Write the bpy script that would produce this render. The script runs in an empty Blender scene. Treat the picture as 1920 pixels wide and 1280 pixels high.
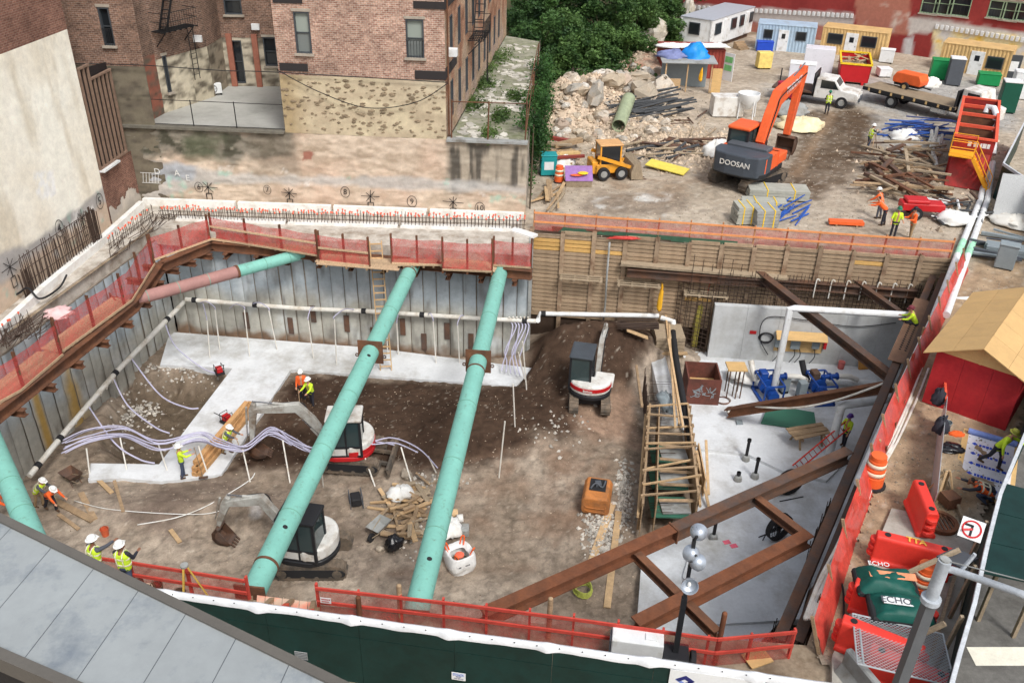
import bpy, bmesh, math, random
import numpy as np
from mathutils import Vector, Matrix, geometry
R = math.radians
random.seed(7); RNG = np.random.default_rng(7)
SC = bpy.context.scene
COL = SC.collection
# ------------------------------------------------------------------ camera
FPX = 1650.0; PITCH = math.atan(1650/2800); ROLL = R(1.4); CAMZ = 19.5
cF = Vector((0, math.cos(PITCH), -math.sin(PITCH))); cX = Vector((1,0,0)); cUp = cX.cross(cF)
cR = cX*math.cos(ROLL) + cUp*math.sin(ROLL); cU = -cX*math.sin(ROLL) + cUp*math.cos(ROLL)
cC = Vector((0,0,CAMZ))
cam = bpy.data.cameras.new('camera'); camo = bpy.data.objects.new('camera', cam); COL.objects.link(camo)
camo.matrix_world = Matrix(((cR.x,cU.x,-cF.x,0),(cR.y,cU.y,-cF.y,0),(cR.z,cU.z,-cF.z,CAMZ),(0,0,0,1)))
cam.sensor_width = 36; cam.lens = FPX/1920*36; cam.clip_start = .1; cam.clip_end = 2000
SC.camera = camo
# ------------------------------------------------------------------ light
SUN_EL, SUN_AZ = 52, 152      # degrees; azimuth clockwise from +Y
w = bpy.data.worlds.new('World'); SC.world = w; w.use_nodes = True
nt = w.node_tree; nt.nodes.clear()
sky = nt.nodes.new('ShaderNodeTexSky'); sky.sky_type = 'NISHITA'; sky.sun_disc = False
sky.sun_elevation = R(SUN_EL); sky.sun_rotation = R(SUN_AZ); sky.dust_density = 4.0; sky.ozone_density = 1.0; sky.air_density = 1.2
bg = nt.nodes.new('ShaderNodeBackground'); bg.inputs[1].default_value = 0.13
wo = nt.nodes.new('ShaderNodeOutputWorld')
hs = nt.nodes.new('ShaderNodeHueSaturation'); hs.inputs['Saturation'].default_value = .45     # overcast veil
nt.links.new(sky.outputs[0], hs.inputs['Color']); nt.links.new(hs.outputs[0], bg.inputs[0]); nt.links.new(bg.outputs[0], wo.inputs[0])
sl = bpy.data.lights.new('sun', 'SUN'); sl.energy = 1.5; sl.angle = R(13); sl.color = (1, .985, .96)
so = bpy.data.objects.new('sun', sl); COL.objects.link(so)
sd = Vector((math.sin(R(SUN_AZ))*math.cos(R(SUN_EL)), math.cos(R(SUN_AZ))*math.cos(R(SUN_EL)), math.sin(R(SUN_EL))))
so.rotation_euler = sd.to_track_quat('Z', 'Y').to_euler(); so.location = sd*80
vs = SC.view_settings; vs.view_transform = 'Standard'; vs.look = 'None'; vs.gamma = 1; vs.use_curve_mapping = False
vs.exposure = 0.42
# ------------------------------------------------------------------ pixel -> place
def ray(x, y): return cF + cR*((x-960)/FPX) + cU*((640-y)/FPX)
def G(x, y, z=0.0):
 d = ray(x, y); return cC + d*((z-CAMZ)/d.z)
def VP(x, y, A, B):
 A = Vector(A[:2]); B = Vector(B[:2]); n = Vector((-(B-A).y, (B-A).x)); d = ray(x, y)
 return cC + d*(n.dot(A)/n.dot(d.xy))
def yaw(a, b): d = b-a; return math.atan2(-d.x, d.y)      # rotation that turns +Y to a->b
def V(*a): return Vector(a)
# ------------------------------------------------------------------ materials
def L(r, g, b, k=1.0):
 f = lambda c: ((c/255+.055)/1.055)**2.4 if c > 10 else c/255/12.92
 return (f(r)*k, f(g)*k, f(b)*k, 1)
MATS = {}
def _nodes(name):
 m = bpy.data.materials.new(name); m.use_nodes = True; t = m.node_tree
 return m, t, t.nodes['Principled BSDF']
def _n(t, ty, **kw):
 n = t.nodes.new(ty)
 for k, v in kw.items():
  if hasattr(n, k): setattr(n, k, v)
 return n
def _noise(t, co, scale, detail=6, rough=.6):
 n = t.nodes.new('ShaderNodeTexNoise'); n.inputs['Scale'].default_value = scale
 n.inputs['Detail'].default_value = detail; n.inputs['Roughness'].default_value = rough
 t.links.new(co, n.inputs['Vector']); return n.outputs['Fac']
def _map(t, fac, lo, hi, a=.3, b=.7):
 n = t.nodes.new('ShaderNodeMapRange'); t.links.new(fac, n.inputs[0])
 for i, v in zip((1,2,3,4), (a, b, lo, hi)): n.inputs[i].default_value = v
 return n.outputs[0]
def _mul(t, col, fac):
 n = t.nodes.new('ShaderNodeVectorMath'); n.operation = 'SCALE'
 t.links.new(col, n.inputs[0]); t.links.new(fac, n.inputs['Scale']); return n.outputs[0]
def _mix(t, fac, a, b):
 n = t.nodes.new('ShaderNodeMix'); n.data_type = 'RGBA'
 if hasattr(fac, 'is_linked'): t.links.new(fac, n.inputs[0])
 else: n.inputs[0].default_value = fac
 for i, v in ((6, a), (7, b)):
  if hasattr(v, 'is_linked'): t.links.new(v, n.inputs[i])
  else: n.inputs[i].default_value = v
 return n.outputs[2]
def _bump(t, p, fac, strength, dist=.02):
 b = t.nodes.new('ShaderNodeBump'); b.inputs['Strength'].default_value = strength; b.inputs['Distance'].default_value = dist
 t.links.new(fac, b.inputs['Height']); t.links.new(b.outputs[0], p.inputs['Normal'])
def mat(name, rgb, rough=.75, var=.2, scale=2.5, bump=.25, metal=0, dirt=None, dirt_amt=.35, rand=.0, grain=None, spec=.3, vc=False, dscale=1.3):
 if name in MATS: return MATS[name]
 m, t, p = _nodes(name); MATS[name] = m
 tc = t.nodes.new('ShaderNodeTexCoord'); co = tc.outputs['Object']
 if grain:
  mp = t.nodes.new('ShaderNodeMapping'); mp.inputs['Scale'].default_value = grain; t.links.new(co, mp.inputs[0]); gco = mp.outputs[0]
 else: gco = co
 if vc:
  a = t.nodes.new('ShaderNodeAttribute'); a.attribute_name = 'Col'; c = a.outputs['Color']
 else:
  cc = t.nodes.new('ShaderNodeRGB'); cc.outputs[0].default_value = rgb; c = cc.outputs[0]
 n1 = _noise(t, gco, scale, 8, .65); n2 = _noise(t, co, scale*7, 5, .7)
 if dirt is not None:
  n3 = _noise(t, co, dscale, 7, .7); f = _map(t, n3, 0, 1, .62-dirt_amt*.5, .80-dirt_amt*.35)
  c = _mix(t, f, c, dirt)
 c = _mul(t, c, _map(t, n1, 1-var, 1+var)); c = _mul(t, c, _map(t, n2, 1-var*.6, 1+var*.6))
 if rand:
  oi = t.nodes.new('ShaderNodeObjectInfo'); c = _mul(t, c, _map(t, oi.outputs['Random'], 1-rand, 1+rand, 0, 1))
 t.links.new(c, p.inputs['Base Color'])
 p.inputs['Metallic'].default_value = metal; p.inputs['Specular IOR Level'].default_value = spec
 t.links.new(_map(t, n1, max(.05, rough-.12), min(1, rough+.12)), p.inputs['Roughness'])
 if bump: _bump(t, p, n2, bump)
 return m
def glass(name, rgb=(.02,.025,.03,1), rough=.12):
 if name in MATS: return MATS[name]
 m, t, p = _nodes(name); MATS[name] = m
 p.inputs['Base Color'].default_value = rgb; p.inputs['Roughness'].default_value = rough; p.inputs['Specular IOR Level'].default_value = .6
 return m
def brick(name, c1, c2, mortar, bw=.25, bh=.1, vc=True):
 m, t, p = _nodes(name); MATS[name] = m
 tc = t.nodes.new('ShaderNodeTexCoord'); b = t.nodes.new('ShaderNodeTexBrick'); t.links.new(tc.outputs['UV'], b.inputs['Vector'])
 b.inputs['Color1'].default_value = c1; b.inputs['Color2'].default_value = c2; b.inputs['Mortar'].default_value = mortar
 b.inputs['Scale'].default_value = 1; b.inputs['Brick Width'].default_value = bw; b.inputs['Row Height'].default_value = bh
 b.inputs['Mortar Size'].default_value = .010; b.inputs['Bias'].default_value = -.1
 n1 = _noise(t, tc.outputs['UV'], 1.2, 8); n2 = _noise(t, tc.outputs['UV'], 9, 6)
 c = _mul(t, b.outputs['Color'], _map(t, n1, .75, 1.25)); c = _mul(t, c, _map(t, n2, .62, 1.38))
 if vc:
  a = t.nodes.new('ShaderNodeAttribute'); a.attribute_name = 'Col'
  mm = t.nodes.new('ShaderNodeMix'); mm.data_type = 'RGBA'; mm.blend_type = 'MULTIPLY'; mm.inputs[0].default_value = 1
  t.links.new(c, mm.inputs[6]); t.links.new(a.outputs['Color'], mm.inputs[7]); c = mm.outputs[2]
 t.links.new(c, p.inputs['Base Color']); p.inputs['Roughness'].default_value = .9; p.inputs['Specular IOR Level'].default_value = .2
 inv = t.nodes.new('ShaderNodeMath'); inv.operation = 'SUBTRACT'; inv.inputs[0].default_value = 1; t.links.new(b.outputs['Fac'], inv.inputs[1])
 _bump(t, p, inv.outputs[0], .5, .012); return m
def netting(name, rgb, alpha):
 m, t, p = _nodes(name); MATS[name] = m
 tc = t.nodes.new('ShaderNodeTexCoord'); n = _noise(t, tc.outputs['Object'], 1.6, 6, .7); n2 = _noise(t, tc.outputs['Object'], 22, 3, .8)
 c = t.nodes.new('ShaderNodeRGB'); c.outputs[0].default_value = rgb
 t.links.new(_mul(t, c.outputs[0], _map(t, n, .8, 1.25)), p.inputs['Base Color'])
 p.inputs['Roughness'].default_value = .6
 add = t.nodes.new('ShaderNodeMath'); add.operation = 'ADD'; t.links.new(_map(t, n, alpha-.13, alpha+.15), add.inputs[0]); t.links.new(_map(t, n2, -.12, .12), add.inputs[1])
 t.links.new(add.outputs[0], p.inputs['Alpha']); return m
# ------------------------------------------------------------------ mesh builder
class MB:
 def __init__(s): s.v = []; s.f = []
 def add(s, vs, fs):
  b = len(s.v); s.v += [tuple(q) for q in vs]; s.f += [tuple(b+i for i in q) for q in fs]; return s
 def box(s, x0, y0, z0, x1, y1, z1):
  return s.add([(x0,y0,z0),(x1,y0,z0),(x1,y1,z0),(x0,y1,z0),(x0,y0,z1),(x1,y0,z1),(x1,y1,z1),(x0,y1,z1)],
   [(0,3,2,1),(4,5,6,7),(0,1,5,4),(1,2,6,5),(2,3,7,6),(3,0,4,7)])
 def cb(s, c, sx, sy, sz, rz=0, rx=0, ry=0):
  m = Matrix.Rotation(rz,3,'Z') @ Matrix.Rotation(ry,3,'Y') @ Matrix.Rotation(rx,3,'X'); c = Vector(c)
  q = [c + m @ Vector((a*sx/2, b*sy/2, d*sz/2)) for d in (-1,1) for a,b in ((-1,-1),(1,-1),(1,1),(-1,1))]
  return s.add(q, [(0,3,2,1),(4,5,6,7),(0,1,5,4),(1,2,6,5),(2,3,7,6),(3,0,4,7)])
 @staticmethod
 def frame(p, q, up=(0,0,1)):
  d = (Vector(q)-Vector(p)).normalized(); u = Vector(up)
  if abs(d.dot(u)) > .99: u = Vector((0,1,0)) if abs(d.y) < .9 else Vector((1,0,0))
  x = d.cross(u).normalized(); return d, x, x.cross(d).normalized()
 def prof(s, p, q, outline, up=(0,0,1)):
  p = Vector(p); q = Vector(q); d, x, u = s.frame(p, q, up); n = len(outline)
  vs = [p+x*a+u*b for a,b in outline] + [q+x*a+u*b for a,b in outline]
  fs = [(i,(i+1)%n,n+(i+1)%n,n+i) for i in range(n)] + [tuple(range(n-1,-1,-1)), tuple(range(n,2*n))]
  return s.add(vs, fs)
 def beam(s, p, q, w, h, up=(0,0,1)): return s.prof(p, q, [(-w/2,-h/2),(w/2,-h/2),(w/2,h/2),(-w/2,h/2)], up)
 def ibeam(s, p, q, w, h, t=.03, up=(0,0,1)):
  a, b = w/2, h/2; k = t/2
  return s.prof(p, q, [(-a,-b),(a,-b),(a,-b+t),(k,-b+t),(k,b-t),(a,b-t),(a,b),(-a,b),(-a,b-t),(-k,b-t),(-k,-b+t),(-a,-b+t)], up)
 def cyl(s, p, q, r, n=10, r2=None, cap=True):
  p = Vector(p); q = Vector(q); d, x, u = s.frame(p, q); r2 = r if r2 is None else r2
  cs = [(math.cos(2*math.pi*i/n), math.sin(2*math.pi*i/n)) for i in range(n)]
  vs = [p+(x*a+u*b)*r for a,b in cs] + [q+(x*a+u*b)*r2 for a,b in cs]
  fs = [(i,(i+1)%n,n+(i+1)%n,n+i) for i in range(n)]
  if cap: fs += [tuple(range(n-1,-1,-1)), tuple(range(n,2*n))]
  return s.add(vs, fs)
 def ring(s, p, q, r, ri, n=20):
  p = Vector(p); q = Vector(q); d, x, u = s.frame(p, q)
  vs = [c+(x*math.cos(2*math.pi*i/n)+u*math.sin(2*math.pi*i/n))*k for c,k in ((p,r),(q,r),(q,ri),(p,ri)) for i in range(n)]
  return s.add(vs, [(j*n+i, j*n+(i+1)%n, ((j+1)%4)*n+(i+1)%n, ((j+1)%4)*n+i) for j in range(4) for i in range(n)])
 def tube(s, pts, r, n=6, sub=0, cap=True):
  P = [Vector(p) for p in pts]
  if sub and len(P) > 2:
   Q = []
   for i in range(len(P)-1):
    a = P[max(0,i-1)]; b = P[i]; c = P[i+1]; d = P[min(len(P)-1,i+2)]
    for k in range(sub):
     t = k/sub; Q.append(.5*((2*b)+(c-a)*t+(2*a-5*b+4*c-d)*t*t+(3*b-a-3*c+d)*t**3))
   P = Q+[P[-1]]
  m = len(P); vs = []; x = None
  for i, p in enumerate(P):
   d = (P[min(m-1,i+1)]-P[max(0,i-1)])
   d = d.normalized() if d.length > 1e-6 else Vector((0,0,1))
   if x is None: x = d.orthogonal().normalized()
   x = (x-d*x.dot(d)); x = x.normalized() if x.length > 1e-6 else d.orthogonal().normalized(); u = d.cross(x)
   vs += [p+(x*math.cos(2*math.pi*k/n)+u*math.sin(2*math.pi*k/n))*r for k in range(n)]
  fs = [(i*n+k, i*n+(k+1)%n, (i+1)*n+(k+1)%n, (i+1)*n+k) for i in range(m-1) for k in range(n)]
  if cap: fs += [tuple(range(n-1,-1,-1)), tuple((m-1)*n+k for k in range(n))]
  return s.add(vs, fs)
 def ext(s, outline, axis, a, b):
  n = len(outline); mk = {'x': lambda u,v,w: (w,u,v), 'y': lambda u,v,w: (u,w,v), 'z': lambda u,v,w: (u,v,w)}[axis]
  vs = [mk(u,v,a) for u,v in outline]+[mk(u,v,b) for u,v in outline]
  return s.add(vs, [(i,(i+1)%n,n+(i+1)%n,n+i) for i in range(n)]+[tuple(range(n-1,-1,-1)), tuple(range(n,2*n))])
 def lathe(s, prof, c=(0,0,0), n=14, sx=1, sy=1, ax=None):
  c = Vector(c); m = len(prof)
  q = Vector((0,0,1)).rotation_difference(Vector(ax)) if ax else None
  vs = []
  for r, z in prof:
   for i in range(n):
    a = Vector((r*sx*math.cos(2*math.pi*i/n), r*sy*math.sin(2*math.pi*i/n), z)); vs.append(c+(q@a if q else a))
  return s.add(vs, [(j*n+i, j*n+(i+1)%n, (j+1)*n+(i+1)%n, (j+1)*n+i) for j in range(m-1) for i in range(n)]+[tuple(range(n-1,-1,-1)), tuple((m-1)*n+i for i in range(n))])
 def ball(s, c, rx, ry=None, rz=None, n=10, m=6, ax=None):
  ry = ry or rx; rz = rz or rx
  return s.lathe([(max(.001,math.sin(math.pi*j/m))*rx, -math.cos(math.pi*j/m)*rz) for j in range(m+1)], c, n, 1, ry/rx, ax)
 def caps(s, p, q, r1, r2, n=10):
  p = Vector(p); q = Vector(q); l = (q-p).length; k = 3
  pr = [(max(.001,r1*math.cos(math.pi/2*(1-j/k))), -r1*math.sin(math.pi/2*(1-j/k))) for j in range(k+1)]
  pr += [(max(.001,r2*math.cos(math.pi/2*j/k)), l+r2*math.sin(math.pi/2*j/k)) for j in range(k+1)]
  return s.lathe(pr, p, n, 1, 1, (q-p) if l > 1e-5 else (0,0,1))
 def quad(s, a, b, c, d): return s.add([a,b,c,d], [(0,1,2,3)])
 def noisy(s, amt, seed=0):
  rg = random.Random(seed); s.v = [(x+rg.uniform(-amt,amt), y+rg.uniform(-amt,amt), z+rg.uniform(-amt,amt)) for x,y,z in s.v]; return s
 def mesh(s, name, m=None, smooth=False):
  me = bpy.data.meshes.new(name); me.from_pydata(s.v, [], s.f)
  if m: me.materials.append(m)
  if smooth: me.shade_smooth()
  me.update(); return me
 def build(s, name, m, parent=None, world=False, smooth=False, bev=0, auto=False, seg=1):
  if world and parent is not None:
   inv = ROOT[parent.name].inverted(); s.v = [tuple(inv @ Vector(q)) for q in s.v]
  o = bpy.data.objects.new(name, s.mesh(name, m, smooth)); COL.objects.link(o)
  if parent is not None: o.parent = parent
  if bev:
   b = o.modifiers.new('bevel', 'BEVEL'); b.width = bev; b.segments = seg; b.limit_method = 'ANGLE'
  if smooth and auto:
   e = o.modifiers.new('edge', 'EDGE_SPLIT'); e.split_angle = R(40)
  return o
ROOT = {}
def tag(o, label, cat, group=None, kind=None):
 if label: o['label'] = label
 if cat: o['category'] = cat
 if group: o['group'] = group
 if kind: o['kind'] = kind
 return o
def thing(name, label, cat, loc=(0,0,0), rz=0, group=None):
 o = bpy.data.objects.new(name, None); COL.objects.link(o); o.empty_display_size = .2
 o.location = loc; o.rotation_euler = (0,0,rz); ROOT[o.name] = Matrix.Translation(Vector(loc)) @ Matrix.Rotation(rz,4,'Z')
 return tag(o, label, cat, group)
def dup(root, loc, rz=0, label=None, group=None, scale=None):
 def cp(o, par):
  c = o.copy(); COL.objects.link(c); c.parent = par
  for ch in KIDS.get(o.name) or [x for x in bpy.data.objects if x.parent == o]: cp(ch, c)
  return c
 r = cp(root, None); r.location = loc; r.rotation_euler = (0,0,rz); ROOT[r.name] = Matrix.Translation(Vector(loc)) @ Matrix.Rotation(rz,4,'Z')
 if scale: r.scale = scale
 if label: r['label'] = label
 if group: r['group'] = group
 return r
KIDS = {}
def piece(me, name, loc, rot=(0,0,0), parent=None, scale=(1,1,1)):
 o = bpy.data.objects.new(name, me); COL.objects.link(o); o.location = loc; o.rotation_euler = rot; o.scale = scale
 if parent is not None: o.parent = parent
 return o
def text(body, size, m, parent, loc, rot=(0,0,0), name='lettering', ext=.004, bold=0.0, sx=1, align='CENTER'):
 cu = bpy.data.curves.new(name, 'FONT'); cu.body = body; cu.size = size; cu.extrude = ext; cu.align_x = align; cu.align_y = 'CENTER'; cu.offset = bold; cu.resolution_u = 3
 t = bpy.data.objects.new(name+'_tmp', cu)
 me = bpy.data.meshes.new_from_object(t); bpy.data.objects.remove(t); bpy.data.curves.remove(cu)
 me.materials.append(m); o = bpy.data.objects.new(name, me); COL.objects.link(o)
 o.location = loc; o.rotation_euler = rot; o.scale = (sx,1,1)
 if parent is not None: o.parent = parent
 return o
def print_bars(parent, m, x0, x1, y, z, h, seed=0, flat=True, ext=.003):
 rg = random.Random(seed); b = MB(); x = x0
 while x < x1:
  w_ = rg.uniform(.35,.9)*h; k = rg.uniform(.75,1)*h/2
  if flat: b.box(x,y-k,z,x+w_,y+k,z+ext)
  else: b.box(x,z-ext,y-k,x+w_,z,y+k)
  x += w_+h*rg.choice((.12,.15,.4))
 o = b.build('print', m, parent); o['kind'] = 'stuff'; return o
# ------------------------------------------------------------------ noise on arrays
def vnoise(x, y, seed=0):
 xi = np.floor(x).astype(np.int64); yi = np.floor(y).astype(np.int64); fx = x-xi; fy = y-yi
 fx = fx*fx*(3-2*fx); fy = fy*fy*(3-2*fy)
 def h(a, b):
  n = (a*374761393+b*668265263+seed*974711) & 0xffffffff; n = ((n ^ (n >> 13))*1274126177) & 0xffffffff
  return ((n ^ (n >> 16)) & 0xffff)/65535.
 return (h(xi,yi)*(1-fx)+h(xi+1,yi)*fx)*(1-fy)+(h(xi,yi+1)*(1-fx)+h(xi+1,yi+1)*fx)*fy
def fbm(x, y, s=1, seed=0, o=5, g=.5):
 t = 0; a = 1; k = 0
 for i in range(o): t = t+a*vnoise(x*s*2**i, y*s*2**i, seed+i*17); k += a; a *= g
 return t/k
def inpoly(X, Y, poly):
 r = np.zeros(X.shape, bool); n = len(poly)
 for i in range(n):
  x1, y1 = poly[i][0], poly[i][1]; x2, y2 = poly[(i+1)%n][0], poly[(i+1)%n][1]
  c = ((y1 > Y) != (y2 > Y)); 
  with np.errstate(divide='ignore', invalid='ignore'): r ^= c & (X < (x2-x1)*(Y-y1)/(y2-y1+1e-12)+x1)
 return r
def segd(X, Y, a, b):
 ax, ay = a[0], a[1]; dx, dy = b[0]-ax, b[1]-ay
 t = np.clip(((X-ax)*dx+(Y-ay)*dy)/(dx*dx+dy*dy+1e-9), 0, 1); return np.hypot(X-ax-t*dx, Y-ay-t*dy)
def pdist(X, Y, poly):
 d = np.full(X.shape, 1e9)
 for i in range(len(poly)): d = np.minimum(d, segd(X, Y, poly[i], poly[(i+1)%len(poly)]))
 return d
def soft(X, Y, poly, edge=.5, rag=.4, seed=3, s=1.2):
 d = pdist(X, Y, poly)*np.where(inpoly(X, Y, poly), 1, -1)+(fbm(X, Y, s, seed)-.5)*2*rag
 return np.clip(d/edge+.5, 0, 1)
def sheet(name, P, C, m, keep=None, parent=None, smooth=True, uv=None, cell=None):
 n, k = P.shape[:2]; me = bpy.data.meshes.new(name)
 idx = np.arange(n*k).reshape(n,k)
 F = np.stack([idx[:-1,:-1], idx[1:,:-1], idx[1:,1:], idx[:-1,1:]], -1).reshape(-1,4)
 if keep is not None:
  kf = (keep[:-1,:-1] & keep[1:,:-1] & keep[1:,1:] & keep[:-1,1:]).reshape(-1); F = F[kf]
 if cell is not None: F = F[cell.reshape(-1)]
 me.from_pydata(P.reshape(-1,3), [], F)
 a = me.attributes.new('Col', 'FLOAT_COLOR', 'POINT'); c = np.ones((n*k,4), np.float32); c[:,:3] = np.clip(C.reshape(-1,3), .003, .95); a.data.foreach_set('color', c.ravel())
 if uv is not None:
  ul = me.uv_layers.new(name='UV'); U = uv.reshape(-1,2); li = np.zeros(len(me.loops), np.int32); me.loops.foreach_get('vertex_index', li)
  ul.data.foreach_set('uv', U[li].astype(np.float32).ravel())
 me.materials.append(m)
 if smooth: me.shade_smooth()
 o = bpy.data.objects.new(name, me); COL.objects.link(o)
 if parent is not None: o.parent = parent
 return o
def wallsheet(name, A, B, z0, z1, res, colf, m, parent=None, dispf=None, keepf=None, holes=()):
 A = Vector(A[:2]); B = Vector(B[:2]); ln = (B-A).length
 u = np.linspace(0, ln, max(2,int(ln/res)+1)); v = np.linspace(z0, z1, max(2,int((z1-z0)/res)+1))
 if holes:
  u = np.unique(np.clip(np.concatenate([u]+[[h[0],h[2]] for h in holes]), 0, ln)); v = np.unique(np.clip(np.concatenate([v]+[[h[1],h[3]] for h in holes]), z0, z1))
 U, W = np.meshgrid(u, v, indexing='ij'); d = (B-A)/ln; nx, ny = d.y, -d.x
 D = dispf(U, W) if dispf else 0*U
 P = np.stack([A.x+d.x*U+nx*D, A.y+d.y*U+ny*D, W], -1); cell = None
 if holes:
  cu = (u[1:]+u[:-1])[:,None]/2; cv = (v[1:]+v[:-1])[None,:]/2; cell = np.ones((len(u)-1,len(v)-1), bool)
  for h in holes: cell &= ~((cu > h[0]) & (cu < h[2]) & (cv > h[1]) & (cv < h[3]))
 if parent is not None: P = P-np.array(parent.location)
 return sheet(name, P, colf(U, W), m, keepf(U, W) if keepf else None, parent, uv=np.stack([U, W], -1), cell=cell)
def UZ(pts, A, B):
 A = Vector(A[:2]); d = (Vector(B[:2])-A).normalized(); r = []
 for x, y in pts:
  p = VP(x, y, A, A+d); r.append(((p.xy-A).dot(d), p.z))
 return r
def rgbmix(a, b, f): return a*(1-f[...,None])+b*f[...,None]
def lin(*c): return np.array(L(*c)[:3])
def full(U, c): return np.broadcast_to(np.array(c), U.shape+(3,)).astype(float).copy()
# ================================================================== the setting
FLOOR = -6.6
PIT = [(-24.2,19.3),(8.4,16.9),(23.2,42.3),(0.95,44.9),(0.95,42.1),(-19.7,44.7)]
BW0, BW1 = V(-19.7,44.7), V(.95,42.1)          # back pit wall
LW0, LW1 = V(-24.2,19.3), V(-19.7,44.7)        # left pit wall
LG0, LG1 = V(.95,44.9), V(23.2,42.3)           # timber lagging wall
RW0, RW1 = V(23.2,42.3), V(8.4,16.9)           # right pit wall
RET0, RET1 = V(-21.91,48.35), V(.6,46.95)      # retaining wall / building line
m_vdirt = mat('site_dirt', None, .95, .3, 2.2, .9, vc=True, spec=.1)
m_vwall = mat('plastered_wall', None, .92, .12, 3, .35, vc=True, spec=.15)
m_slab = mat('fresh_concrete', L(216,219,221), .8, .09, 1.1, .15, dirt=L(170,168,162), dirt_amt=.3, spec=.25, dscale=.35)
m_conc = mat('grey_concrete', L(158,160,158), .9, .14, 1.5, .3, dirt=L(120,116,108), dirt_amt=.3)
m_rust = mat('rusty_steel', L(94,68,55), .85, .25, 2.2, .35, dirt=L(120,82,60), dirt_amt=.5, spec=.2)
m_rust2 = mat('orange_rust_steel', L(124,78,54), .85, .25, 1.6, .3, dirt=L(108,72,54), dirt_amt=.55, spec=.2)
m_dsteel = mat('dark_brown_steel', L(84,72,66), .7, .22, 2, .3, dirt=L(104,74,56), dirt_amt=.5)
m_asph = mat('asphalt', L(112,110,106), .95, .18, 6, .5, dirt=L(92,90,86), dirt_amt=.4)
m_rebar = mat('rebar_steel', L(72,58,50), .85, .2, 6, 0)
m_wood = mat('weathered_timber', L(160,136,108), .85, .28, 3, .3, rand=.22, grain=(1,1,6), spec=.15)
m_wood2 = mat('fresh_timber', L(194,164,126), .8, .2, 3, .25, rand=.16, grain=(1,1,5), spec=.15)
m_woodg = mat('grey_timber', L(158,142,120), .9, .3, 3, .35, rand=.2, grain=(1,5,1), spec=.1)
m_black = mat('black_rubber', L(42,42,44), .8, .2, 3, .2)
m_white = mat('white_paint', L(226,228,228), .55, .07, 1.5, .08, dirt=L(186,182,172), dirt_amt=.2)
m_pvc = mat('white_pvc', L(224,221,212), .5, .06, 2, .05, dirt=L(186,172,150), dirt_amt=.25, spec=.4)

# ground: one flat sheet to the horizon with the excavation cut out
outer = [(-400,-60),(400,-60),(400,900),(-400,900)]
tris = geometry.tessellate_polygon([[Vector((x,y,0)) for x,y in outer], [Vector((x,y,0)) for x,y in PIT]])
allp = outer+PIT
g = MB(); g.add([(x,y,-.02) for x,y in allp], [tuple(t) for t in tris])
go = g.build('ground', mat('ground_earth', L(160,146,126), .95, .25, .8, .5, dirt=L(124,108,90), dirt_amt=.5, spec=.1)); go['kind'] = 'structure'
bm = bmesh.new(); bm.from_mesh(go.data); bmesh.ops.recalc_face_normals(bm, faces=bm.faces)
if sum(f.normal.z for f in bm.faces) < 0: bmesh.ops.reverse_faces(bm, faces=bm.faces)
bm.to_mesh(go.data); bm.free()

# site yard: dirt with ruts, wet patches and gravel
NF0, NF1, NF2, NF3, NF4 = V(9.6,12.6), V(18.2,25.6), V(24.5,34.5), V(28.6,46.0), V(29.9,51.8)
gx, gy = np.arange(.4, 62, .2), np.arange(12, 100, .2)
X, Y = np.meshgrid(gx, gy, indexing='ij')
def PX(pts, z=0): return [tuple(G(x,y,z).xy) for x,y in pts]
dp = pdist(X, Y, PIT)
Z = .06+.16*(fbm(X,Y,.35,11)-.3)+.05*(fbm(X,Y,2.2,5)-.5)+.06*np.clip(dp/3,0,1)
Z = np.where(dp < 1.2, .03+.04*fbm(X,Y,1,4), Z)
tan, tan2, brn = lin(178,165,148), lin(158,145,128), lin(88,72,57)
C = rgbmix(full(X,tan), full(X,tan2), np.clip(fbm(X,Y,.5,21)*2.4-.7,0,1))
wet = soft(X,Y,PX([(1070,395),(1130,365),(1280,370),(1290,395),(1240,410),(1120,412)]),.8,.8,31)
C = rgbmix(C, full(X,lin(128,114,100)), wet*.75); C = rgbmix(C, full(X,lin(206,204,198)), wet*np.clip(fbm(X,Y,.8,33)*6-3.6,0,1))
haul = soft(X,Y,PX([(1450,360),(1480,300),(1500,215),(1590,205),(1650,220),(1630,290),(1590,350),(1540,378),(1450,380)]),1.2,.8,35)
C = rgbmix(C, full(X,brn), haul*(.75+.25*np.clip(fbm(X,Y,.6,37)*2.6-.8,0,1)))
mark = segd(X,Y,G(1490,330).xy,G(1560,215).xy); C = rgbmix(C, full(X,lin(150,126,102)), np.clip(1-mark/.7,0,1)*.6)
tr = soft(X,Y,PX([(1140,330),(1330,300),(1420,340),(1230,385),(1130,370)]),1,.9,41); C = rgbmix(C, full(X,lin(140,118,96)), tr*.6*np.clip(fbm(X,Y,.9,43)*3-1,0,1))
grav = soft(X,Y,PX([(1440,180),(1500,205),(1600,200),(1760,240),(1700,300),(1640,262),(1650,220),(1900,250),(1920,190),(1830,150),(1600,150),(1440,165)]),2,1,45)
C = rgbmix(C, full(X,lin(158,156,152)), grav*.9); Z = Z-haul*.10+.10*haul*fbm(X,Y,1.6,9)
strip = soft(X,Y,PX([(1500,1215),(1660,780),(1790,560),(1830,480),(1920,400),(1920,800),(1790,1000),(1640,1280)]),.5,.3,47)
C = rgbmix(C, full(X,lin(166,142,114)), strip*.85); C = rgbmix(C, full(X,lin(132,108,84)), strip*np.clip(fbm(X,Y,.9,49)*3-1.3,0,1)*.7)
sp = fbm(X,Y,5,51,2); C = rgbmix(C, full(X,lin(206,198,184)), np.clip(sp*9-6.9,0,1)*.3)
rub = lambda cx,cy,sx,sy,h: h*np.exp(-((X-cx)/sx)**2-((Y-cy)/sy)**2)
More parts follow.
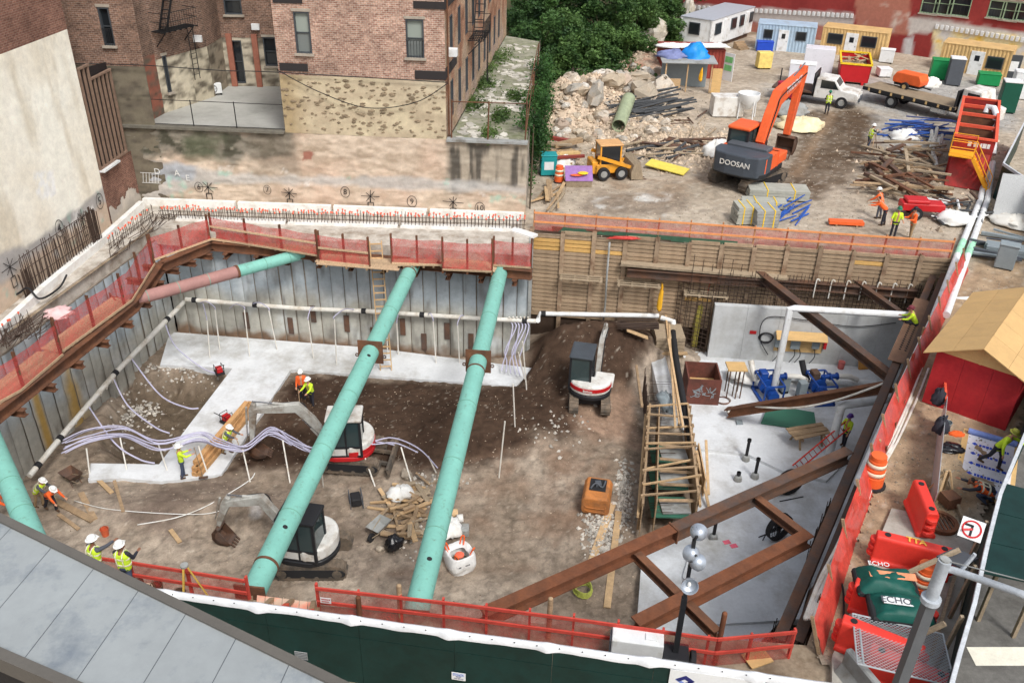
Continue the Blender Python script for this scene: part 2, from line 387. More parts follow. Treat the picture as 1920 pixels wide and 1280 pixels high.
rm = rub(5.6,69,4.2,5,2.2)+rub(3.0,66,2.2,4,1.4)+rub(9.5,70,3,4,1.2)+rub(11.5,82,3,5,1.6)
Z += rm*(.85+.5*(fbm(X,Y,.9,53)-.5)); C = rgbmix(C, full(X,lin(196,176,154)), np.clip(rm*1.2,0,1)*.8)
C = rgbmix(C, full(X,lin(160,120,100)), np.clip(rub(11,84,3.5,5,2),0,1)*np.clip(fbm(X,Y,1.3,55)*3-1.1,0,1))
C = rgbmix(C, full(X,lin(96,92,72)), np.clip(rub(3,86,6,5,1.6),0,1)*.9)
keep = ~inpoly(X,Y,[(-24.2,19.3),(8.35,16.8),(23.3,42.3),(.95,44.98),(.95,42.1),(-19.7,44.7)]) & (Y > 44.9-(X-.95)*.117-.02) | (inpoly(X,Y,[RW1+V(.1,0),NF0+V(-.6,0),NF1,NF2,NF3,NF4,V(30,45),RW0+V(.1,0)]))
keep &= ~((Y < 16.9) & (X < 8.0))
yo = sheet('site_ground', np.stack([X,Y,Z],-1), C, m_vdirt, keep); yo['kind'] = 'structure'
def gz(x, y):   # ground height near a place
 i = int(round((x-.4)/.2)); j = int(round((y-12)/.2))
 return float(Z[i,j]) if 0 <= i < Z.shape[0] and 0 <= j < Z.shape[1] and keep[i,j] else 0.0
def GY(x, y): p = G(x, y, .1); p.z = gz(p.x, p.y); return p

# pit floor
fx, fy = np.arange(-24.2, 24, .1), np.arange(17, 45.2, .1)
X2, Y2 = np.meshgrid(fx, fy, indexing='ij')
def PF(pts, z=FLOOR): return [tuple(G(x,y,z).xy) for x,y in pts]
Z2 = FLOOR-.14+.16*(fbm(X2,Y2,.5,61)-.5)+.10*(fbm(X2,Y2,2.0,63)-.5)+.07*(fbm(X2,Y2,3.5,64,3)-.5)
sub = soft(X2,Y2,PF([(235,705),(425,694),(300,862),(205,850),(205,770)]),.9,.35,65); Z2 -= 1.25*sub+.2*sub*fbm(X2,Y2,2.5,66)
def bump2(cx, cy, sx, sy, h, rot=0):
 c, s = math.cos(rot), math.sin(rot); a = (X2-cx)*c+(Y2-cy)*s; b = -(X2-cx)*s+(Y2-cy)*c
 return h*np.exp(-(a/sx)**2-(b/sy)**2)
mound = bump2(5.6,42.4,4.0,2.6,2.3)+bump2(3.0,41.2,1.8,2.0,1.2)+bump2(2.4,36.8,2.6,3.2,.75)
lump = (fbm(X2,Y2,.9,67)-.5)
Z2 += mound*(1+.25*lump)+bump2(-3.5,35.0,4.5,3.2,.45)+bump2(5,30.5,2.6,4,.35)
Z2 += bump2(-15.5,29.0,3.5,1.2,.45)+bump2(-11,29.3,2.5,1.0,.4)
sl_p = PF([(318,622),(700,652),(1000,690),(968,724),(545,693),(415,888),(360,897),(300,902),(230,896),(165,900),(170,868),(298,870),(436,690),(300,684)], FLOOR+.05)
ins = np.clip(.6-pdist(X2,Y2,sl_p),0,.6)/.6; ins = np.where(inpoly(X2,Y2,sl_p), 1, ins**2); Z2 = np.where(ins > .99, np.minimum(Z2,FLOOR-.1), Z2*(1-ins)+np.minimum(Z2,FLOOR-.02)*ins)
lo, mi, dk = lin(168,154,138), lin(140,125,109), lin(76,60,49)
C2 = rgbmix(full(X2,lo), full(X2,mi), np.clip(fbm(X2,Y2,.45,71)*2.6-.8,0,1))
dark = soft(X2,Y2,PF([(548,697),(966,726),(985,680),(1060,600),(1240,590),(1240,650),(1190,720),(1195,800),(1110,830),(1010,830),(960,860),(840,885),(700,870),(600,880),(480,872),(425,885)]),1.0,.7,73)
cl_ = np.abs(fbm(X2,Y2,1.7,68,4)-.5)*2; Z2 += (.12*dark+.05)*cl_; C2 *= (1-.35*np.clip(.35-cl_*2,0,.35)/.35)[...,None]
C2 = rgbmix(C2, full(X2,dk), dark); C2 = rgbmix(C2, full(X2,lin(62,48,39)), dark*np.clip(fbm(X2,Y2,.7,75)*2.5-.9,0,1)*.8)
path = soft(X2,Y2,PF([(1060,735),(1190,730),(1200,830),(1090,820)],-6.3),.8,.5,77); C2 = rgbmix(C2, full(X2,lin(158,132,112)), path*.85)
band = soft(X2,Y2,PF([(180,905),(420,895),(640,960),(780,1010),(860,1000),(800,1100),(640,1060),(430,930),(330,1010),(230,990)]),.9,.9,79)
C2 = rgbmix(C2, full(X2,lin(112,98,88)), band*np.clip(fbm(X2,Y2,.6,81)*2.6-.6,0,1)*.85)
cw = np.clip(fbm(X2,Y2,.55,83)*7-4.55,0,1)*soft(X2,Y2,PF([(160,890),(470,890),(760,1000),(760,1080),(650,1080),(400,960),(200,960)]),.6,.4,84)
C2 = rgbmix(C2, full(X2,lin(196,196,194)), cw*.75)
mid = soft(X2,Y2,PF([(870,870),(1100,830),(1180,900),(1160,1010),(1000,1010),(860,960)]),1.5,1,85); C2 = rgbmix(C2, full(X2,lin(128,104,86)), mid*np.clip(fbm(X2,Y2,.8,87)*3-1.1,0,1)*.7)
C2 = rgbmix(C2, full(X2,lin(92,80,66)), sub*.9)
for a, b, wd in (((1010,1010),(1120,830),.35),((880,1000),(960,870),.4),((640,905),(980,850),.35),((1040,1020),(1150,850),.3),((700,1070),(1000,1060),.4)):
 d = segd(X2,Y2,G(*a,FLOOR).xy,G(*b,FLOOR).xy); t = np.clip(1-d/wd,0,1); C2 = rgbmix(C2, full(X2,lin(120,98,82)), t*.5*np.clip(fbm(X2,Y2,2,89)*2-.3,0,1)); Z2 -= .05*t
sp = fbm(X2,Y2,5,91,3); C2 = rgbmix(C2, full(X2,lin(206,196,180)), np.clip(sp*10-7.9,0,1)*.35)
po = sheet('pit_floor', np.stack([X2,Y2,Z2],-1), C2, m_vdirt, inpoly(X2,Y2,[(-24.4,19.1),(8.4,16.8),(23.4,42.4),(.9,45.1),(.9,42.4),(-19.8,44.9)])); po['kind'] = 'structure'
def fz(x, y):
 i = int(round((x+24.2)/.1)); j = int(round((y-17)/.1))
 return float(Z2[min(max(i,0),Z2.shape[0]-1), min(max(j,0),Z2.shape[1]-1)])
def GF(x, y, z=FLOOR):
 p = G(x, y, z)
 for _ in range(4): p = G(x, y, fz(p.x, p.y))
 p.z = fz(p.x, p.y); return p
# concrete slabs in the pit
def slab(name, pts, z, th, m):
 pl = [G(x,y,z).xy for x,y in pts]; b = MB(); b.ext([tuple(q) for q in pl], 'z', z-th, z)
 o = b.build(name, m); o['kind'] = 'structure'
 bm = bmesh.new(); bm.from_mesh(o.data); bmesh.ops.recalc_face_normals(bm, faces=bm.faces); bm.to_mesh(o.data); bm.free(); return o
SL1 = FLOOR+.05
slab('concrete_slab', [(318,622),(700,652),(1000,690),(968,724),(545,693),(415,888),(360,897),(300,902),(230,896),(165,900),(170,868),(298,870),(436,690),(300,684)], SL1, .5, m_slab)
SL2 = -6.25
slab('concrete_slab', [(1238,655),(1330,660),(1760,690),(1700,860),(1560,1060),(1400,1230),(1190,1230),(1205,1020),(1300,990),(1318,860),(1240,720)], SL2, .5, m_slab)
slab('slab_step', [(1285,838),(1400,850),(1480,888),(1550,900),(1600,850),(1560,790),(1280,800)], SL2+.16, .3, m_slab)
slab('slab_step', [(1300,1012),(1350,1012),(1520,1090),(1500,1160),(1330,1170),(1280,1080)], SL2+.12, .3, m_slab)
# street beyond the right hoarding
b = MB(); b.add([(NF0.x-.5,-30,.0),(90,-30,.0),(90,120,.0),(NF4.x+3,NF4.y+4,.0),(NF4.x,NF4.y,.0),(NF3.x,NF3.y,.0),(NF2.x,NF2.y,.0),(NF1.x,NF1.y,.0),(NF0.x,NF0.y,.0)], [tuple(range(9))])
o = b.build('street', m_asph); o['kind'] = 'structure'
# kerb-side pavement flags under the barriers
for k, pts in enumerate(([(1640,1030),(1672,952),(1750,968),(1722,1048)],[(1722,1048),(1750,968),(1830,985),(1815,1070)],[(1560,1230),(1640,1030),(1810,1075),(1780,1280),(1560,1300)])):
 o = slab('pavement', pts, .2+.004*k, .25, mat('pavement_concrete', L(178,174,164), .9, .12, 2, .2, dirt=L(150,144,132), dirt_amt=.4))

# ------------------------------------------------------------------ pit walls
def panelwall(name, label, A, B, n, z0, z1, yellow=False, seed=0):
 root = thing(name, label, 'pit wall', (A.x,A.y,z0))
 ln = (B-A).length; d = (B-A)/ln; nv = V(d.y,-d.x)
 b = MB(); b.prof((A.x-nv.x*.02,A.y-nv.y*.02,z0),(B.x-nv.x*.02,B.y-nv.y*.02,z0),[(-.35,0),(-.05,0),(-.05,z1-z0),(-.35,z1-z0)])
 # backing must lie behind the panels
 b.v = [tuple(Vector(q)-V(nv.x*.02,nv.y*.02,0)) for q in b.v]
 b.build('soil_backing', mat('muddy_backing', L(140,130,118), .95, .3, 2, .5), root, world=True)
 def colf(u0):
  def f(U, W):
   u = U+u0; h = (W-z0)/(z1-z0)
   c = rgbmix(full(U,lin(166,176,182)), full(U,lin(178,176,166)), np.clip((.62-h+.25*(fbm(u,W,.5,seed+1)-.5))*6,0,1))
   c = rgbmix(c, full(U,lin(206,212,214)), np.clip(fbm(u,W,.9,seed+2)*4-2.2,0,1)*.6)
   c = rgbmix(c, full(U,lin(108,104,98)), np.clip(fbm(u*2.5,W*.5,1,seed+3)*4-2.2,0,1)*.75)
   if yellow:
    yl = np.clip(1-np.abs(u-16.4)/.9-(h-.1)*.8+.8*(fbm(u,W,1.2,9)-.5),0,1)*(h < .8); yl += np.clip(1-np.abs(u-14.0)/.4-.2*h,0,1)*(h < .75)
    c = rgbmix(c, full(U,lin(196,158,78)), np.clip(yl*1.6,0,1)*.85)
   c = rgbmix(c, full(U,lin(128,106,88)), np.clip((.16-h+.12*(fbm(u,W,1.5,seed+4)-.5))*14,0,1))
   return c
  return f
 for i in range(n):
  g0 = .02+random.random()*.07; a = A+d*(ln*i/n+g0/2); c = A+d*(ln*(i+1)/n-g0/2); off = random.uniform(-.02,.04)
  a = a+nv*off; c = c+nv*off; u0 = ln*i/n
  wallsheet('wall_panel', a, c, z0, z1, .11, colf(u0), m_vwall, root,
   lambda U, W: .07*(fbm(U+u0,W,1.6,seed+7)-.5)+.16*np.clip((z0+.75-W)/.5,0,1)*fbm(U+u0,W,2.2,seed+8)-.05*(np.abs(U-U.mean())/(U.max()/2))**6)
 return root
panelwall('shotcrete_wall', 'long grey shotcrete pit wall of upright panels below the retaining wall', BW0, BW1, 28, FLOOR-.5, -.75, seed=100)
panelwall('shotcrete_wall', 'left pit wall of grey panels streaked with yellow stains', LW0, LW1, 34, FLOOR-1.6, -.75, True, seed=140)
# narrow return of the shotcrete wall beside the timber lagging
b = MB(); b.box(.80,42.0,FLOOR,1.0,44.9,.05); b.noisy(.02); r = b.build('wall_return', m_conc); tag(r, 'short concrete return wall where shotcrete meets timber lagging', 'wall')
# timber lagging with soldier piles
lag = thing('lagging_wall', 'brown timber lagging wall between steel soldier piles under the red netting', 'retaining wall', (LG0.x,LG0.y,-6))
ln = (LG1-LG0).length; d = (LG1-LG0)/ln; nv = V(d.y,-d.x); az = math.atan2(d.y,d.x); NB = 13; bw = ln/NB
b = MB(); p, q = LG0-nv*.22, LG1-nv*.22; b.beam((p.x,p.y,-3.3),(q.x,q.y,-3.3),.1,6.8); b.build('soil_backing', mat('dark_gap_soil', L(70,56,46), .95, .2), lag, world=True)
b = MB(); b.cb((0,0,0), bw-.2, .09, .2); plank = b.mesh('lagging_board', mat('lagging_timber', L(178,156,130), .9, .25, 2.2, .35, rand=.13, grain=(1,1,7), dirt=L(146,122,98), dirt_amt=.4, dscale=.8, spec=.1))
plank2 = plank.copy(); plank2.materials.clear(); plank2.materials.append(mat('fresh_lagging', L(212,170,104), .85, .18, 2.2, .3, rand=.12, grain=(1,1,6)))
for i in range(NB):
 for j in range(22):
  z = .12-j*.245; c = LG0+d*(bw*(i+.5)+random.uniform(-.03,.03))-nv*(.06+random.uniform(0,.05))
  if j == 0 and random.random() < .4: continue
  fresh = (i < 3 and 1 < j < 5 and random.random() < .8) or (random.random() < .006)
  o = piece(plank2 if fresh else plank, 'lagging_board', V(c.x,c.y,z)-lag.location, (random.uniform(-.02,.02),random.uniform(-.006,.006),az), lag)
for i in range(NB+1):
 c = LG0+d*(bw*i)-nv*.08; b = MB(); b.ibeam((c.x,c.y,-6.6),(c.x,c.y,.1+random.random()*.3),.24,.3,.025,(nv.x,nv.y,0))
 b.build('soldier_pile', mat('muddy_pile', L(164,142,118), .9, .25, 1.2, .3, dirt=L(112,84,64), dirt_amt=.35, rand=.12), lag, world=True)
# right pit wall: dark timber lagging seen from above
rw = thing('lagging_wall', 'dark right pit wall of soldier piles and timber under the long netting', 'retaining wall', (RW0.x,RW0.y,-6))
ln = (RW1-RW0).length; d = (RW1-RW0)/ln; nv = V(d.y,-d.x); az = math.atan2(d.y,d.x); NB2 = 17; bw = ln/NB2
b = MB(); p, q = RW0-nv*.2, RW1-nv*.2; b.beam((p.x,p.y,-3.4),(q.x,q.y,-3.4),.1,6.6); b.build('soil_backing', MATS['dark_gap_soil'], rw, world=True)
b = MB(); b.cb((0,0,0), bw-.2, .09, .28); plank3 = b.mesh('lagging_board', mat('dark_lagging', L(96,78,64), .9, .25, 2.2, .35, rand=.25, grain=(1,1,7)))
for i in range(NB2):
 for j in range(8):
  c = RW0+d*(bw*(i+.5))-nv*.08; o = piece(plank3, 'lagging_board', V(c.x,c.y,-.2-j*.3)-rw.location, (0,0,az), rw)
 c = RW0+d*(bw*i); b = MB(); b.ibeam((c.x,c.y,-6.6),(c.x,c.y,.25),.28,.3,.025,(nv.x,nv.y,0)); b.build('soldier_pile', m_rust, rw, world=True)
# front pit wall (out of sight below the front netting)
fw = MB(); fw.beam((PIT[0][0],PIT[0][1]-.15,-3.4),(PIT[1][0],PIT[1][1]-.15,-3.4),.2,6.7); fo = fw.build('front_pit_wall', m_conc); tag(fo, 'front pit wall below the red front netting', 'pit wall')
# ================================================================== buildings behind the pit
C2D = lambda p: V(p[0],p[1])
m_lbrick = brick('pale_red_brick', L(198,160,140), L(150,108,92), L(206,194,180))
m_dbrick = brick('brown_brick', L(150,116,98), L(112,86,75), L(164,150,136))
m_rbrick = brick('dark_red_brick', L(146,104,88), L(118,80,69), L(152,130,116))
m_frame = mat('dark_window_frame', L(70,74,78), .5, .1, 3, .05)
m_pane = glass('window_pane', L(96,106,112), .1)
m_paned = glass('dark_pane', L(34,38,42), .08)
m_stone = mat('sill_stone', L(168,158,144), .85, .15, 4, .3)
m_iron = mat('black_iron', L(34,33,34), .7, .15, 4, .1)
m_rubst = mat('rubble_stone', L(146,130,108), .9, .3, 2.5, .5, rand=.25, spec=.1)
m_mark = mat('black_spray_paint', L(52,48,48), .8, .1, 5, 0)
m_markw = mat('white_spray_paint', L(222,222,218), .8, .1, 5, 0)
m_markt = mat('teal_spray_paint', L(130,190,170), .8, .15, 5, 0)

def wfac(A, B): d = (B-A).normalized(); return d, V(d.y,-d.x), math.atan2(d.y,d.x)
def window(root, A, B, u0, z0, u1, z1, fm=None, pm=None, dep=.16, sill=True, bars=False, arch=False, curtain=None):
 d, nv, az = wfac(A,B); fm = fm or m_frame; pm = pm or m_pane
 def W(u, z, o=0): p = A+d*u+nv*o; return (p.x,p.y,z)
 wpart = MB(); w, h = u1-u0, z1-z0; t = .07
 for a, b_ in (((u0+t/2,z0),(u0+t/2,z1)),((u1-t/2,z0),(u1-t/2,z1))): wpart.beam(W(*a,-dep/2),W(*b_,-dep/2),t,dep+.06,(nv.x,nv.y,0))
 for z in (z0+t/2,z1-t/2): wpart.beam(W(u0+t,z,-dep/2),W(u1-t,z,-dep/2),dep+.05,t)
 f = wpart.build('window', fm, root, world=True)
 b = MB(); b.beam(W(u0+t,(z0+z1)/2,-dep+.05),W(u1-t,(z0+z1)/2,-dep+.05),.06,.06); b.build('meeting_rail', fm, f)
 b.v = b.v
 for k in (0,1):
  za, zb = (z0+t,(z0+z1)/2) if k == 0 else ((z0+z1)/2,z1-t)
  q = MB(); q.quad(W(u0+t,za,-dep+.02+.03*k),W(u1-t,za,-dep+.02+.03*k),W(u1-t,zb,-dep+.02+.03*k),W(u0+t,zb,-dep+.02+.03*k)); q.build('pane', pm if not (curtain and k) else curtain, f)
 if sill:
  q = MB(); q.beam(W(u0-.1,z0-.06,.04),W(u1+.1,z0-.06,.04),.22,.12); q.build('sill', m_stone, f)
  q = MB(); q.beam(W(u0-.08,z1+.09,.01),W(u1+.08,z1+.09,.01),.08,.14); q.build('lintel', m_stone, f)
 if bars:
  q = MB()
  for i in range(6): u = u0+w*(i+.5)/6; q.cyl(W(u,z0,.04),W(u,z0+h*.45,.04),.012,4)
  q.cyl(W(u0,z0+h*.45,.04),W(u1,z0+h*.45,.04),.012,4); q.build('window_guard', m_iron, f)
 # sub-part meshes were written in world space: bring them under the window part
 inv = ROOT[root.name].inverted()
 for c in [o for o in bpy.data.objects if o.parent == f]:
  for vv in c.data.vertices: vv.co = inv @ vv.co
 return f
def rect(px, A, B):
 (a, z1), (b, z0) = UZ(px, A, B); return (a, z0, b, z1)
def stains(U, W, seed, lo=.62, k=1.0):
 f = 1-k*(1-lo)*np.clip(fbm(U,W*.6,.5,seed)*2.6-.8,0,1); return f[...,None]*np.ones(3)

# ---- retaining wall with painted pile numbers
A, B = RET0, RET1; d, nv, az = wfac(A,B)
ret = thing('retaining_wall', 'tan plastered retaining wall with black pile numbers below the brick buildings', 'wall', (A.x,A.y,-.3))
def rcol(U, W):
 P = lambda pts: UZ(pts, RET0, RET1)
 c = rgbmix(full(U,lin(212,194,174)), full(U,lin(186,168,148)), np.clip(fbm(U,W*2.5,1.2,201)*4-1.5,0,1)); c = rgbmix(c, full(U,lin(158,140,120)), np.clip(fbm(U,W*3.5,1.6,202)*6-3.7,0,1)*.6)
 c = rgbmix(c, full(U,lin(206,172,150)), np.clip(fbm(U,W*1.5,.35,203)*4-2,0,1)*.5)
 dk = soft(U,W,P([(240,230),(545,247),(545,292),(470,300),(380,298),(330,288),(250,300)]),.5,.5,205)
 c = rgbmix(c, full(U,lin(134,128,116)), dk*.95); c = rgbmix(c, full(U,lin(84,82,70)), dk*np.clip(fbm(U,W*1.6,1.4,207)*5-2.1,0,1)); c = rgbmix(c, full(U,lin(176,168,152)), dk*np.clip(fbm(U,W*2,2.2,208)*6-3.7,0,1)*.6)
 c = rgbmix(c, full(U,lin(94,98,78)), soft(U,W,P([(340,250),(420,252),(415,300),(350,295)]),.5,.4,209)*.7)
 dk2 = soft(U,W,P([(470,250),(550,250),(560,325),(480,330)]),.6,.5,210); c = rgbmix(c, full(U,lin(126,116,102)), dk2*.6)
 rt = soft(U,W,P([(836,266),(1000,272),(1000,352),(836,360)]),.4,.3,211)
 c = rgbmix(c, full(U,lin(168,158,142)), rt*.9); c = rgbmix(c, full(U,lin(78,74,68)), rt*np.clip(fbm(U*2.2,W*.3,1.1,213)*6-2.6,0,1)*.9)
 gb = soft(U,W,P([(255,300),(330,305),(420,325),(840,336),(990,350),(990,366),(840,356),(560,346),(400,345),(290,372),(255,372)]),.25,.25,215); c = rgbmix(c, full(U,lin(186,184,180)), gb*.75)
 bl = soft(U,W,P([(255,303),(370,310),(360,335),(270,345)]),.3,.3,217); c = rgbmix(c, full(U,lin(162,168,176)), bl*.8)
 c = rgbmix(c, full(U,lin(150,196,178)), np.clip(fbm(U,W,1.6,219)*9-6.6,0,1)*(W < 2.2)*.6); c = rgbmix(c, full(U,lin(236,232,226)), np.clip(fbm(U,W,1.4,221)*9-6.5,0,1)*(W < 2.4)*.6)
 br = soft(U,W,P([(568,284),(586,284),(586,300),(568,300)]),.1,.15,223,4); c = rgbmix(c, full(U,lin(150,86,72)), br*.8)
 lf = soft(U,W,P([(215,130),(262,130),(268,372),(240,372)]),.3,.2,224); c = rgbmix(c, full(U,lin(132,122,106)), lf*.6)
 return c
wallsheet('wall_face', A-d*1.2, B, -.3, 4.42, .09, lambda U,W: rcol(U-1.2,W), m_vwall, ret, lambda U,W: .14*(fbm(U,W*2.2,.9,225)-.5)+.10*(fbm(U,W*3,2.0,226)-.5))
for u0, u1, m_ in ((-1.2,9.05,mat('dark_coping', L(112,108,98), .9, .25, 3, .4)),(18.1,22.55,m_conc)): b = MB(); b.beam((A+d*u0).to_3d()+V(0,0,4.44), (A+d*u1).to_3d()+V(0,0,4.44), .46, .14); b.noisy(.015); b.build('coping', m_, ret, world=True)
def rp(x, y, o=.07): p = VP(x,y,A,B); return V(p.x+nv.x*o, p.y+nv.y*o, p.z)
def inv3(root, p): return ROOT[root.name].inverted() @ Vector(p)
def ringmark(root, c, r, rot, m):
 b = MB(); n = 22; loc = inv3(root, c)
 for i in range(n):
  a0, a1 = 2*math.pi*i/n, 2*math.pi*(i+1)/n
  b.beam((r*.8*math.cos(a0),r*math.sin(a0),0),(r*.8*math.cos(a1),r*math.sin(a1),0),.02,.045,(0,0,1)) if 0 else b.add([(k*r*.8*math.cos(t),k*r*math.sin(t),0) for k,t in ((.95,a0),(1.06,a0),(1.06,a1),(.95,a1))],[(0,1,2,3)])
 o = b.build('circle_mark', m, root); o.location = loc; o.rotation_euler = rot; return o
def star(root, c, rot, m, r=.34):
 b = MB(); rg = random.Random(int(c[0]*97))
 for k in range(4):
  a = math.pi*k/4+rg.uniform(-.1,.1); l = r*rg.uniform(.8,1.2)*(1.6 if k == 0 else 1); q = V(math.cos(a)*l,math.sin(a)*l,0); n = V(-math.sin(a),math.cos(a),0)*.02
  b.quad(-q-n,q-n,q+n,-q+n)
 y0 = -r*1.1
 for p, q in (((-.16,y0),(.16,y0)),((.16,y0),(.16,y0-.5)),((.16,y0-.5),(-.16,y0-.5)),((-.16,y0-.5),(-.16,y0)),((0,0),(0,y0))):
  p, q = V(*p,0), V(*q,0); n = (q-p).normalized(); n = V(-n.y,n.x,0)*.025; b.quad(p-n,q-n,q+n,p+n)
 o = b.build('star_mark', m, root); o.location = inv3(root, c); o.rotation_euler = rot
rotR = (math.pi/2,0,az)
for k, (s, x, y, r) in enumerate((('6',374,350,.3),('7',502,355,.27),('8',648,359,.32),('9',773,377,.34),('10',900,389,.34))):
 ringmark(ret, rp(x,y,.1), r, rotR, m_mark); text(s, .46, m_mark, ret, inv3(ret, rp(x,y,.1)), rotR, 'pile_number')
for x, y in ((391,350),(543,361),(695,367),(850,378)): star(ret, rp(x,y,.1), rotR, m_mark)
for s, x, y in (('D',296,321),('A',333,324),('E',353,333)): text(s, .5, m_markw, ret, inv3(ret, rp(x,y,.1)), rotR, 'letter_mark')
b = MB()
for i in range(6): p = V(-.45+i*.18,-.3,0); b.quad(p,p+V(.03,0,0),p+V(.13,.6,0),p+V(.10,.6,0))
for y in (-.3,.3): b.quad(V(-.5,y,0),V(.6,y,0),V(.6,y+.03,0),V(-.5,y+.03,0))
o = b.build('hatched_mark', m_markw, ret); o.location = inv3(ret, rp(282,333,.1)); o.rotation_euler = rotR
# right return of the retaining wall along the yard
S0, S1 = V(.6,46.95), V(1.7,74)
ret2 = thing('retaining_wall', 'grey stained side retaining wall under the ivy beside the yard', 'wall', (.6,46.95,-.3))
wallsheet('wall_face', S0, S1, -.3, 4.4, .25, lambda U,W: rgbmix(full(U,lin(176,168,154)), full(U,lin(110,106,96)), np.clip(fbm(U*2,W*.5,.8,231)*3-1.1,0,1)), m_vwall, ret2, lambda U,W: .06*(fbm(U,W,1.5,233)-.5))

# ---- light brick house on yellow pointed stone
A, B = V(-12.85,47.79), V(-3.87,47.23); d, nv, az = wfac(A,B); SB0, SB1 = V(-3.87,47.23), V(-1.1,76)
hs1 = thing('brick_house', 'pale pink brick apartment house on a yellow pointed rubble base with black corner bands', 'building', (A.x,A.y,4.4))
w1, w2 = rect([(549,22),(586,101)],A,B), rect([(760,36),(796,109)],A,B)
def c1(U, W): return stains(U,W,241,.8)*(1-.25*np.clip((9.2-W)/1.5,0,1)[...,None]*np.clip(fbm(U,W,.8,242)*2-.6,0,1)[...,None])
wallsheet('wall', A, B, 7.6, 15, .3, c1, m_lbrick, hs1, holes=(w1,w2))
def cy(U, W):
 c = rgbmix(full(U,lin(208,194,164)), full(U,lin(188,172,146)), np.clip(fbm(U,W*2,.9,243)*3-1,0,1))
 c = rgbmix(c, full(U,lin(160,138,100)), np.clip((1.6-U)/1.2+.6*(fbm(U,W,1.2,245)-.5),0,1)*.7); return rgbmix(c, full(U,lin(196,182,160)), np.clip((W-6.2)/1.4,0,1)*np.clip((U-5)/3,0,1)*.6)
wallsheet('base_wall', A, B, 4.42, 7.6, .1, cy, m_vwall, hs1, lambda U,W: .07*(fbm(U,W*2.4,1.3,247)-.5))
sm = []
for k in range(5):
 b = MB(); b.ball((0,0,0), 1, .5, 1, 7, 4); b.noisy(.18, 30+k); sm.append(b.mesh('stone', m_rubst))
rg = random.Random(5)
for i in range(260):
 u, z = rg.uniform(.1,(B-A).length-.1), rg.uniform(4.55,7.45); p = A+d*u+nv*.02; s = rg.uniform(.05,.23)*rg.uniform(.5,1)
 piece(rg.choice(sm), 'stone', V(p.x,p.y,z)-hs1.location, (0,rg.uniform(-.15,.15),az), hs1, (s,.06,s*rg.uniform(.2,.55)))
for i, wr in enumerate((w1,w2)):
 f = window(hs1, A, B, *wr, pm=glass('pane_grey', L(120,126,124), .15), curtain=glass('curtain_pane', L(150,158,150), .3), bars=i == 1)
 arch = MB(); n = 8; r = (wr[2]-wr[0])/2; cu = (wr[0]+wr[2])/2
for (px, on) in (([(511,-6),(567,7)],A),([(524,118),(578,134)],A),([(775,2),(835,18)],A),([(778,132),(838,150)],A)):
 u0, z0, u1, z1 = rect(px,A,B); u0, u1 = max(0,u0), min((B-A).length+.04,u1); b = MB(); p, q = A+d*u0+nv*.03, A+d*u1+nv*.03
 b.beam((p.x,p.y,(z0+z1)/2),(q.x,q.y,(z0+z1)/2),.05,z1-z0); b.build('corner_band', m_mark, hs1, world=True)
dS, nS, aS = wfac(SB0,SB1)
for z0, z1, l in ((7.75,8.25,3.4),(11.2,11.75,3.4)):
 b = MB(); p, q = SB0+nS*.04-dS*.03, SB0+nS*.04+dS*l; b.beam((p.x,p.y,(z0+z1)/2),(q.x,q.y,(z0+z1)/2),.05,z1-z0); b.build('corner_band', m_mark, hs1, world=True)
wins = []
for k in range(9):
 u = 1.5+k*2.7; wins.append((u,8.6,u+.8,10.6)); wins.append((u,5.2,u+.8,7.2)); wins.append((u,11.9,u+.8,13.9))
def cs(U, W):
 c = rgbmix(full(U,lin(226,208,192)), full(U,lin(168,142,124)), np.clip(fbm(U,W,.8,251)*3.4-1.3,0,1)); return rgbmix(c, full(U,lin(236,226,210)), np.clip((7-W)/2,0,1)*.6)
wallsheet('side_wall', SB0, SB1, 4.3, 15, .3, lambda U,W: cs(U,W)*1.6, brick('pale_side_brick', L(176,148,132), L(150,122,108), L(190,176,164)), hs1, holes=wins)
for wr in wins: window(hs1, SB0, SB1, *wr, pm=m_paned, sill=False)
b = MB(); b.add([(A.x,A.y,15),(B.x,B.y,15),(SB1.x,SB1.y,15),(-13.5,76,15)], [(0,1,2,3)]); b.build('roof', mat('roof_felt', L(90,88,86)), hs1, world=True)
b = MB(); b.add([(A.x,A.y,4.2),(A.x,A.y,15),(-13.4,60,15),(-13.4,60,4.2)], [(0,1,2,3)]); b.build('alley_wall', m_conc, hs1, world=True)
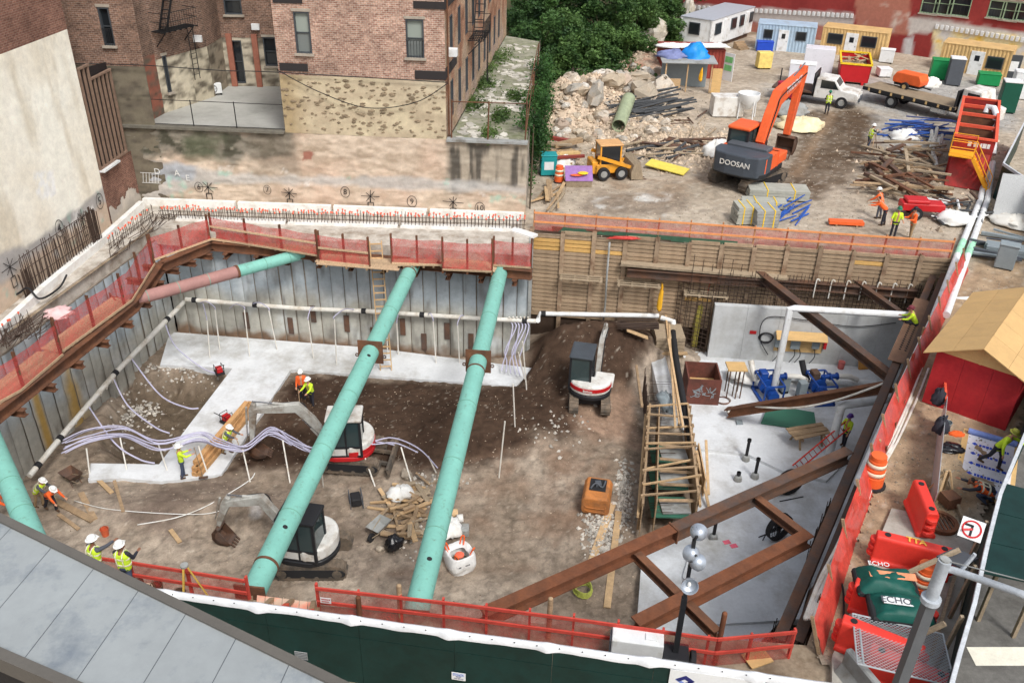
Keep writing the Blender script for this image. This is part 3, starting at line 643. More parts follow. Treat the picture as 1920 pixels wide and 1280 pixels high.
# air conditioners, fire escape and drain pipe on the side wall
for u, z in ((.9,8.9),(9.6,12.3)):
 p = SB0+dS*u; b = MB(); b.cb((p.x+nS.x*.2,p.y+nS.y*.2,z), .4,.6,.42, aS); b.build('air_conditioner', m_white, hs1, world=True, bev=.02)
def fire_escape(root, P0, dv, nvec, z, l, name='fire_escape', stair_up=3.2):
 b = MB(); dv = dv.to_3d(); nn = nvec.to_3d(); P0 = P0.to_3d()
 for i in range(9): q = P0+nn*(.12+i*.11); b.beam(q+V(0,0,z), q+dv*l+V(0,0,z), .03, .03)
 for i in range(7): q = P0+dv*(l*i/6); b.beam(q+nn*.05+V(0,0,z-.04), q+nn*1.05+V(0,0,z-.04), .04, .05)
 for h in (.5,1.0):
  b.cyl(P0+nn*1.05+V(0,0,z+h), P0+nn*1.05+dv*l+V(0,0,z+h), .02, 5)
  for e in (0,l): b.cyl(P0+dv*e+nn*.05+V(0,0,z+h), P0+dv*e+nn*1.05+V(0,0,z+h), .02, 5)
 for i in range(15): q = P0+nn*1.05+dv*(l*i/14); b.cyl(q+V(0,0,z), q+V(0,0,z+1), .011, 4)
 for s in (.35,.9):
  b.beam(P0+nn*s+dv*.3+V(0,0,z), P0+nn*s+dv*(l-.2)+V(0,0,z+stair_up), .05, .12)
 for i in range(11):
  t = (i+.5)/11; q = P0+dv*(.3+(l-.5)*t)+V(0,0,z+stair_up*t); b.beam(q+nn*.35, q+nn*.9, .14, .03)
 for s in (0,.42): b.cyl(P0+nn*.95+dv*(l*.7+s)+V(0,0,z), P0+nn*.95+dv*(l*.7+s)+V(0,0,z-3.0), .025, 5)
 for i in range(9): q = P0+nn*.95+dv*(l*.7)+V(0,0,z-.3-i*.3); b.cyl(q, q+dv*.42, .015, 4)
 for e in (.2,l-.2): b.beam(P0+dv*e+nn*.9+V(0,0,z-.05), P0+dv*e+nn*.05+V(0,0,z-.9), .04, .05)
 return b.build(name, m_iron, root, world=True)
fire_escape(hs1, SB0+dS*7.5, dS, nS, 8.2, 3.0, stair_up=4.5)
b = MB(); b.tube([(SB0+dS*.3+nS*.1).to_3d()+V(0,0,4.4+i*1.5) for i in range(8)], .05, 6); b.build('drain_pipe', m_rust, hs1, world=True)
# ---- sagging cables
def cable(name, label, pts, r=.025, sub=8, m=None, cat='cable'):
 b = MB(); b.tube(pts, r, 5, sub); return tag(b.build(name, m or m_black, None, smooth=True), label, cat)
cable('cable', 'black cable sagging in a deep curve across the yellow stone wall', [rp(522,130,.2),rp(600,170,.25),rp(690,200,.25),rp(780,190,.25),rp(840,155,.2)])
cable('cable', 'thin black cable running along the foot of the brickwork', [rp(140,117,.3),rp(270,120,.3),rp(420,130,.3),rp(520,134,.2),rp(840,153,.2)])

# ---- brown house with the recessed terrace
T = 4.25
A0 = V(*VP(118,100,RET0,RET1).xy); A1 = V(*VP(270,120,RET0,RET1).xy)
hs2 = thing('brick_house', 'dark brown brick tenement with fire escape around the recessed concrete terrace', 'building', (A1.x,A1.y,T))
plan = [A0-V(2,0), A1] + [V(*G(x,y,T).xy) for x,y in ((284,226),(309,212),(369,192),(402,181),(428,161))]
plan += [V(-13.0,plan[-1].y+.35)]
def cd(seed, base=7.7):
 def f(U, W):
  st = stains(U,W,seed,.6); return st
 return f
def cst(seed, lite):
 def f(U, W):
  c = rgbmix(full(U,lin(*lite)), full(U,lin(104,96,84)), np.clip(fbm(U,W*2.2,1.4,seed)*4-1.8,0,1)); return rgbmix(c, full(U,lin(84,78,68)), np.clip(fbm(U*1.2,W*3.5,1.3,seed+3)*6-3.7,0,1)*.8)
 return f
segwins = {0:[[(182,14),(217,86)]], 1:[], 2:[], 3:[[(303,106),(322,172)],[(256,8),(278,76)]], 4:[], 5:[[(381,88),(398,146)],[(359,-10),(385,44)]], 6:[[(429,76),(462,156)],[(492,70),(522,124)],[(415,-25),(455,28)]]}
order = [(0,1),(1,2),(2,3),(3,4),(4,5),(5,6),(6,7)]
lites = [(122,114,98),(120,100,84),(150,96,80),(206,196,174),(196,186,164),(160,150,132),(196,186,166)]
for k, (i, j) in enumerate(order):
 a, c = plan[i], plan[j]
 if (c-a).length < .1: continue
 hol = [rect(r, a, c) for r in segwins.get(k, [])]
 hol = [(max(.08,min(h[0],h[2])), min(h[1],h[3]), min((c-a).length-.08,max(h[0],h[2])), max(h[1],h[3])) for h in hol]; hol = [h for h in hol if h[2]-h[0] > .25]
 zb = 7.7 if k in (0,1,2) else 7.3
 hl = [(h[0],max(h[1],.0),h[2],min(h[3],zb)) for h in hol if h[1] < zb]; hh = [(h[0],max(h[1],zb),h[2],h[3]) for h in hol if h[3] > zb]
 wallsheet('base_wall', a, c, T-.3 if k else 0, zb, .12, cst(260+k*5, lites[k]), m_vwall, hs2, (lambda U,W: .06*(fbm(U,W*2.5,1.5,270)-.5)), holes=hl)
 wallsheet('wall', a, c, zb, 16.5, .35, cd(280+k*3), m_dbrick, hs2, holes=hh)
 for h in hol:
  isd = k == 6 and h[1] < T+.6
  window(hs2, a, c, *h, pm=m_paned, sill=not isd, bars=k == 0, dep=.2)
b = MB(); b.add([(q.x,q.y,T) for q in [A1,plan[2],plan[3],plan[4],plan[5],plan[6],plan[7],V(-12.9,47.8)]], [tuple(range(8))]); b.v = [(x,y,z-.02) for x,y,z in b.v]
o = b.build('terrace', mat('terrace_concrete', L(182,182,176), .9, .08, .8, .2, dirt=L(150,150,144), dirt_amt=.4, dscale=.4)); o['kind'] = 'structure'
dd = (plan[4]-plan[3]).normalized(); fire_escape(hs2, plan[3]+dd*.05, dd, V(dd.y,-dd.x), 8.9, 2.6, stair_up=4.8)
b = MB(); p = plan[6]+V(.55,-.05); b.beam((p.x-.08,p.y,T),(p.x-.08,p.y,T+3.3),.35,.16,(0,1,0)); b.beam((p.x+1.55,p.y,T),(p.x+1.55,p.y,T+3.3),.35,.16,(0,1,0)); b.build('door_surround', mat('terracotta_paint', L(160,104,86)), hs2, world=True)
ac = thing('air_conditioner', 'white outdoor air conditioning unit standing on the terrace by the wall', 'air conditioner', G(404,178,T), .5)
b = MB(); b.box(-.42,-.17,.1,.42,.17,.72); b.build('casing', m_white, ac, bev=.02); b = MB(); b.ring((-.12,-.172,.41),(-.12,-.19,.41),.25,.22,16)
for i in range(6): b.beam((-.12,-.185,.41),(-.12+.22*math.cos(i*1.05),-.185,.41+.22*math.sin(i*1.05)),.015,.01)
b.build('fan_grille', m_black, ac); b = MB(); b.box(-.4,-.15,0,-.3,.15,.1).box(.3,-.15,0,.4,.15,.1); b.build('foot', m_black, ac)
for px, lab in (((372,72),'grey meter box beside the upper bay window'),((480,50),'pale junction box on brick above the terrace door')):
 sg = (plan[5],plan[6]) if px[0] < 400 else (plan[6],plan[7]); p = VP(*px,*sg); b = MB(); b.cb(p-V(0,.12,0), .5,.2,.38, 0); tag(b.build('junction_box', m_white, None, bev=.015), lab, 'junction box')
# chain-link parapet fence on the terrace edge
fe = thing('terrace_fence', 'thin chain link fence on black posts along the terrace edge', 'fence', (A1.x,A1.y,4.5))
b = MB(); p0, p1 = rp(281,228,-.1), rp(534,241,-.1); p0.z = p1.z = 4.53
for t in (0,1): b.cyl(p0+V(0,0,1.35*t+.05), p1+V(0,0,1.35*t+.05), .02, 5)
b.build('rail', m_iron, fe, world=True)
for t in (0,.32,.64,1): q = p0.lerp(p1,t); b = MB(); b.cyl(q,q+V(0,0,1.45),.03,6); b.build('post', m_iron, fe, world=True)
# ---- plastered left building
LB0, LB1 = V(-23.9,24), V(-22.19,44.7); d, nv, az = wfac(LB0,LB1)
hs3 = thing('plastered_building', 'tall brick building with a cream plastered flank on the left edge', 'building', (LB1.x,LB1.y,0))
wallsheet('wall', LB0, LB1, -.3, 19, .4, lambda U,W: stains(U,W,291,.75), m_rbrick, hs3)
a = LB1; wallsheet('return_wall', LB1, LB1-V(6,-.3), -.3, 19, .4, lambda U,W: stains(U,W,293,.75), m_rbrick, hs3)
def cb_(U, W):
 P = lambda pts: UZ(pts, LB0, LB1); yy = U
 c = rgbmix(full(U,lin(250,247,234)), full(U,lin(240,233,216)), np.clip(fbm(U,W,.4,295)*3-1,0,1))
 st = np.clip(fbm(U*2,W*.4,.7,296)*3.4-1.9,0,1); c = rgbmix(c, full(U,lin(204,192,168)), st*.6)
 gl = soft(U,W,P([(-200,560),(0,475),(60,455),(150,385),(200,345),(280,320),(280,420),(0,700),(-300,900)]),.2,.22,297); c = rgbmix(c, full(U,lin(176,172,168)), gl)
 g2 = soft(U,W,P([(-200,620),(0,530),(100,450),(200,375),(280,345),(280,420),(0,700),(-300,900)]),.3,.3,298); c = rgbmix(c, full(U,lin(200,180,160)), g2)
 c = rgbmix(c, full(U,lin(232,230,226)), gl*np.clip(fbm(U,W,1.3,299)*9-6,0,1)*.8); c = rgbmix(c, full(U,lin(150,190,176)), gl*np.clip(fbm(U,W,1.7,300)*9-6.4,0,1)*.6)
 w_ = soft(U,W,P([(60,325),(98,318),(103,365),(70,375)]),.12,.12,301,3); c = rgbmix(c, full(U,lin(244,244,240)), w_*np.clip(fbm(U,W,4,302)*5-1.6,0,1)); return c
b0 = LB0+nv*.06; b1 = LB1+nv*.06
wallsheet('plaster', b0, b1, -.3, 10.45, .12, cb_, m_vwall, hs3, lambda U,W: .03*(fbm(U,W,1.2,303)-.5), lambda U,W: (W < 10.35+.14*fbm(U,W*0,1.6,305)) & (U < U.max()-.12*fbm(W,U*0,2,306)*(W < 8)))
def lp(x, y, o=.12): p = VP(x,y,LB0,LB1); return V(p.x+nv.x*o,p.y+nv.y*o,p.z)
rotL = (math.pi/2,0,az)
for s, x, y in (('4',107,428),('5',183,377)):
 ringmark(hs3, lp(x,y), .42, rotL, m_mark); text(s, .6, m_mark, hs3, inv3(hs3, lp(x,y)), rotL, 'pile_number')
for x, y in ((14,500),(150,408)): star(hs3, lp(x,y), rotL, m_mark, .45)
# stud-framed opening and brick patch between the plastered flank and the brown house
sp0, sp1 = LB1+V(.02,.0), V(-21.93,48.3); d, nv, az = wfac(sp0,sp1); sl_ = (sp1-sp0).length
st = thing('stud_frame', 'dark opening filled with upright brown timber studs beside the plaster wall', 'frame', (sp0.x,sp0.y,2.5))
def W2(u, z, o=0): p = sp0+d*u+nv*o; return V(p.x,p.y,z)
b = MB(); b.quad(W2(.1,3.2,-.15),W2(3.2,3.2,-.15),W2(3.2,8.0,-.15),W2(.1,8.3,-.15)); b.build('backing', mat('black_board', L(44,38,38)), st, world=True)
for i in range(8):
 u = .12+i*.43; zt = 8.35 if i < 3 else 7.6; b = MB(); b.beam(W2(u,3.15),W2(u,zt),.09,.12,(nv.x,nv.y,0)); b.build('stud', mat('brown_stud', L(136,112,96), .9, .2, 3, .2), st, world=True)
for (u0, u1, z) in ((.05,1.1,8.35),(1.0,3.2,7.62),(.05,3.2,3.1)): b = MB(); b.beam(W2(u0,z),W2(u1,z),.14,.1); b.build('plate', MATS['brown_stud'], st, world=True)
bp = thing('brick_pier', 'red brick patch with a white sill under the stud framed opening', 'wall', (sp0.x,sp0.y,-.3))
wallsheet('wall', sp0-nv*.02, sp1, -.3, 3.0, .25, lambda U,W: stains(U,W,311,.7), m_rbrick, bp)
wallsheet('plaster', sp0+nv*.05, sp1+nv*.05, -.3, 1.6, .1, lambda U,W: rgbmix(full(U,lin(186,178,168)), full(U,lin(206,196,182)), np.clip(fbm(U,W,.9,312)*3-1,0,1)), m_vwall, bp, None, lambda U,W: fbm(U,W,1.1,313)*.9+.15 > (W+.3)/1.9)
b = MB(); b.beam(W2(0,3.02,.1),W2(1.8,3.02,.1),.35,.1); b.build('sill', m_white, bp, world=True)

# ---- flagstone strip beside the brick house
b = MB(); b.add([(SB0.x,SB0.y,4.2),(S0.x,S0.y,4.2),(S1.x,S1.y,4.2),(SB1.x,SB1.y,4.2)],[(0,1,2,3)])
fl = b.build('paved_strip', mat('strip_soil', L(150,148,132), .95, .25, 2, .4, dirt=L(110,116,84), dirt_amt=.4)); fl['kind'] = 'structure'
fm_ = mat('flagstone', L(196,192,182), .9, .2, 3, .4, rand=.22); fms = []
for k in range(5):
 rr = random.Random(k); n = 7; b = MB(); b.ext([(math.cos(2*math.pi*i/n)*rr.uniform(.7,1.05), math.sin(2*math.pi*i/n)*rr.uniform(.7,1.05)) for i in range(n)], 'z', 0, 1); fms.append(b.mesh('flagstone', fm_))
rg = random.Random(12)
for i in range(260):
 t = rg.random()**1.6; y = 47.6+t*25; x = rg.uniform(SB0.x+(y-47)*.1+.25, .3+(y-47)*.04); 
 if fbm(np.array([x]),np.array([y]),.5,321)[0] > .62: continue
 s = rg.uniform(.16,.42); piece(rg.choice(fms), 'flagstone', (x,y,4.2), (rg.uniform(-.06,.06),rg.uniform(-.06,.06),rg.uniform(0,6)), fl, (s,s*rg.uniform(.5,.8),rg.uniform(.03,.09)))

# ================================================================== leaves and trees
def leafmat(name):
 m, t, p = _nodes(name); MATS[name] = m
 a = t.nodes.new('ShaderNodeAttribute'); a.attribute_name = 'Col'; t.links.new(a.outputs['Color'], p.inputs['Base Color'])
 p.inputs['Roughness'].default_value = .55; p.inputs['Specular IOR Level'].default_value = .25
 tr = t.nodes.new('ShaderNodeBsdfTranslucent'); t.links.new(a.outputs['Color'], tr.inputs[0]); mx = t.nodes.new('ShaderNodeMixShader'); mx.inputs[0].default_value = .25
 t.links.new(p.outputs[0], mx.inputs[1]); t.links.new(tr.outputs[0], mx.inputs[2]); t.links.new(mx.outputs[0], t.nodes['Material Output'].inputs[0]); return m
m_leaf = leafmat('leaves'); m_bark = mat('bark', L(84,72,58), .9, .25, 4, .5)
def leaves(name, pts, size, c0, c1, parent=None, seed=0, kind=None):
 r = np.random.default_rng(seed); n = len(pts); pts = np.asarray(pts)
 a = r.normal(size=(n,3)); a[:,2] *= .6; a /= np.linalg.norm(a,axis=1)[:,None]; h = r.normal(size=(n,3)); h[:,2] += 1.3; b_ = np.cross(a,h); b_ /= np.linalg.norm(b_,axis=1)[:,None]
 s = size*r.uniform(.6,1.3,(n,1)); P = np.stack([pts-a*s, pts-b_*s*.55, pts+a*s, pts+b_*s*.55],1).reshape(-1,3)
 me = bpy.data.meshes.new(name); me.from_pydata(P, [], np.arange(n*4).reshape(-1,4))
 f = r.random((n,1)); cl = np.clip(fbm(pts[:,0]*1.0,pts[:,2]+pts[:,1]*.7,.9,seed)[:,None]*1.8-.4+.35*(f-.5),0,1); c = np.array(c0)*(1-cl)+np.array(c1)*cl
 at = me.attributes.new('Col','FLOAT_COLOR','POINT'); cc = np.ones((n*4,4),np.float32); cc[:,:3] = np.repeat(c,4,0); at.data.foreach_set('color', cc.ravel())
 me.materials.append(m_leaf); o = bpy.data.objects.new(name, me); COL.objects.link(o)
 if parent is not None: o.parent = parent
 if kind: o['kind'] = kind
 return o
def tree(label, loc, h, rad, n, c0, c1, seed, trunk_h=.35, sq=.8):
 rr = np.random.default_rng(seed); root = thing('tree', label, 'tree', loc, 0, 'trees on the slope behind the rubble')
 b = MB(); th = h*trunk_h; b.cyl((0,0,-.3),(0,0,th),.20,8,.13); cl = []
 for i in range(22):
  ang = rr.uniform(0,6.28); q = rr.random()**.6; z = th*.4+(h-th*.4)*rr.random(); pr = rad*math.sqrt(max(.05,1-((z-h*.55)/(h*.55))**2))
  c = np.array([math.cos(ang)*q*pr, math.sin(ang)*q*pr, z]); cl.append((c, rad*rr.uniform(.22,.42)))
  if i < 9: b.cyl((0,0,min(th,z*.6)),tuple(c*.9),.06,5,.02)
 b.build('trunk', m_bark, root); P = []
 for c, r_ in cl:
  k = n//22; dv = rr.normal(size=(k,3)); dv /= np.linalg.norm(dv,axis=1)[:,None]; q = rr.random((k,1))**.35
  P.append(c+dv*q*r_*np.array([1.15,1.15,sq]))
 leaves('crown', np.concatenate(P), .17, c0, c1, root, seed); return root
gd, gm, gl_ = (.024,.06,.02), (.09,.18,.05), (.13,.23,.065)
tl = [((1010,70),82,8.5,3.0,'dense dark green tree behind the brick house wall, nearest the paved strip',0),((985,30),90,9,3.0,'dark tree at the top edge closest to the brick house',0),
      ((1075,95),83,8,3.2,'large bright green bushy tree right above the boulder heap',1),((1060,20),92,10,3.4,'deep green tree at the top edge between two darker trees',0),
      ((1135,70),87,8,3.2,'broad mid green tree left of the pale rock face',1),((1140,10),97,9,3.6,'tall dark green tree at the top edge above the pale rock',0),
      ((1215,25),97,8,3.4,'round green tree left of the long white office trailer',1),((1275,5),102,9,3.2,'tree at the top edge behind the white office trailer',1),
      ((1185,55),90,8,3.2,'mid green tree between the pale rock and the tall dark green tree',1),((1250,40),94,7,3.0,'bushy tree beside the white trailer end wall',1),((1165,100),84,5,2.6,'low spreading tree above the right shoulder of the boulders',1),((1045,135),78,5,2.2,'low leafy tree at the left foot of the boulder heap',1),((1115,125),80,4.5,2.4,'low shrubby tree hanging over the boulders',1)]
for i, (px, yy, h, rad, lab, br) in enumerate(tl):
 dr = ray(*px); p = cC+dr*(yy/dr.y); zb = p.z-h*.55; p.z = zb
 tree(lab, p, h, rad, 9000, gd if not br else (.022,.06,.016), gm if not br else gl_, 400+i, .4)
# a soil bank carries the trees
bx, by = np.meshgrid(np.arange(-6,13,.8), np.arange(73,118,.8), indexing='ij')
bz = np.clip((by-74)/22,0,1)*3.2*np.clip((12-bx)/5,0,1)+.5*fbm(bx,by,.4,331)-.25; bz = np.where(by < 76, bz-.8, bz)
o = sheet('bank', np.stack([bx,by,bz],-1), full(bx,lin(78,76,52)), m_vdirt); o['kind'] = 'structure'
# low weeds on the bank
rr = np.random.default_rng(9); n = 9000; q = np.stack([rr.uniform(-1,12,n), rr.uniform(76,96,n), np.zeros(n)],1); q[:,2] = np.clip((q[:,1]-74)/22,0,1)*3.2*np.clip((12-q[:,0])/5,0,1)+rr.random(n)*.9+.15
leaves('undergrowth', q, .2, gd, gm, None, 441, 'stuff'); bpy.data.objects['undergrowth']['label'] = 'tangled dark undergrowth below the trees'; bpy.data.objects['undergrowth']['category'] = 'undergrowth'
# pale outcrop between the trees
for px, yy, s, lab in (((1232,60),92,(1.0,.7,1.3),'white rock face standing among the trees'),((1205,75),90,(.8,.6,.8),'smaller pale rock beside the white rock face'),((1290,28),100,(.7,.7,1.8),'narrow white rock left of the trailer roof')):
 dr = ray(*px); p = cC+dr*(yy/dr.y); b = MB(); b.ball((0,0,0),1,1,1,12,8); b.noisy(.13, int(px[0])); o = b.build('rock_outcrop', mat('pale_rock', L(206,200,188), .9, .25, 1.5, .6, dirt=L(150,140,118), dirt_amt=.4)); o.location = p; o.scale = s; tag(o, lab, 'rock')
# ivy over the side retaining wall
iv = thing('ivy', 'thick green ivy shrub hanging over the side wall by the paved strip', 'shrub', (1.2,52,0)); rr = np.random.default_rng(77); P = []
for i in range(60):
 t = rr.random()**.8; y = 47.8+t*17; c = np.array([.75+.05*(y-47)+rr.normal()*.35, y, rr.uniform(.4,5.2) if t < .7 else rr.uniform(2.5,5.2)]); k = 260; dv = rr.normal(size=(k,3)); P.append(c+dv*np.array([.33,.6,.5])*.8)
P = np.concatenate(P); P = P[(P[:,0] > .62+.04*(P[:,1]-47)) | (P[:,2] > 4.3)]; leaves('foliage', P-np.array([1.2,52,0]), .10, (.015,.045,.012), (.06,.15,.035), iv, 78)
b = MB()
for i in range(8): y = -4+i*1.6; b.cyl((-.35+.05*i,y,-.1),(-.3+.05*i,y+.2,4.6),.05,5,.03)
b.build('stem', m_bark, iv)
gr = []; rr = np.random.default_rng(79)
for cx, cy, s, n in ((-2.4,60,.8,900),(-2.6,64.5,.8,900),(-2.9,55,.7,800),(-1.0,52.5,.6,600),(-.2,57,.5,500),(-1.6,49,.5,300),(-1.5,68,1.0,800)): gr.append(np.stack([cx+rr.normal(size=n)*s*.6, cy+rr.normal(size=n)*s*1.3, 4.22+np.abs(rr.normal(size=n))*.16],1))
leaves('grass', np.concatenate(gr), .09, (.04,.08,.02), (.12,.19,.05), None, 81, 'stuff'); tag(bpy.data.objects['grass'], 'green weeds growing between the flagstones', 'grass')
pf = thing('strip_fence', 'rusty pipe fence around the paved strip corner', 'fence', (S0.x,S0.y,4.4))
for x, y in ((.45,47.2),(.9,54),(1.3,62),(-1.6,47.15),(-3.6,47.3)): b = MB(); b.cyl((x,y,4.3),(x+.05,y,6.6),.04,6); b.build('post', m_rust, pf, world=True)
b = MB(); b.cyl((-3.6,47.3,6.5),(.45,47.2,6.5),.03,6).cyl((.45,47.2,6.5),(1.3,62,6.5),.03,6).cyl((.45,47.2,4.6),(.9,54,6.4),.03,5); b.build('rail', m_rust, pf, world=True)

# ================================================================== red building across the yard
RB0, RB1 = V(14,111.5), V(62,74.5); d, nv, az = wfac(RB0,RB1)
rb = thing('red_brick_building', 'red painted brick building with pale dentil courses behind the site trailers', 'building', (RB0.x,RB0.y,0))
Pq = lambda pts: UZ(pts, RB0, RB1)
wr = [rect(r,RB0,RB1) for r in ([(1733,-14),(1756,28)],[(1758,-14),(1782,30)],[(1785,-14),(1815,33)],[(1858,0),(1880,36)],[(1883,2),(1905,40)],[(1908,4),(1932,42)])]
wr = [(h[0],h[1],h[2],h[3]) for h in wr]
def crb(U, W):
 c = rgbmix(full(U,lin(150,62,58)), full(U,lin(132,52,50)), np.clip(fbm(U,W,.3,341)*3-1,0,1))
 g = soft(U,W,Pq([(1200,0),(1300,8),(1600,26),(1600,52),(1300,38),(1200,36)]),.3,.2,342); c = rgbmix(c, full(U,lin(186,178,172)), g)
 g = soft(U,W,Pq([(1200,36),(1600,50),(1600,110),(1200,90)]),.3,.2,344); c = rgbmix(c, full(U,lin(176,120,104)), g*.8)
 br = soft(U,W,Pq([(1604,-40),(1710,-40),(1703,66),(1604,62)]),.2,.15,343); c = rgbmix(c, full(U,lin(166,110,94)), br); c = rgbmix(c, full(U,lin(196,182,170)), br*np.clip(fbm(U,W,.9,345)*6-3.8,0,1))
 g = soft(U,W,Pq([(1703,32),(1760,36),(1940,66),(1940,80),(1750,60),(1705,66)]),.25,.2,346); c = rgbmix(c, full(U,lin(188,182,176)), g)
 yl = soft(U,W,Pq([(1752,54),(1940,72),(1940,135),(1745,120)]),.3,.3,347); yc = rgbmix(full(U,lin(220,206,160)), full(U,lin(200,196,190)), np.clip(fbm(U,W,.8,348)*5-2.2,0,1)); yc = rgbmix(yc, full(U,lin(226,188,84)), np.clip(fbm(U,W,1.1,349)*6-3.7,0,1)); c = c*(1-yl[...,None])+yc*yl[...,None]
 gp = soft(U,W,Pq([(1697,70),(1713,70),(1706,115),(1690,112)]),.15,.1,350); c = rgbmix(c, full(U,lin(186,186,188)), gp); return c
wallsheet('wall', RB0, RB1, -.2, 14, .28, lambda U,W: crb(U,W)*1.15, m_vwall, rb, holes=wr)
mg = mat('green_window_paint', L(150,170,140), .6, .15)
for h in wr: window(rb, RB0, RB1, *h, fm=mg, pm=m_paned, bars=True, dep=.25)
b = MB(); b.cb((0,0,0), .26,.16,.42); db = b.mesh('dentil_block', m_white)
for (xa, ya, xb, yb, n) in ((1302,14,1598,30,34),(1757,50,1936,78,20)):
 for i in range(n):
  t = i/(n-1); p = VP(xa+(xb-xa)*t, ya+(yb-ya)*t, RB0, RB1); piece(db, 'dentil_block', V(p.x+nv.x*.06,p.y+nv.y*.06,p.z)-rb.location, (0,0,az), rb)
# ================================================================== pit edge: caps, walers, platforms, netting
m_net = netting('red_netting', L(190,72,68), .56)
m_net2 = netting('dense_red_netting', L(206,70,58), .78)
m_netd = netting('dull_red_netting', L(176,66,60), .46)
m_ored = mat('orange_red_paint', L(222,92,66), .7, .15, 3, .1)
m_orail = mat('orange_rail_wood', L(226,150,96), .8, .15, 3, .15)
m_green = mat('mint_green_paint', L(126,186,172), .6, .08, 1.0, .08, dirt=L(104,132,112), dirt_amt=.12, spec=.3, dscale=5)
m_pink = mat('pink_primer', L(164,124,118), .75, .12, 1.2, .15)
m_hose = mat('lilac_hose', L(188,186,208), .5, .08, 4, 0, spec=.4)
m_cap = mat('orange_bar_cap', L(236,110,84), .6, .15, 4, 0)
m_foam = mat('white_foam_board', L(232,232,228), .85, .06, 1.2, .2, dirt=L(206,200,190), dirt_amt=.3)
m_board = mat('platform_board', L(186,160,130), .85, .25, 3, .3, rand=.2, grain=(6,1,1))

def poly_slab(name, pts, z0, z1, m, kind=None):
 b = MB(); b.ext([(p.x,p.y) for p in pts], 'z', z0, z1); o = b.build(name, m)
 bm = bmesh.new(); bm.from_mesh(o.data); bmesh.ops.recalc_face_normals(bm, faces=bm.faces); bm.to_mesh(o.data); bm.free()
 if kind: o['kind'] = kind
 return o
def Gz(z): return lambda x, y: G(x, y, z)
g5 = Gz(-.5)
o = poly_slab('cap_beam', [BW0+V(-.2,-.25), BW1+V(-.1,-.25), V(.9,46.7), V(-21.6,48.1), V(-23.0,40), V(-27,20.5), V(-24.4,19.6)], -1.0, .015, mat('cap_concrete', L(196,190,180), .9, .15, 1.5, .3, dirt=L(150,138,124), dirt_amt=.4))
tag(o, 'concrete cap beam running round the back and left pit edge', 'cap beam')
def foam(name, label, pts, z, h, w):
 r = thing(name, label, 'insulation', pts[0])
 for a, c in zip(pts[:-1], pts[1:]):
  n = max(1,int((c-a).length/4.8)); 
  for i in range(n): p, q = a.lerp(c,i/n+.004), a.lerp(c,(i+1)/n-.004); b = MB(); b.beam(p+V(0,0,h/2),q+V(0,0,h/2),w,h*random.uniform(.96,1.03)); b.build('foam_board', m_foam, r, world=True)
 return r
bk0, bk1 = G(268,392,.0), G(992,415,.0)
foam('foam_insulation', 'white foam boards standing behind the back row of capped rebar', [G(268,384,-.02),G(985,412,-.02)], -.02, .42, .3)
foam('foam_insulation', 'low white kerb of foam boards in front of the capped rebar', [G(330,412,-.02),G(960,432,-.02),G(1003,446,-.02)], -.02, .14, .55)
foam('foam_insulation', 'white foam boards stepping down along the plastered flank', [G(-30,660,-.02),G(80,555,-.02),G(190,462,-.02),G(268,390,-.02)], -.02, .45, .3)
def rebars(name, label, a, c, n, h, caps=True, hz=3, rows=(0,), lean=.06, z=0, r=.016, cap_p=.75):
 t = thing(name, label, 'rebar', (a.x,a.y,a.z)); b = MB(); k = MB(); rg = random.Random(n+int(h*10)); d = (c-a).normalized(); s = V(-d.y,d.x,0)
 for off in rows:
  for i in range(n):
   p = a.lerp(c,(i+.5)/n)+s*(off+rg.uniform(-.03,.03)); q = p+V(rg.uniform(-lean,lean),rg.uniform(-lean,lean),h*rg.uniform(.85,1.1)); b.cyl(p-V(0,0,.2),q,r,4,cap=False)
   if caps and rg.random() < cap_p: k.cyl(q-V(0,0,.07),q+V(0,0,.015),.045,6)
  
 b.build('upright_bars', m_rebar, t, world=True)
 if hz:
  b = MB()
  for j in range(hz): zz = h*(.12+.3*j); b.cyl(a+V(0,0,zz),c+V(0,0,zz+rg.uniform(-.05,.05)),r,4)
  b.build('tie_bars', m_rebar, t, world=True)
 if caps: k.build('safety_caps', m_cap, t, world=True)['kind'] = 'stuff'
 return t
rebars('rebar_row', 'long row of upright rebar with orange caps along the back pit edge', G(300,412,0), G(985,432,0), 105, .75, rows=(0,.28), hz=3)
rebars('rebar_row', 'short row of orange capped rebar along the left pit edge near the corner', G(205,470,0), G(290,405,0), 26, .75, hz=2)
rebars('rebar_row', 'sparse orange capped rebar beside the netting at the left frame edge', G(-10,640,0), G(60,600,0), 9, .6, hz=2)
rebars('rebar_cage', 'tall bare black rebar fence in front of the plastered wall', G(58,560,0), G(192,462,0), 30, 2.0, caps=False, hz=4, rows=(0,.2), r=.02, lean=.1)
rebars('rebar_bundle', 'dense black bundle of upright rebar at the end of the tall rebar fence', G(180,470,0), G(194,460,0), 9, 2.1, caps=False, hz=0, rows=(0,.06), r=.025, lean=.04)
rebars('rebar_bundle', 'dark rebar bundle tied at the near end of the tall rebar fence', G(52,562,0), G(66,552,0), 9, 1.4, caps=False, hz=0, rows=(0,.06), r=.025, lean=.08)
cable('cable', 'thick black cable draped along the foot of the plastered wall', [G(-10,560,.5),G(30,552,.3),G(52,540,.8),G(75,560,.4),G(110,540,.2),G(125,515,.6)], .05)
b = MB()
for i in range(60): p = G(-15+150*random.random(), 0, 0); t = random.random(); p = G(0,660,-.05).lerp(G(70,630,-.05),t)+V(random.uniform(-.3,.3),random.uniform(-.5,.5),random.uniform(0,.5)); b.cyl(p,p+V(random.uniform(-.6,.6),random.uniform(.4,1.6),random.uniform(-.1,.2)),.018,4)
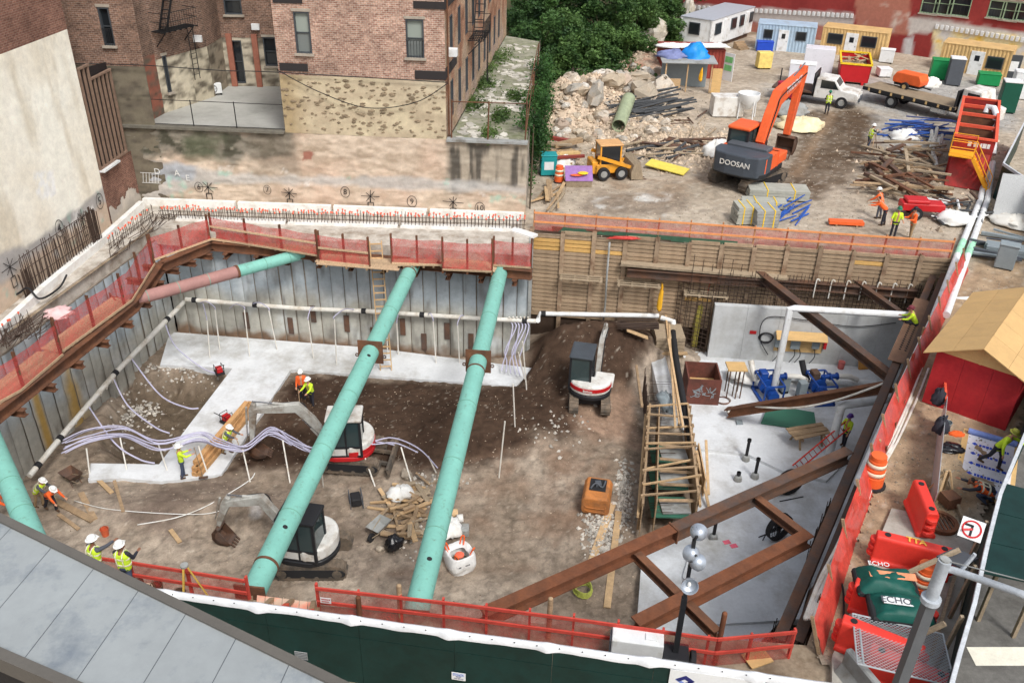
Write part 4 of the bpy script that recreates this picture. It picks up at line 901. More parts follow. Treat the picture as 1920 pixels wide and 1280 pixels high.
tag(b.build('rebar_heap', m_rebar), 'tangled dark heap of loose rebar at the left pit edge', 'rebar')
b = MB()
for i in range(50): t = random.random(); p = G(205,488,-.05).lerp(G(310,415,-.05),t)+V(random.uniform(-.3,.3),random.uniform(-.3,.3),random.uniform(0,.35)); b.cyl(p,p+V(random.uniform(-.5,.5),random.uniform(.3,1.2),random.uniform(-.1,.3)),.018,4)
tag(b.build('rebar_heap', m_rebar), 'brown heap of cut rebar behind the netting at the pit corner', 'rebar')

WZ = -.55
def waler(label, a, c, wall, nbr, w=.42, h=.5):
 t = thing('steel_waler', label, 'steel beam', (a.x,a.y,a.z-h/2)); b = MB(); b.ibeam(a-V(0,0,h/2),c-V(0,0,h/2),w,h,.035); b.build('beam', m_rust, t, world=True)
 for i in range(nbr):
  p = a.lerp(c,(i+.5)/nbr)-V(0,0,h+.17); dv = (V(wall[0].x,wall[0].y)-V(wall[1].x,wall[1].y)).normalized(); nn = V(dv.y,-dv.x,0)
  if (p+nn).to_2d().length < p.to_2d().length: nn = -nn
  b = MB(); b.ibeam(p-nn*.45,p+nn*1.6,.26,.3,.03); b.build('bracket', m_rust, t, world=True)
 return t
wp = [g5(-150,880), g5(120,662), g5(248,566), g5(300,492), g5(395,452), g5(600,484), g5(830,498), g5(998,506)]
waler('brown steel waler along the left pit wall under the netting', wp[0], wp[2], (LW0,LW1), 7)
waler('short steel waler bridging the back left pit corner', wp[3], wp[4], (LW0,LW1), 3)
waler('steel waler on the left wall between strut seat and corner', wp[2], wp[3], (LW0,LW1), 2)
waler('long brown steel waler along the back pit wall', wp[4], wp[7], (BW0,BW1), 10)
def deck(name, label, a, c, w, n, side, m=None):
 t = thing(name, label, 'platform', (a.x,a.y,a.z)); d = (c-a).normalized(); s = V(-d.y,d.x,0)*side
 for i in range(n):
  p = a+s*(w*(i+.5)/n); q = c+s*(w*(i+.5)/n); b = MB(); e = random.uniform(-.12,.12); b.beam(p-d*.05+d*e,q+d*e,w/n-.012,.05); b.build('board', m or m_board, t, world=True)
 b = MB()
 for i in range(4): p = a.lerp(c,(i+.5)/4)-V(0,0,.09); b.beam(p,p+s*w,.1,.1)
 b.build('bearer', m_wood, t, world=True); return t
up = V(0,0,.08)
deck('plank_platform', 'plank walkway on the left waler below the crumpled pink sheet', wp[1]+up, wp[2]+up, 1.1, 5, 1)
deck('plank_platform', 'plank walkway at the far left behind the nearest netting', wp[0]+up+V(0,0,-.1), wp[1]+up+V(0,0,-.1), 1.2, 5, 1)
deck('plank_platform', 'plank walkway along the back waler left of the ladder', wp[4]+up, g5(590,478)+up, .9, 4, 1)
deck('plank_platform', 'stepped out plank platform around the top of the wooden ladder', g5(592,496)+V(0,0,.02), g5(745,508)+V(0,0,.02), 1.3, 5, 1)
deck('plank_platform', 'stepped out plank platform between the two long green struts', g5(824,500)+V(0,0,.02), g5(925,510)+V(0,0,.02), 1.3, 5, 1)
deck('plank_platform', 'narrow plank walkway between ladder and first green strut', g5(748,500)+V(0,0,.06), g5(822,500)+V(0,0,.06), .8, 3, 1)

def netfence(label, pts, h, m, n_posts=None, pm=None, rails=(1.0,), rm=None, sag=.08, lean=.0, name='safety_netting', post_r=.05, pw=None, over=.1):
 t = thing(name, label, 'netting', pts[0]); tot = sum((q-p).length for p,q in zip(pts[:-1],pts[1:])); rg = random.Random(int(tot*100)); P = []; step = .3
 for p, q in zip(pts[:-1],pts[1:]):
  n = max(2,int((q-p).length/step)); P += [p.lerp(q,i/n) for i in range(n)]
 P.append(pts[-1]); N = len(P); rows = 6; A = np.array([tuple(p) for p in P]); s = np.arange(N)*step
 D = np.gradient(A,axis=0); nrm = np.stack([D[:,1],-D[:,0]],1); nrm /= np.linalg.norm(nrm,axis=1)[:,None]+1e-9
 PP = np.zeros((N,rows+1,3)); 
 for j in range(rows+1):
  f = j/rows; w_ = (fbm(s,s*0+j*.7,.9,int(tot))-.5)*.22*math.sin(math.pi*min(1,f*1.1+.05)); top = h*f-(sag*(.4+fbm(s,s*0,.7,3))*f*np.abs(np.sin(s*1.4)))
  PP[:,j,:2] = A[:,:2]+nrm*(w_+lean*f)[:,None]; PP[:,j,2] = A[:,2]+top-.05
 inv = ROOT[t.name].inverted(); off = np.array(t.location); sheet('netting', PP-off, np.ones(PP.shape), m, None, t)
 n_posts = n_posts or max(2,int(tot/1.9)+1); cum = [0]
 for p, q in zip(pts[:-1],pts[1:]): cum.append(cum[-1]+(q-p).length)
 def at(u):
  u = min(max(u,0),tot-1e-6)
  for i in range(len(pts)-1):
   if u <= cum[i+1]: return pts[i].lerp(pts[i+1],(u-cum[i])/(cum[i+1]-cum[i]))
  return pts[-1]
 for i in range(n_posts):
  p = at(tot*i/(n_posts-1) if n_posts > 1 else 0); d2 = at(tot*i/(n_posts-1)+.1)-at(tot*i/(n_posts-1)-.1); b = MB(); hh = h+over+rg.uniform(-.05,.1)
  sd_ = V(d2.y,-d2.x,0); sd_ = sd_.normalized() if sd_.length else V(0,-1,0)
  if pw: b.beam(p-V(0,0,.25)-sd_*.06,p+V(0,0,hh)-sd_*(.06-lean),pw,pw*.6,(d2.x,d2.y,0))
  else: b.ibeam(p-V(0,0,.25)-sd_*.07,p+V(0,0,hh)-sd_*(.07-lean),post_r*2,post_r*2,.015,(sd_.x,sd_.y,0))
  b.build('post', pm or m_rust, t, world=True)
 for rz in rails:
  b = MB()
  for p, q in zip(pts[:-1],pts[1:]): 
   d2 = (q-p); sd_ = V(d2.y,-d2.x,0).normalized(); b.beam(p+V(0,0,h*rz)+sd_*(.03+lean*rz),q+V(0,0,h*rz)+sd_*(.03+lean*rz),.05,.1)
  b.build('rail', rm or m_board, t, world=True)
 return t
def off(p, z): return p+V(0,0,z)
netfence('red netting along the left waler holding the crumpled pink sheet', [off(g5(118,664),.15),off(g5(248,568),.15),off(g5(290,500),.15)], 1.5, m_net, 5, rails=(.0,))
netfence('red netting at the left frame edge beyond the walkway gap', [off(g5(-60,790),.1),off(g5(40,735),.1),off(g5(118,668),.1)], 1.5, m_net, 3, rails=(0,))
netfence('red netting wrapped round the back left pit corner', [off(g5(290,490),.1),off(g5(395,452),.1)], 1.3, m_net, 3, rails=(0,))
netfence('red netting along the back waler up to the wooden ladder', [off(g5(398,450),.1),off(g5(595,482),.1)], 1.3, m_net, 4, rails=(0,.55))
netfence('red netting on the ladder platform', [off(g5(600,492),.1),off(g5(692,502),.1)], 1.5, m_net, 3, rails=(0,.5))
netfence('short red netting between ladder and first green strut', [off(g5(735,496),.1),off(g5(830,500),.1)], 1.45, m_net, 3, rails=(0,))
netfence('red netting on the platform between the green struts', [off(g5(830,508),.1),off(g5(922,512),.1)], 1.6, m_net, 3, rails=(0,))
netfence('red netting at the right end of the back waler', [off(g5(925,500),.1),off(g5(995,505),.1)], 1.45, m_net, 3, rails=(0,))
# crumpled pink sheet
def crumple(name, label, cat, loc, sx, sy, sz, m, seed, n=26, world=None, bag=False):
 u, v = np.meshgrid(np.linspace(0,2*np.pi,n), np.linspace(.02,np.pi-.02,n//2), indexing='ij'); x, y, z = np.cos(u)*np.sin(v), np.sin(u)*np.sin(v), -np.cos(v)
 a_, b_ = np.cos(u)*np.sin(v)*1.4+3+seed, z*1.3+np.sin(u)*1.4+5; k = 1+.8*(fbm(a_,b_,1.5,seed,3)-.5)+.9*np.abs(fbm(b_,a_,3.2,seed+1,3)-.5); k[-1] = k[0]
 z = np.where(z < 0, z*.25, z); P = np.stack([x*k*sx,y*k*sy,z*k*sz],-1); P[-1] = P[0]
 o = sheet(name, P, np.ones(P.shape), m); o.location = loc; return tag(o, label, cat)
crumple('crumpled_sheet', 'crumpled pale pink plastic sheet lying on the left walkway', 'plastic sheet', off(g5(115,600),.35), .6,.5,.28, mat('pink_plastic', L(226,190,190), .5, .1), 5)

# ---- netting and rails above the timber lagging
la, lb = LG0.to_3d()+V(.1,.25,.05), LG1.to_3d()+V(-.2,.25,.05)
t = netfence('long red netting on orange rails above the timber lagging wall', [la, la.lerp(lb,.5), lb], 1.1, m_netd, 14, pm=mat('post_timber', L(176,128,92), .85, .2), rails=(.5,.98), rm=m_orail, pw=.12, sag=.03, over=.05)
b = MB(); b.beam(la+V(1,-.1,.18),la.lerp(lb,.5)+V(0,-.1,.1),.04,.3); tag(b.build('green_board', mat('dark_green_board', L(62,96,76))), 'dark green toe board at the foot of the netting above the lagging', 'board')
# waler and pallets on the lagging
lw = thing('steel_waler', 'weathered steel waler bolted across the timber lagging', 'steel beam', (9,44,-2)); dL = (LG1-LG0).normalized().to_3d(); nL = V(dL.y,-dL.x,0); P0 = LG0.to_3d()
b = MB(); b.ibeam(P0+dL*5.4+nL*.35+V(0,0,-1.75),P0+dL*20.8+nL*.35+V(0,0,-1.75),.4,.45,.04); b.build('beam', m_dsteel, lw, world=True)
b = MB(); b.beam(P0+dL*5.0+nL*.25+V(0,0,-1.28),P0+dL*14+nL*.25+V(0,0,-1.45),.5,.14); b.noisy(.03); b.build('packing_board', m_woodg, lw, world=True)
def pallet(label, c, rz, l=2.4, w_=.7):
 t = thing('pallet', label, 'pallet', c, rz)
 for y in (-w_/2+.08,0,w_/2-.08): b = MB(); b.box(-l/2,y-.07,.09,l/2,y+.07,.115); b.build('slat', m_woodg, t)
 for i in range(4): x = -l/2+.1+(l-.2)*i/3; b = MB(); b.box(x-.05,-w_/2,0,x+.05,w_/2,.09); b.build('bearer', m_woodg, t)
 return t
for u, z, lab in ((2.9,-2.35,'slatted pallet ledge on the lagging nearest the shotcrete corner'),(6.1,-2.45,'broken pallet ledge on the lagging under the waler end'),(9.8,-2.75,'long pallet ledge on the lagging behind the rebar mat')):
 p = P0+dL*u+nL*.5; pallet(lab, V(p.x,p.y,z), math.atan2(dL.y,dL.x))
b = MB(); p = P0+dL*4.3+nL*.25; b.tube([off(p,-.1),off(p,-2),off(p+dL*.05,-4),off(p,-5.3)],.06,7); tag(b.build('grey_riser_pipe', m_conc, None, smooth=True), 'thin grey riser pipe standing against the timber lagging', 'pipe')
crumple('tarp', 'bright red tarp bunched at the foot of the lagging netting', 'tarp', P0+dL*5+nL*.1+V(0,0,.1), .8,.08,.12, mat('red_tarp', L(190,62,54), .5, .1), 8)
crumple('umbrella', 'furled yellow umbrella leaning on the timber lagging', 'umbrella', G(1237,575,-3.6), .12,.12,1.1, mat('yellow_cloth', L(236,178,48), .6, .1), 9)

# ================================================================== green struts
m_seam = mat('weld_seam_green', L(112,160,142), .7, .2)
def strut(label, a, c, r=.36, m=None, split=None, plates=(), rings=()):
 t = thing('pipe_strut', label, 'strut', a)
 if split:
  q = a.lerp(c,split); b = MB(); b.cyl(a,q,r,28); b.build('pipe', m_pink, t, world=True, smooth=True, auto=True); b = MB(); b.cyl(q,c,r,28); b.build('pipe', m_green, t, world=True, smooth=True, auto=True)
  b = MB(); d = (c-a).normalized(); b.ring(q-d*.06,q+d*.06,r+.035,r-.01,28); b.build('splice_ring', m_rust, t, world=True)
 else: b = MB(); b.cyl(a,c,r,32); b.build('pipe', m or m_green, t, world=True, smooth=True, auto=True)
 d = (c-a).normalized()
 for f in plates:
  q = a.lerp(c,f); b = MB(); b.beam(q-d*.03,q+d*.03,1.12,1.12); b.build('collar_plate', m_rust, t, world=True)
  for s in (-1,1): b = MB(); x = d.cross(V(0,0,1)).normalized(); e = q+x*s*.62-V(0,0,.2); b.ring(e-d*.02,e+d*.02,.09,.045,12); b.build('lifting_eye', m_dsteel, t, world=True)
 for f in (.15,.3,.45,.75,.88): q = a.lerp(c,f); b = MB(); b.ring(q-d*.015,q+d*.015,r+.012,r-.02,28); b.build('weld_seam', m_seam, t, world=True)
 for f in rings: q = a.lerp(c,f); b = MB(); b.ring(q-d*.05,q+d*.05,r+.02,r-.02,28); b.build('weld_band', m_rust, t, world=True)
 for e, s in ((a,1),(c,-1)): b = MB(); b.beam(e-d*.02*s,e+d*.04*s,.95,.95); b.build('end_plate', m_rust, t, world=True)
 return t
gs = Gz(-.85)
s1a, s1b = gs(470,1120), gs(779,487)
strut('long mint green pipe strut in the middle with a square brown collar', s1a, s1b, .385, plates=(.60,), rings=(.055,.93))
s2a, s2b = gs(776,1165), gs(942,494)
strut('right hand mint green pipe strut with collar plate and rust band', s2a, s2b, .385, plates=(.595,), rings=(.56,))
strut('corner pipe strut half pink half mint green at the back left', gs(214,572), gs(580,472), .31, split=.60)
strut('mint green pipe strut cut off by the left frame edge', gs(95,1085), gs(-50,745), .38)
ss = thing('strut_seat', 'welded brown steel seat carrying the pink end of the corner strut', 'bracket', gs(200,585))
b = MB(); a, c = gs(175,592), gs(235,566); b.ibeam(a-V(0,0,.5),c-V(0,0,.5),.5,.3,.03); b.build('seat_beam', m_rust, ss, world=True)
for f in (.3,.5,.7): b = MB(); q = a.lerp(c,f); b.beam(q-V(0,0,.6),q+V(0,0,.35),.08,.7); b.build('stiffener', m_rust, ss, world=True)
b = MB()
for px, sst in (((620,985),(s1a,s1b)),((500,1028),(s1a,s1b)),((775,1090),(s2a,s2b)),((660,712),(s1a,s1b))):
 pass
def wire_dot(label, st, f, r=.36):
 a, c = st; d = (c-a).normalized(); q = a.lerp(c,f); u = (cC-q); u = (u-d*u.dot(d)).normalized(); b = MB(); b.cyl(q+u*(r-.01),q+u*(r+.006),.085,14); tag(b.build('vent_hole', m_black), label, 'hole')
wire_dot('dark round hole near the front end of the middle green strut', (s1a,s1b), .115, .385)
wire_dot('dark round hole just below the collar of the middle green strut', (s1a,s1b), .565, .385)
wire_dot('dark round spot at the front end of the right green strut', (s2a,s2b), .09, .385)

# ================================================================== ladders
def ladder(label, a, c, w, n, m, side=None, rail=(.045,.09), rung_r=None, name='ladder'):
 t = thing(name, label, 'ladder', a); d = (c-a).normalized(); x = side.normalized() if side else d.cross(V(0,0,1)).normalized(); x = (x-d*x.dot(d)).normalized(); u = d.cross(x)
 for s in (-1,1): b = MB(); b.beam(a+x*s*w/2,c+x*s*w/2,rail[0],rail[1],tuple(u)); b.build('rail', m, t, world=True)
 b = MB(); b.beam((0,0,0),(w,0,0),.035,.07); 
 for i in range(n):
  q = a.lerp(c,(i+.6)/n); b = MB()
  if rung_r: b.cyl(q-x*w/2,q+x*w/2,rung_r,6)
  else: b.beam(q-x*w/2,q+x*w/2,.04,.07)
  b.build('rung', m, t, world=True)
 return t
m_lad = mat('ladder_wood', L(206,172,128), .8, .15, 3, .2, rand=.1)
ladder('tall light wooden ladder from the back platform down to the slab', G(724,694,SL1), G(704,452,.45), .62, 19, m_lad, V(1,0,0))
p = G(1312,640,SL2); ladder('orange fibreglass ladder leaning on the lagging behind the pump bay', p, G(1338,530,-2.2), .42, 12, mat('orange_fibreglass', L(206,96,66), .6, .1), V(1,0,0), (.03,.07), .02)
b = MB(); b.tube([G(1300,648,SL2),G(1308,600,-4.6),G(1322,535,-2.6)],.2,8,5).noisy(.04); tag(b.build('netted_roll', mat('yellow_net', L(176,164,80), .8, .4, 9)), 'yellow netted roll leaning beside the orange ladder', 'roll')
ladder('red fibreglass ladder lying on the slab by the white drop pipe', G(1490,878,SL2+.2), G(1590,795,-4.2), .42, 12, mat('red_fibreglass', L(212,66,52), .6, .1), V(.8,.2,0), (.03,.07), .02)

# ================================================================== dewatering header pipes, wellpoints, hoses
def pipe(name, label, pts, r, m=None, collars=(), sub=0, n=12, cat='pipe', cm=None):
 t = thing(name, label, cat, pts[0]); b = MB(); b.tube(pts, r, n, sub); b.build('pipe', m or m_pvc, t, world=True, smooth=True, auto=True)
 for f in collars:
  k = int(f); q = pts[k].lerp(pts[k+1],f-k); d = (pts[k+1]-pts[k]).normalized(); b = MB(); b.cyl(q-d*.13,q+d*.13,r+.03,n); b.build('coupling', cm or m_black, t, world=True, smooth=True, auto=True)
 return t
dB = (BW1-BW0).normalized(); nB = V(dB.y,-dB.x)
BQ0, BQ1 = BW0+nB*.35, BW1+nB*.35
def bp_(x, y): return VP(x,y,BQ0,BQ1)
pipe('header_pipe', 'white header pipe running along the back pit wall', [bp_(348,561),bp_(560,578),bp_(685,583),bp_(900,597),bp_(1005,602)], .125, None, (.08,.62,1.98,2.5,3.8))
LQ0, LQ1 = LW0+V(1.15,.0), LW1+V(.75,-.5)
def lq(x, y): return VP(x,y,LQ0,LQ1)
pipe('header_pipe', 'white header pipe descending along the left pit wall', [lq(55,892),lq(130,800),lq(220,695),lq(345,566)], .13, None, (.2,.75,1.95,2.72))
mf = MB()
for i in range(9): t = .25+.06*i; q = lq(55,892).lerp(lq(345,566),t*.62+.02); mf.cyl(q,q+V(.1,-.05,.22),.05,7)
tag(mf.build('valve_manifold', m_pvc, None, smooth=False), 'row of white hose valves on the left header pipe', 'valves')
mf = MB()
for i in range(6): q = bp_(955+i*7,600); mf.cyl(q,q+V(0,-.05,.22),.05,7)
tag(mf.build('valve_manifold', m_pvc), 'row of white hose valves at the right end of the back header', 'valves')
pipe('header_pipe', 'white pipe crossing above the dark soil mound to the crossing tee', [bp_(1005,602)+V(.1,0,.05),G(1012,588,-4.4),G(1235,592,-4.4)], .14, m_white, (1.03,), 0)
pipe('header_pipe', 'white elbow pipe stepping down beside the formwork corner', [G(1240,596,-4.5),G(1262,602,-4.5),G(1270,650,SL2+.5),G(1268,668,SL2+.2),G(1285,672,SL2+.2)], .16, m_white)
def well(label, top, bot, loop=.35, src=None):
 t = thing('wellpoint', label, 'wellpoint', bot, 0, 'wellpoint pipes in the pit'); b = MB(); b.cyl(bot-V(0,0,.2),top,.035,7); b.build('riser', m_pvc, t, world=True); 
 if src is not None:
  m_ = (top+src)/2+V(0,0,loop if top.z > src.z-.6 else -.3); b = MB(); b.tube([top,top+V(0,0,.15),m_,src],.028,6,6); b.build('hose', m_hose, t, world=True, smooth=True)
 return t
sb = [((403,580),(412,655),(375,568)),((458,580),(468,668),(430,578)),((504,582),(520,655),(472,570)),((578,600),(588,672),(588,575)),((627,598),(631,682),(665,580)),((724,604),(727,664),(720,588)),((744,606),(747,664),(752,590)),((812,602),(818,680),(802,590)),((858,610),(862,680),(870,592)),((388,600),(393,670),(380,568))]
words = ['first','second','third','fourth','fifth','sixth','seventh','eighth','ninth','tenth']
for i, (tp, bt, sr) in enumerate(sorted(sb)):
 b0 = G(*bt,SL1); b0.z = SL1; q = VP(tp[0],tp[1],b0.xy,b0.xy+V(1,0)); well('thin white wellpoint in front of the back header, %s from the pit corner' % words[i], q, b0, .3, bp_(*sr))
hp = [(118,838),(165,816),(232,811),(300,836),(372,818),(410,832),(462,842),(505,808),(548,826),(592,848),(640,826),(692,832),(738,834),(786,850),(818,884)]
for k in range(7):
 z = -5.35; end = len(hp)-k; rg = random.Random(50+k); pts = [G(x+rg.uniform(-4,4),y+(k-3)*2.2*(1 if 2 < i < 12 else 1.6)+rg.uniform(-5,5),z+rg.uniform(-.2,.2)) for i,(x,y) in enumerate(hp[:max(8,end)])]
 b = MB(); b.tube(pts,.032,6,6); tag(b.build('hose', m_hose, None, smooth=True), 'lilac hose in the loose bundle strung across the pit floor', 'hose', 'lilac hose bundle')
wl = [((162,840),(168,895)),((225,820),(240,893)),((296,830),(318,893)),((372,836),(392,893)),((455,842),(470,905)),((530,825),(545,910)),((603,880),(606,912)),((679,842),(706,915)),((752,838),(777,917)),((803,855),(820,885))]
ww = ['beneath the left end of the hoses','second under the lilac hoses','third under the lilac hoses','beside the worker with the broom','beside the timber stack end','in front of the raised excavator arm','just left of the middle strut foot','in front of the red and white excavator','right of the red and white excavator','at the right end of the lilac hoses']
for (tp, bt), wd in zip(wl,ww): b0 = GF(*bt); q = G(*tp,-5.4); well('leaning white wellpoint riser %s' % wd, q, b0)
for (tp, bt, wd) in (((980,640),(988,730),'nearest the mound at the shotcrete corner'),((948,730),(935,895),'with green tape in the bare dirt'),((962,720),(966,800),'behind the green taped one'),((972,660),(985,710),'beside the hanging hoses')):
 b0 = GF(*bt); q = VP(*tp,b0.xy,b0.xy+V(1,0)); q = V(q.x,q.y,min(q.z,b0.z+3.2)); well('tall white wellpoint %s' % wd, q, b0)
for k in range(6):
 a = bp_(958+k*6,604); rg = random.Random(k); b = MB(); b.tube([a,a+V(.1,-.3,-.2),a+V(-.3+rg.uniform(-.2,.2),-.8,-1.3),a+V(-.35,-1.0,-1.9),a+V(-.45+.08*k,-1.3-.1*k,-2.35)],.035,6,6); tag(b.build('hose', m_hose, None, smooth=True), 'lilac hose hanging down from the right end of the back header', 'hose', 'hoses hanging at the header end')
for pts, lab in (([lq(212,708),G(240,760,-5.5),G(290,800,-6),G(318,812,-6.2)],'pale hose looping from the left header over the mud pit'),([lq(245,670),G(300,740,-6.0),G(350,764,-6.3),G(372,765,-6.4)],'long pale hose sagging over the mud pit to the slab edge'),([lq(310,608),G(330,650,-5.6),G(380,690,-6.4),G(408,700,-6.5)],'pale hose dropping from the header near the pit corner'),([lq(165,760),G(215,830,-5.6),G(260,860,-6.2),G(290,868,-6.4)],'pale hose dipping to the slab at the near side of the mud pit')):
 b = MB(); b.tube(pts,.04,6,8); tag(b.build('hose', m_hose, None, smooth=True), lab, 'hose')
for k, (x, y) in enumerate(((462,600),(545,610),(587,588),(650,606),(755,612),(795,640),(838,620),(883,640),(700,628))):
 q = VP(x,y,BW0+nB*.08,BW1+nB*.08); b = MB(); b.beam(q-V(0,0,.55),q+V(0,0,.5),.3,.05,(nB.x,nB.y,0)); tag(b.build('steel_plate', m_dsteel, None), 'dark upright steel plate bolted low on the back pit wall', 'plate', 'plates along the back wall')
# ================================================================== people
def skinm(name, c): return mat(name, L(*c), .6, .06, 4, .02)
m_skin = skinm('skin', (196,146,118)); m_skin2 = skinm('darker_skin', (136,92,70))
m_lime = mat('lime_cloth', L(206,236,60), .85, .12, 4, .3); m_orc = mat('orange_cloth', L(240,104,48), .85, .12, 4, .3)
m_dark = mat('dark_trousers', L(52,52,60), .9, .2, 4, .3); m_jean = mat('blue_jeans', L(74,84,106), .9, .2, 4, .3); m_khaki = mat('khaki_trousers', L(160,136,104), .9, .15, 4, .3)
m_boot = mat('work_boot', L(92,72,54), .85, .2, 4, .2); m_refl = mat('reflective_tape', L(226,220,196), .4, .08, 4, 0); m_gsh = mat('grey_shirt', L(86,88,96), .9, .12, 4, .3)
m_hatw = mat('white_helmet', L(238,238,234), .35, .04, 3, 0, spec=.5)
def remesh(o, v):
 r = o.modifiers.new('remesh', 'REMESH'); r.mode = 'VOXEL'; r.voxel_size = v; r.use_smooth_shade = True
 s = o.modifiers.new('smooth', 'SMOOTH'); s.factor = .5; s.iterations = 2
def person(label, loc, face, shirt, trousers, hat=None, skin=None, lean=0, arms=((12,8,20),(12,8,20)), legs=((4,4),(-4,4)), hips=None, vest=None, H=1.76, head=0, sleeve=.9, hand_near=None):
 t = thing('person', label, 'person', loc, face); k = H/1.76; skin = skin or m_skin; v = .016
 def rotf(a, l): return V(0,math.sin(R(a))*l,-math.cos(R(a))*l)
 hip = V(0,0,0); J = {}
 for s, (a, kn) in zip((-1,1), legs):
  h = hip+V(s*.095,0,0); q = h+rotf(a,.44); an = q+rotf(a-kn,.43); J[s] = (h,q,an)
 low = min(J[-1][2].z, J[1][2].z); dz = .09-low
 hip.z += dz
 for s in J: J[s] = tuple(p+V(0,0,dz) for p in J[s])
 sp = V(0,math.sin(R(lean)),math.cos(R(lean))); ch = hip+sp*.46; nk = hip+sp*.57; hd = nk+V(0,math.sin(R(lean*.6+head)),math.cos(R(lean*.6+head)))*.19; fw = V(0,math.cos(R(lean*.6+head)),-math.sin(R(lean*.6+head)))
 body = MB(); sh = MB(); tr = MB(); ve = MB(); pr = sp.cross(V(1,0,0))
 body.caps(hip+V(0,0,0),ch,.12,.13); body.caps(ch,nk,.07,.055); body.caps(nk,hd,.055,.06)
 body.ball(hd+V(0,0,.01),.078,.098,.118,14,10); body.ball(hd+fw*.085-V(0,0,.05),.05,.045,.06,8,6); body.ball(hd+fw*.105-V(0,0,.005),.016,.024,.026,6,5)
 for s in (-1,1): body.ball(hd+V(s*.08,0,-.005),.015,.028,.036,6,5)
 for s in (-1,0,1): sh.caps(hip+V(s*.075,0,.02),ch+V(s*.085,0,-.02),.115,.125)
 sh.caps(ch+V(-.15,0,.03),ch+V(.15,0,.03),.085,.085); sh.caps(hip+V(-.06,0,-.06),hip+V(.06,0,-.06),.125,.125)
 for s in (-1,0,1): ve.caps(hip+V(s*.08,0,-.03),ch+V(s*.095,0,-.02),.128,.137)
 tr.caps(hip+V(-.07,0,-.02),hip+V(.07,0,-.02),.135,.135)
 for s in (-1,1):
  h, q, an = J[s]; tr.caps(h,q,.095,.068); tr.caps(q,an+V(0,0,.02),.068,.06); body.caps(h,q,.07,.05); body.caps(q,an,.05,.04)
  bt = MB(); bt.caps(an+V(0,-.03,-.03),an+V(0,.14,-.05),.05,.042); bt.caps(an,an+V(0,0,.12),.055,.062); o = bt.build('boot', m_boot, t); remesh(o,.02)
 HN = {}
 for s, (a, out, el) in zip((-1,1), arms):
  S = ch+V(s*.195,0,.03); d1 = Matrix.Rotation(R(out)*-s,3,'Y') @ rotf(a,1); E_ = S+d1*.29; d2 = Matrix.Rotation(R(out*.4)*-s,3,'Y') @ rotf(a+el,1); Wp = E_+d2*.25
  body.caps(S,E_,.05,.04); body.caps(E_,Wp,.04,.028); sh.caps(S,E_,.068,.055)
  if sleeve > .5: sh.caps(E_,E_+(Wp-E_)*.85,.055,.042)
  sd_ = d2.cross(V(1,0,0)); sd_ = sd_.normalized() if sd_.length > .1 else V(0,0,1); lat = d2.cross(sd_).normalized()
  pm_ = Wp+d2*.05; body.caps(Wp,pm_+d2*.03,.03,.036)
  for f in range(4): b0 = pm_+d2*.045+lat*(-.030+.02*f); l = (.035,.042,.04,.032)[f]; b1 = b0+d2*l; b2 = b1+(d2*.6+sd_*.8).normalized()*l*.8; body.caps(b0,b1,.0105,.0095,6); body.caps(b1,b2,.0095,.008,6)
  th0 = Wp+d2*.03-lat*s*.03; body.caps(th0,th0+(d2-lat*s*.9)*.04,.013,.011,6); body.caps(th0+(d2-lat*s*.9)*.04,th0+(d2*1.7-lat*s*.7)*.045,.011,.009,6); HN[s] = pm_+d2*.06
 for o, m, nm, vx in ((body,skin,'body',.0125),(sh,shirt,'shirt',v),(tr,trousers,'trousers',v)):
  q = o.build(nm, m, t, smooth=True); remesh(q, vx)
 if vest:
  q = ve.build('vest', vest, t, smooth=True); remesh(q, v)
  for z in (.12,.34):
   b = MB(); c = hip+sp*z; b.lathe([(.235,-.025),(.24,0),(.235,.025)], c, 18, 1, .63, sp); b.build('reflective_stripe', m_refl, q)
  for s in (-1,1): b = MB(); b.tube([hip+sp*.12+V(s*.1,0,0)+pr*.15*e for e in (1,)]+[ch+V(s*.1,0,0)+pr*.165,ch+V(s*.1,0,.14),ch+V(s*.1,0,0)-pr*.165,hip+sp*.12+V(s*.1,0,0)-pr*.15],.018,4,2); b.build('reflective_stripe', m_refl, q)
 ha = MB(); ha.ball(hd+V(0,0,.02)-fw*.025,.083,.09,.105,10,7); ha.build('hair', m_black, t)
 for s in (-1,1): e = MB(); e.ball(hd+fw*.092+V(s*.032,0,.015),.011,n=6,m=4); e.build('eye', m_black, t)
 if hat:
  up = (V(0,0,1)*math.cos(R(lean*.6+head))+V(0,1,0)*math.sin(R(lean*.6+head))); b = MB(); b.lathe([(.165,0),(.15,.01),(.128,.02),(.125,.06),(.108,.105),(.065,.138),(.002,.148)], hd+up*.045, 16, .92, 1.08, up)
  b.beam(hd+up*.05+fw*.1,hd+up*.035+fw*.2,.17,.012); q = b.build('helmet', hat, t, smooth=True, auto=True)
 t.scale = (k,k,k); t['_h'] = 0; del t['_h']
 J['hand'] = {s: (Matrix.Translation(Vector(loc)) @ Matrix.Rotation(face,4,'Z')) @ (p*k) for s,p in HN.items()}
 return t, J['hand']
CAMWARD = math.pi   # facing -Y
def stick(name, label, cat, p, q, r, m, blade=None):
 t = thing(name, label, cat, q); b = MB(); b.cyl(p,q,r,7); b.build('handle', m, t, world=True)
 if blade: b = MB(); b.cb(q+V(0,0,.03),*blade); b.build('head', m_dsteel, t, world=True)
 return t
p, h = person('worker in lime hoodie and jeans leaning on a long broom at the slab end', G(346,895,SL1), R(-60), m_lime, m_jean, m_hatw, arms=((35,10,60),(50,15,50)), legs=((3,4),(-5,6)))
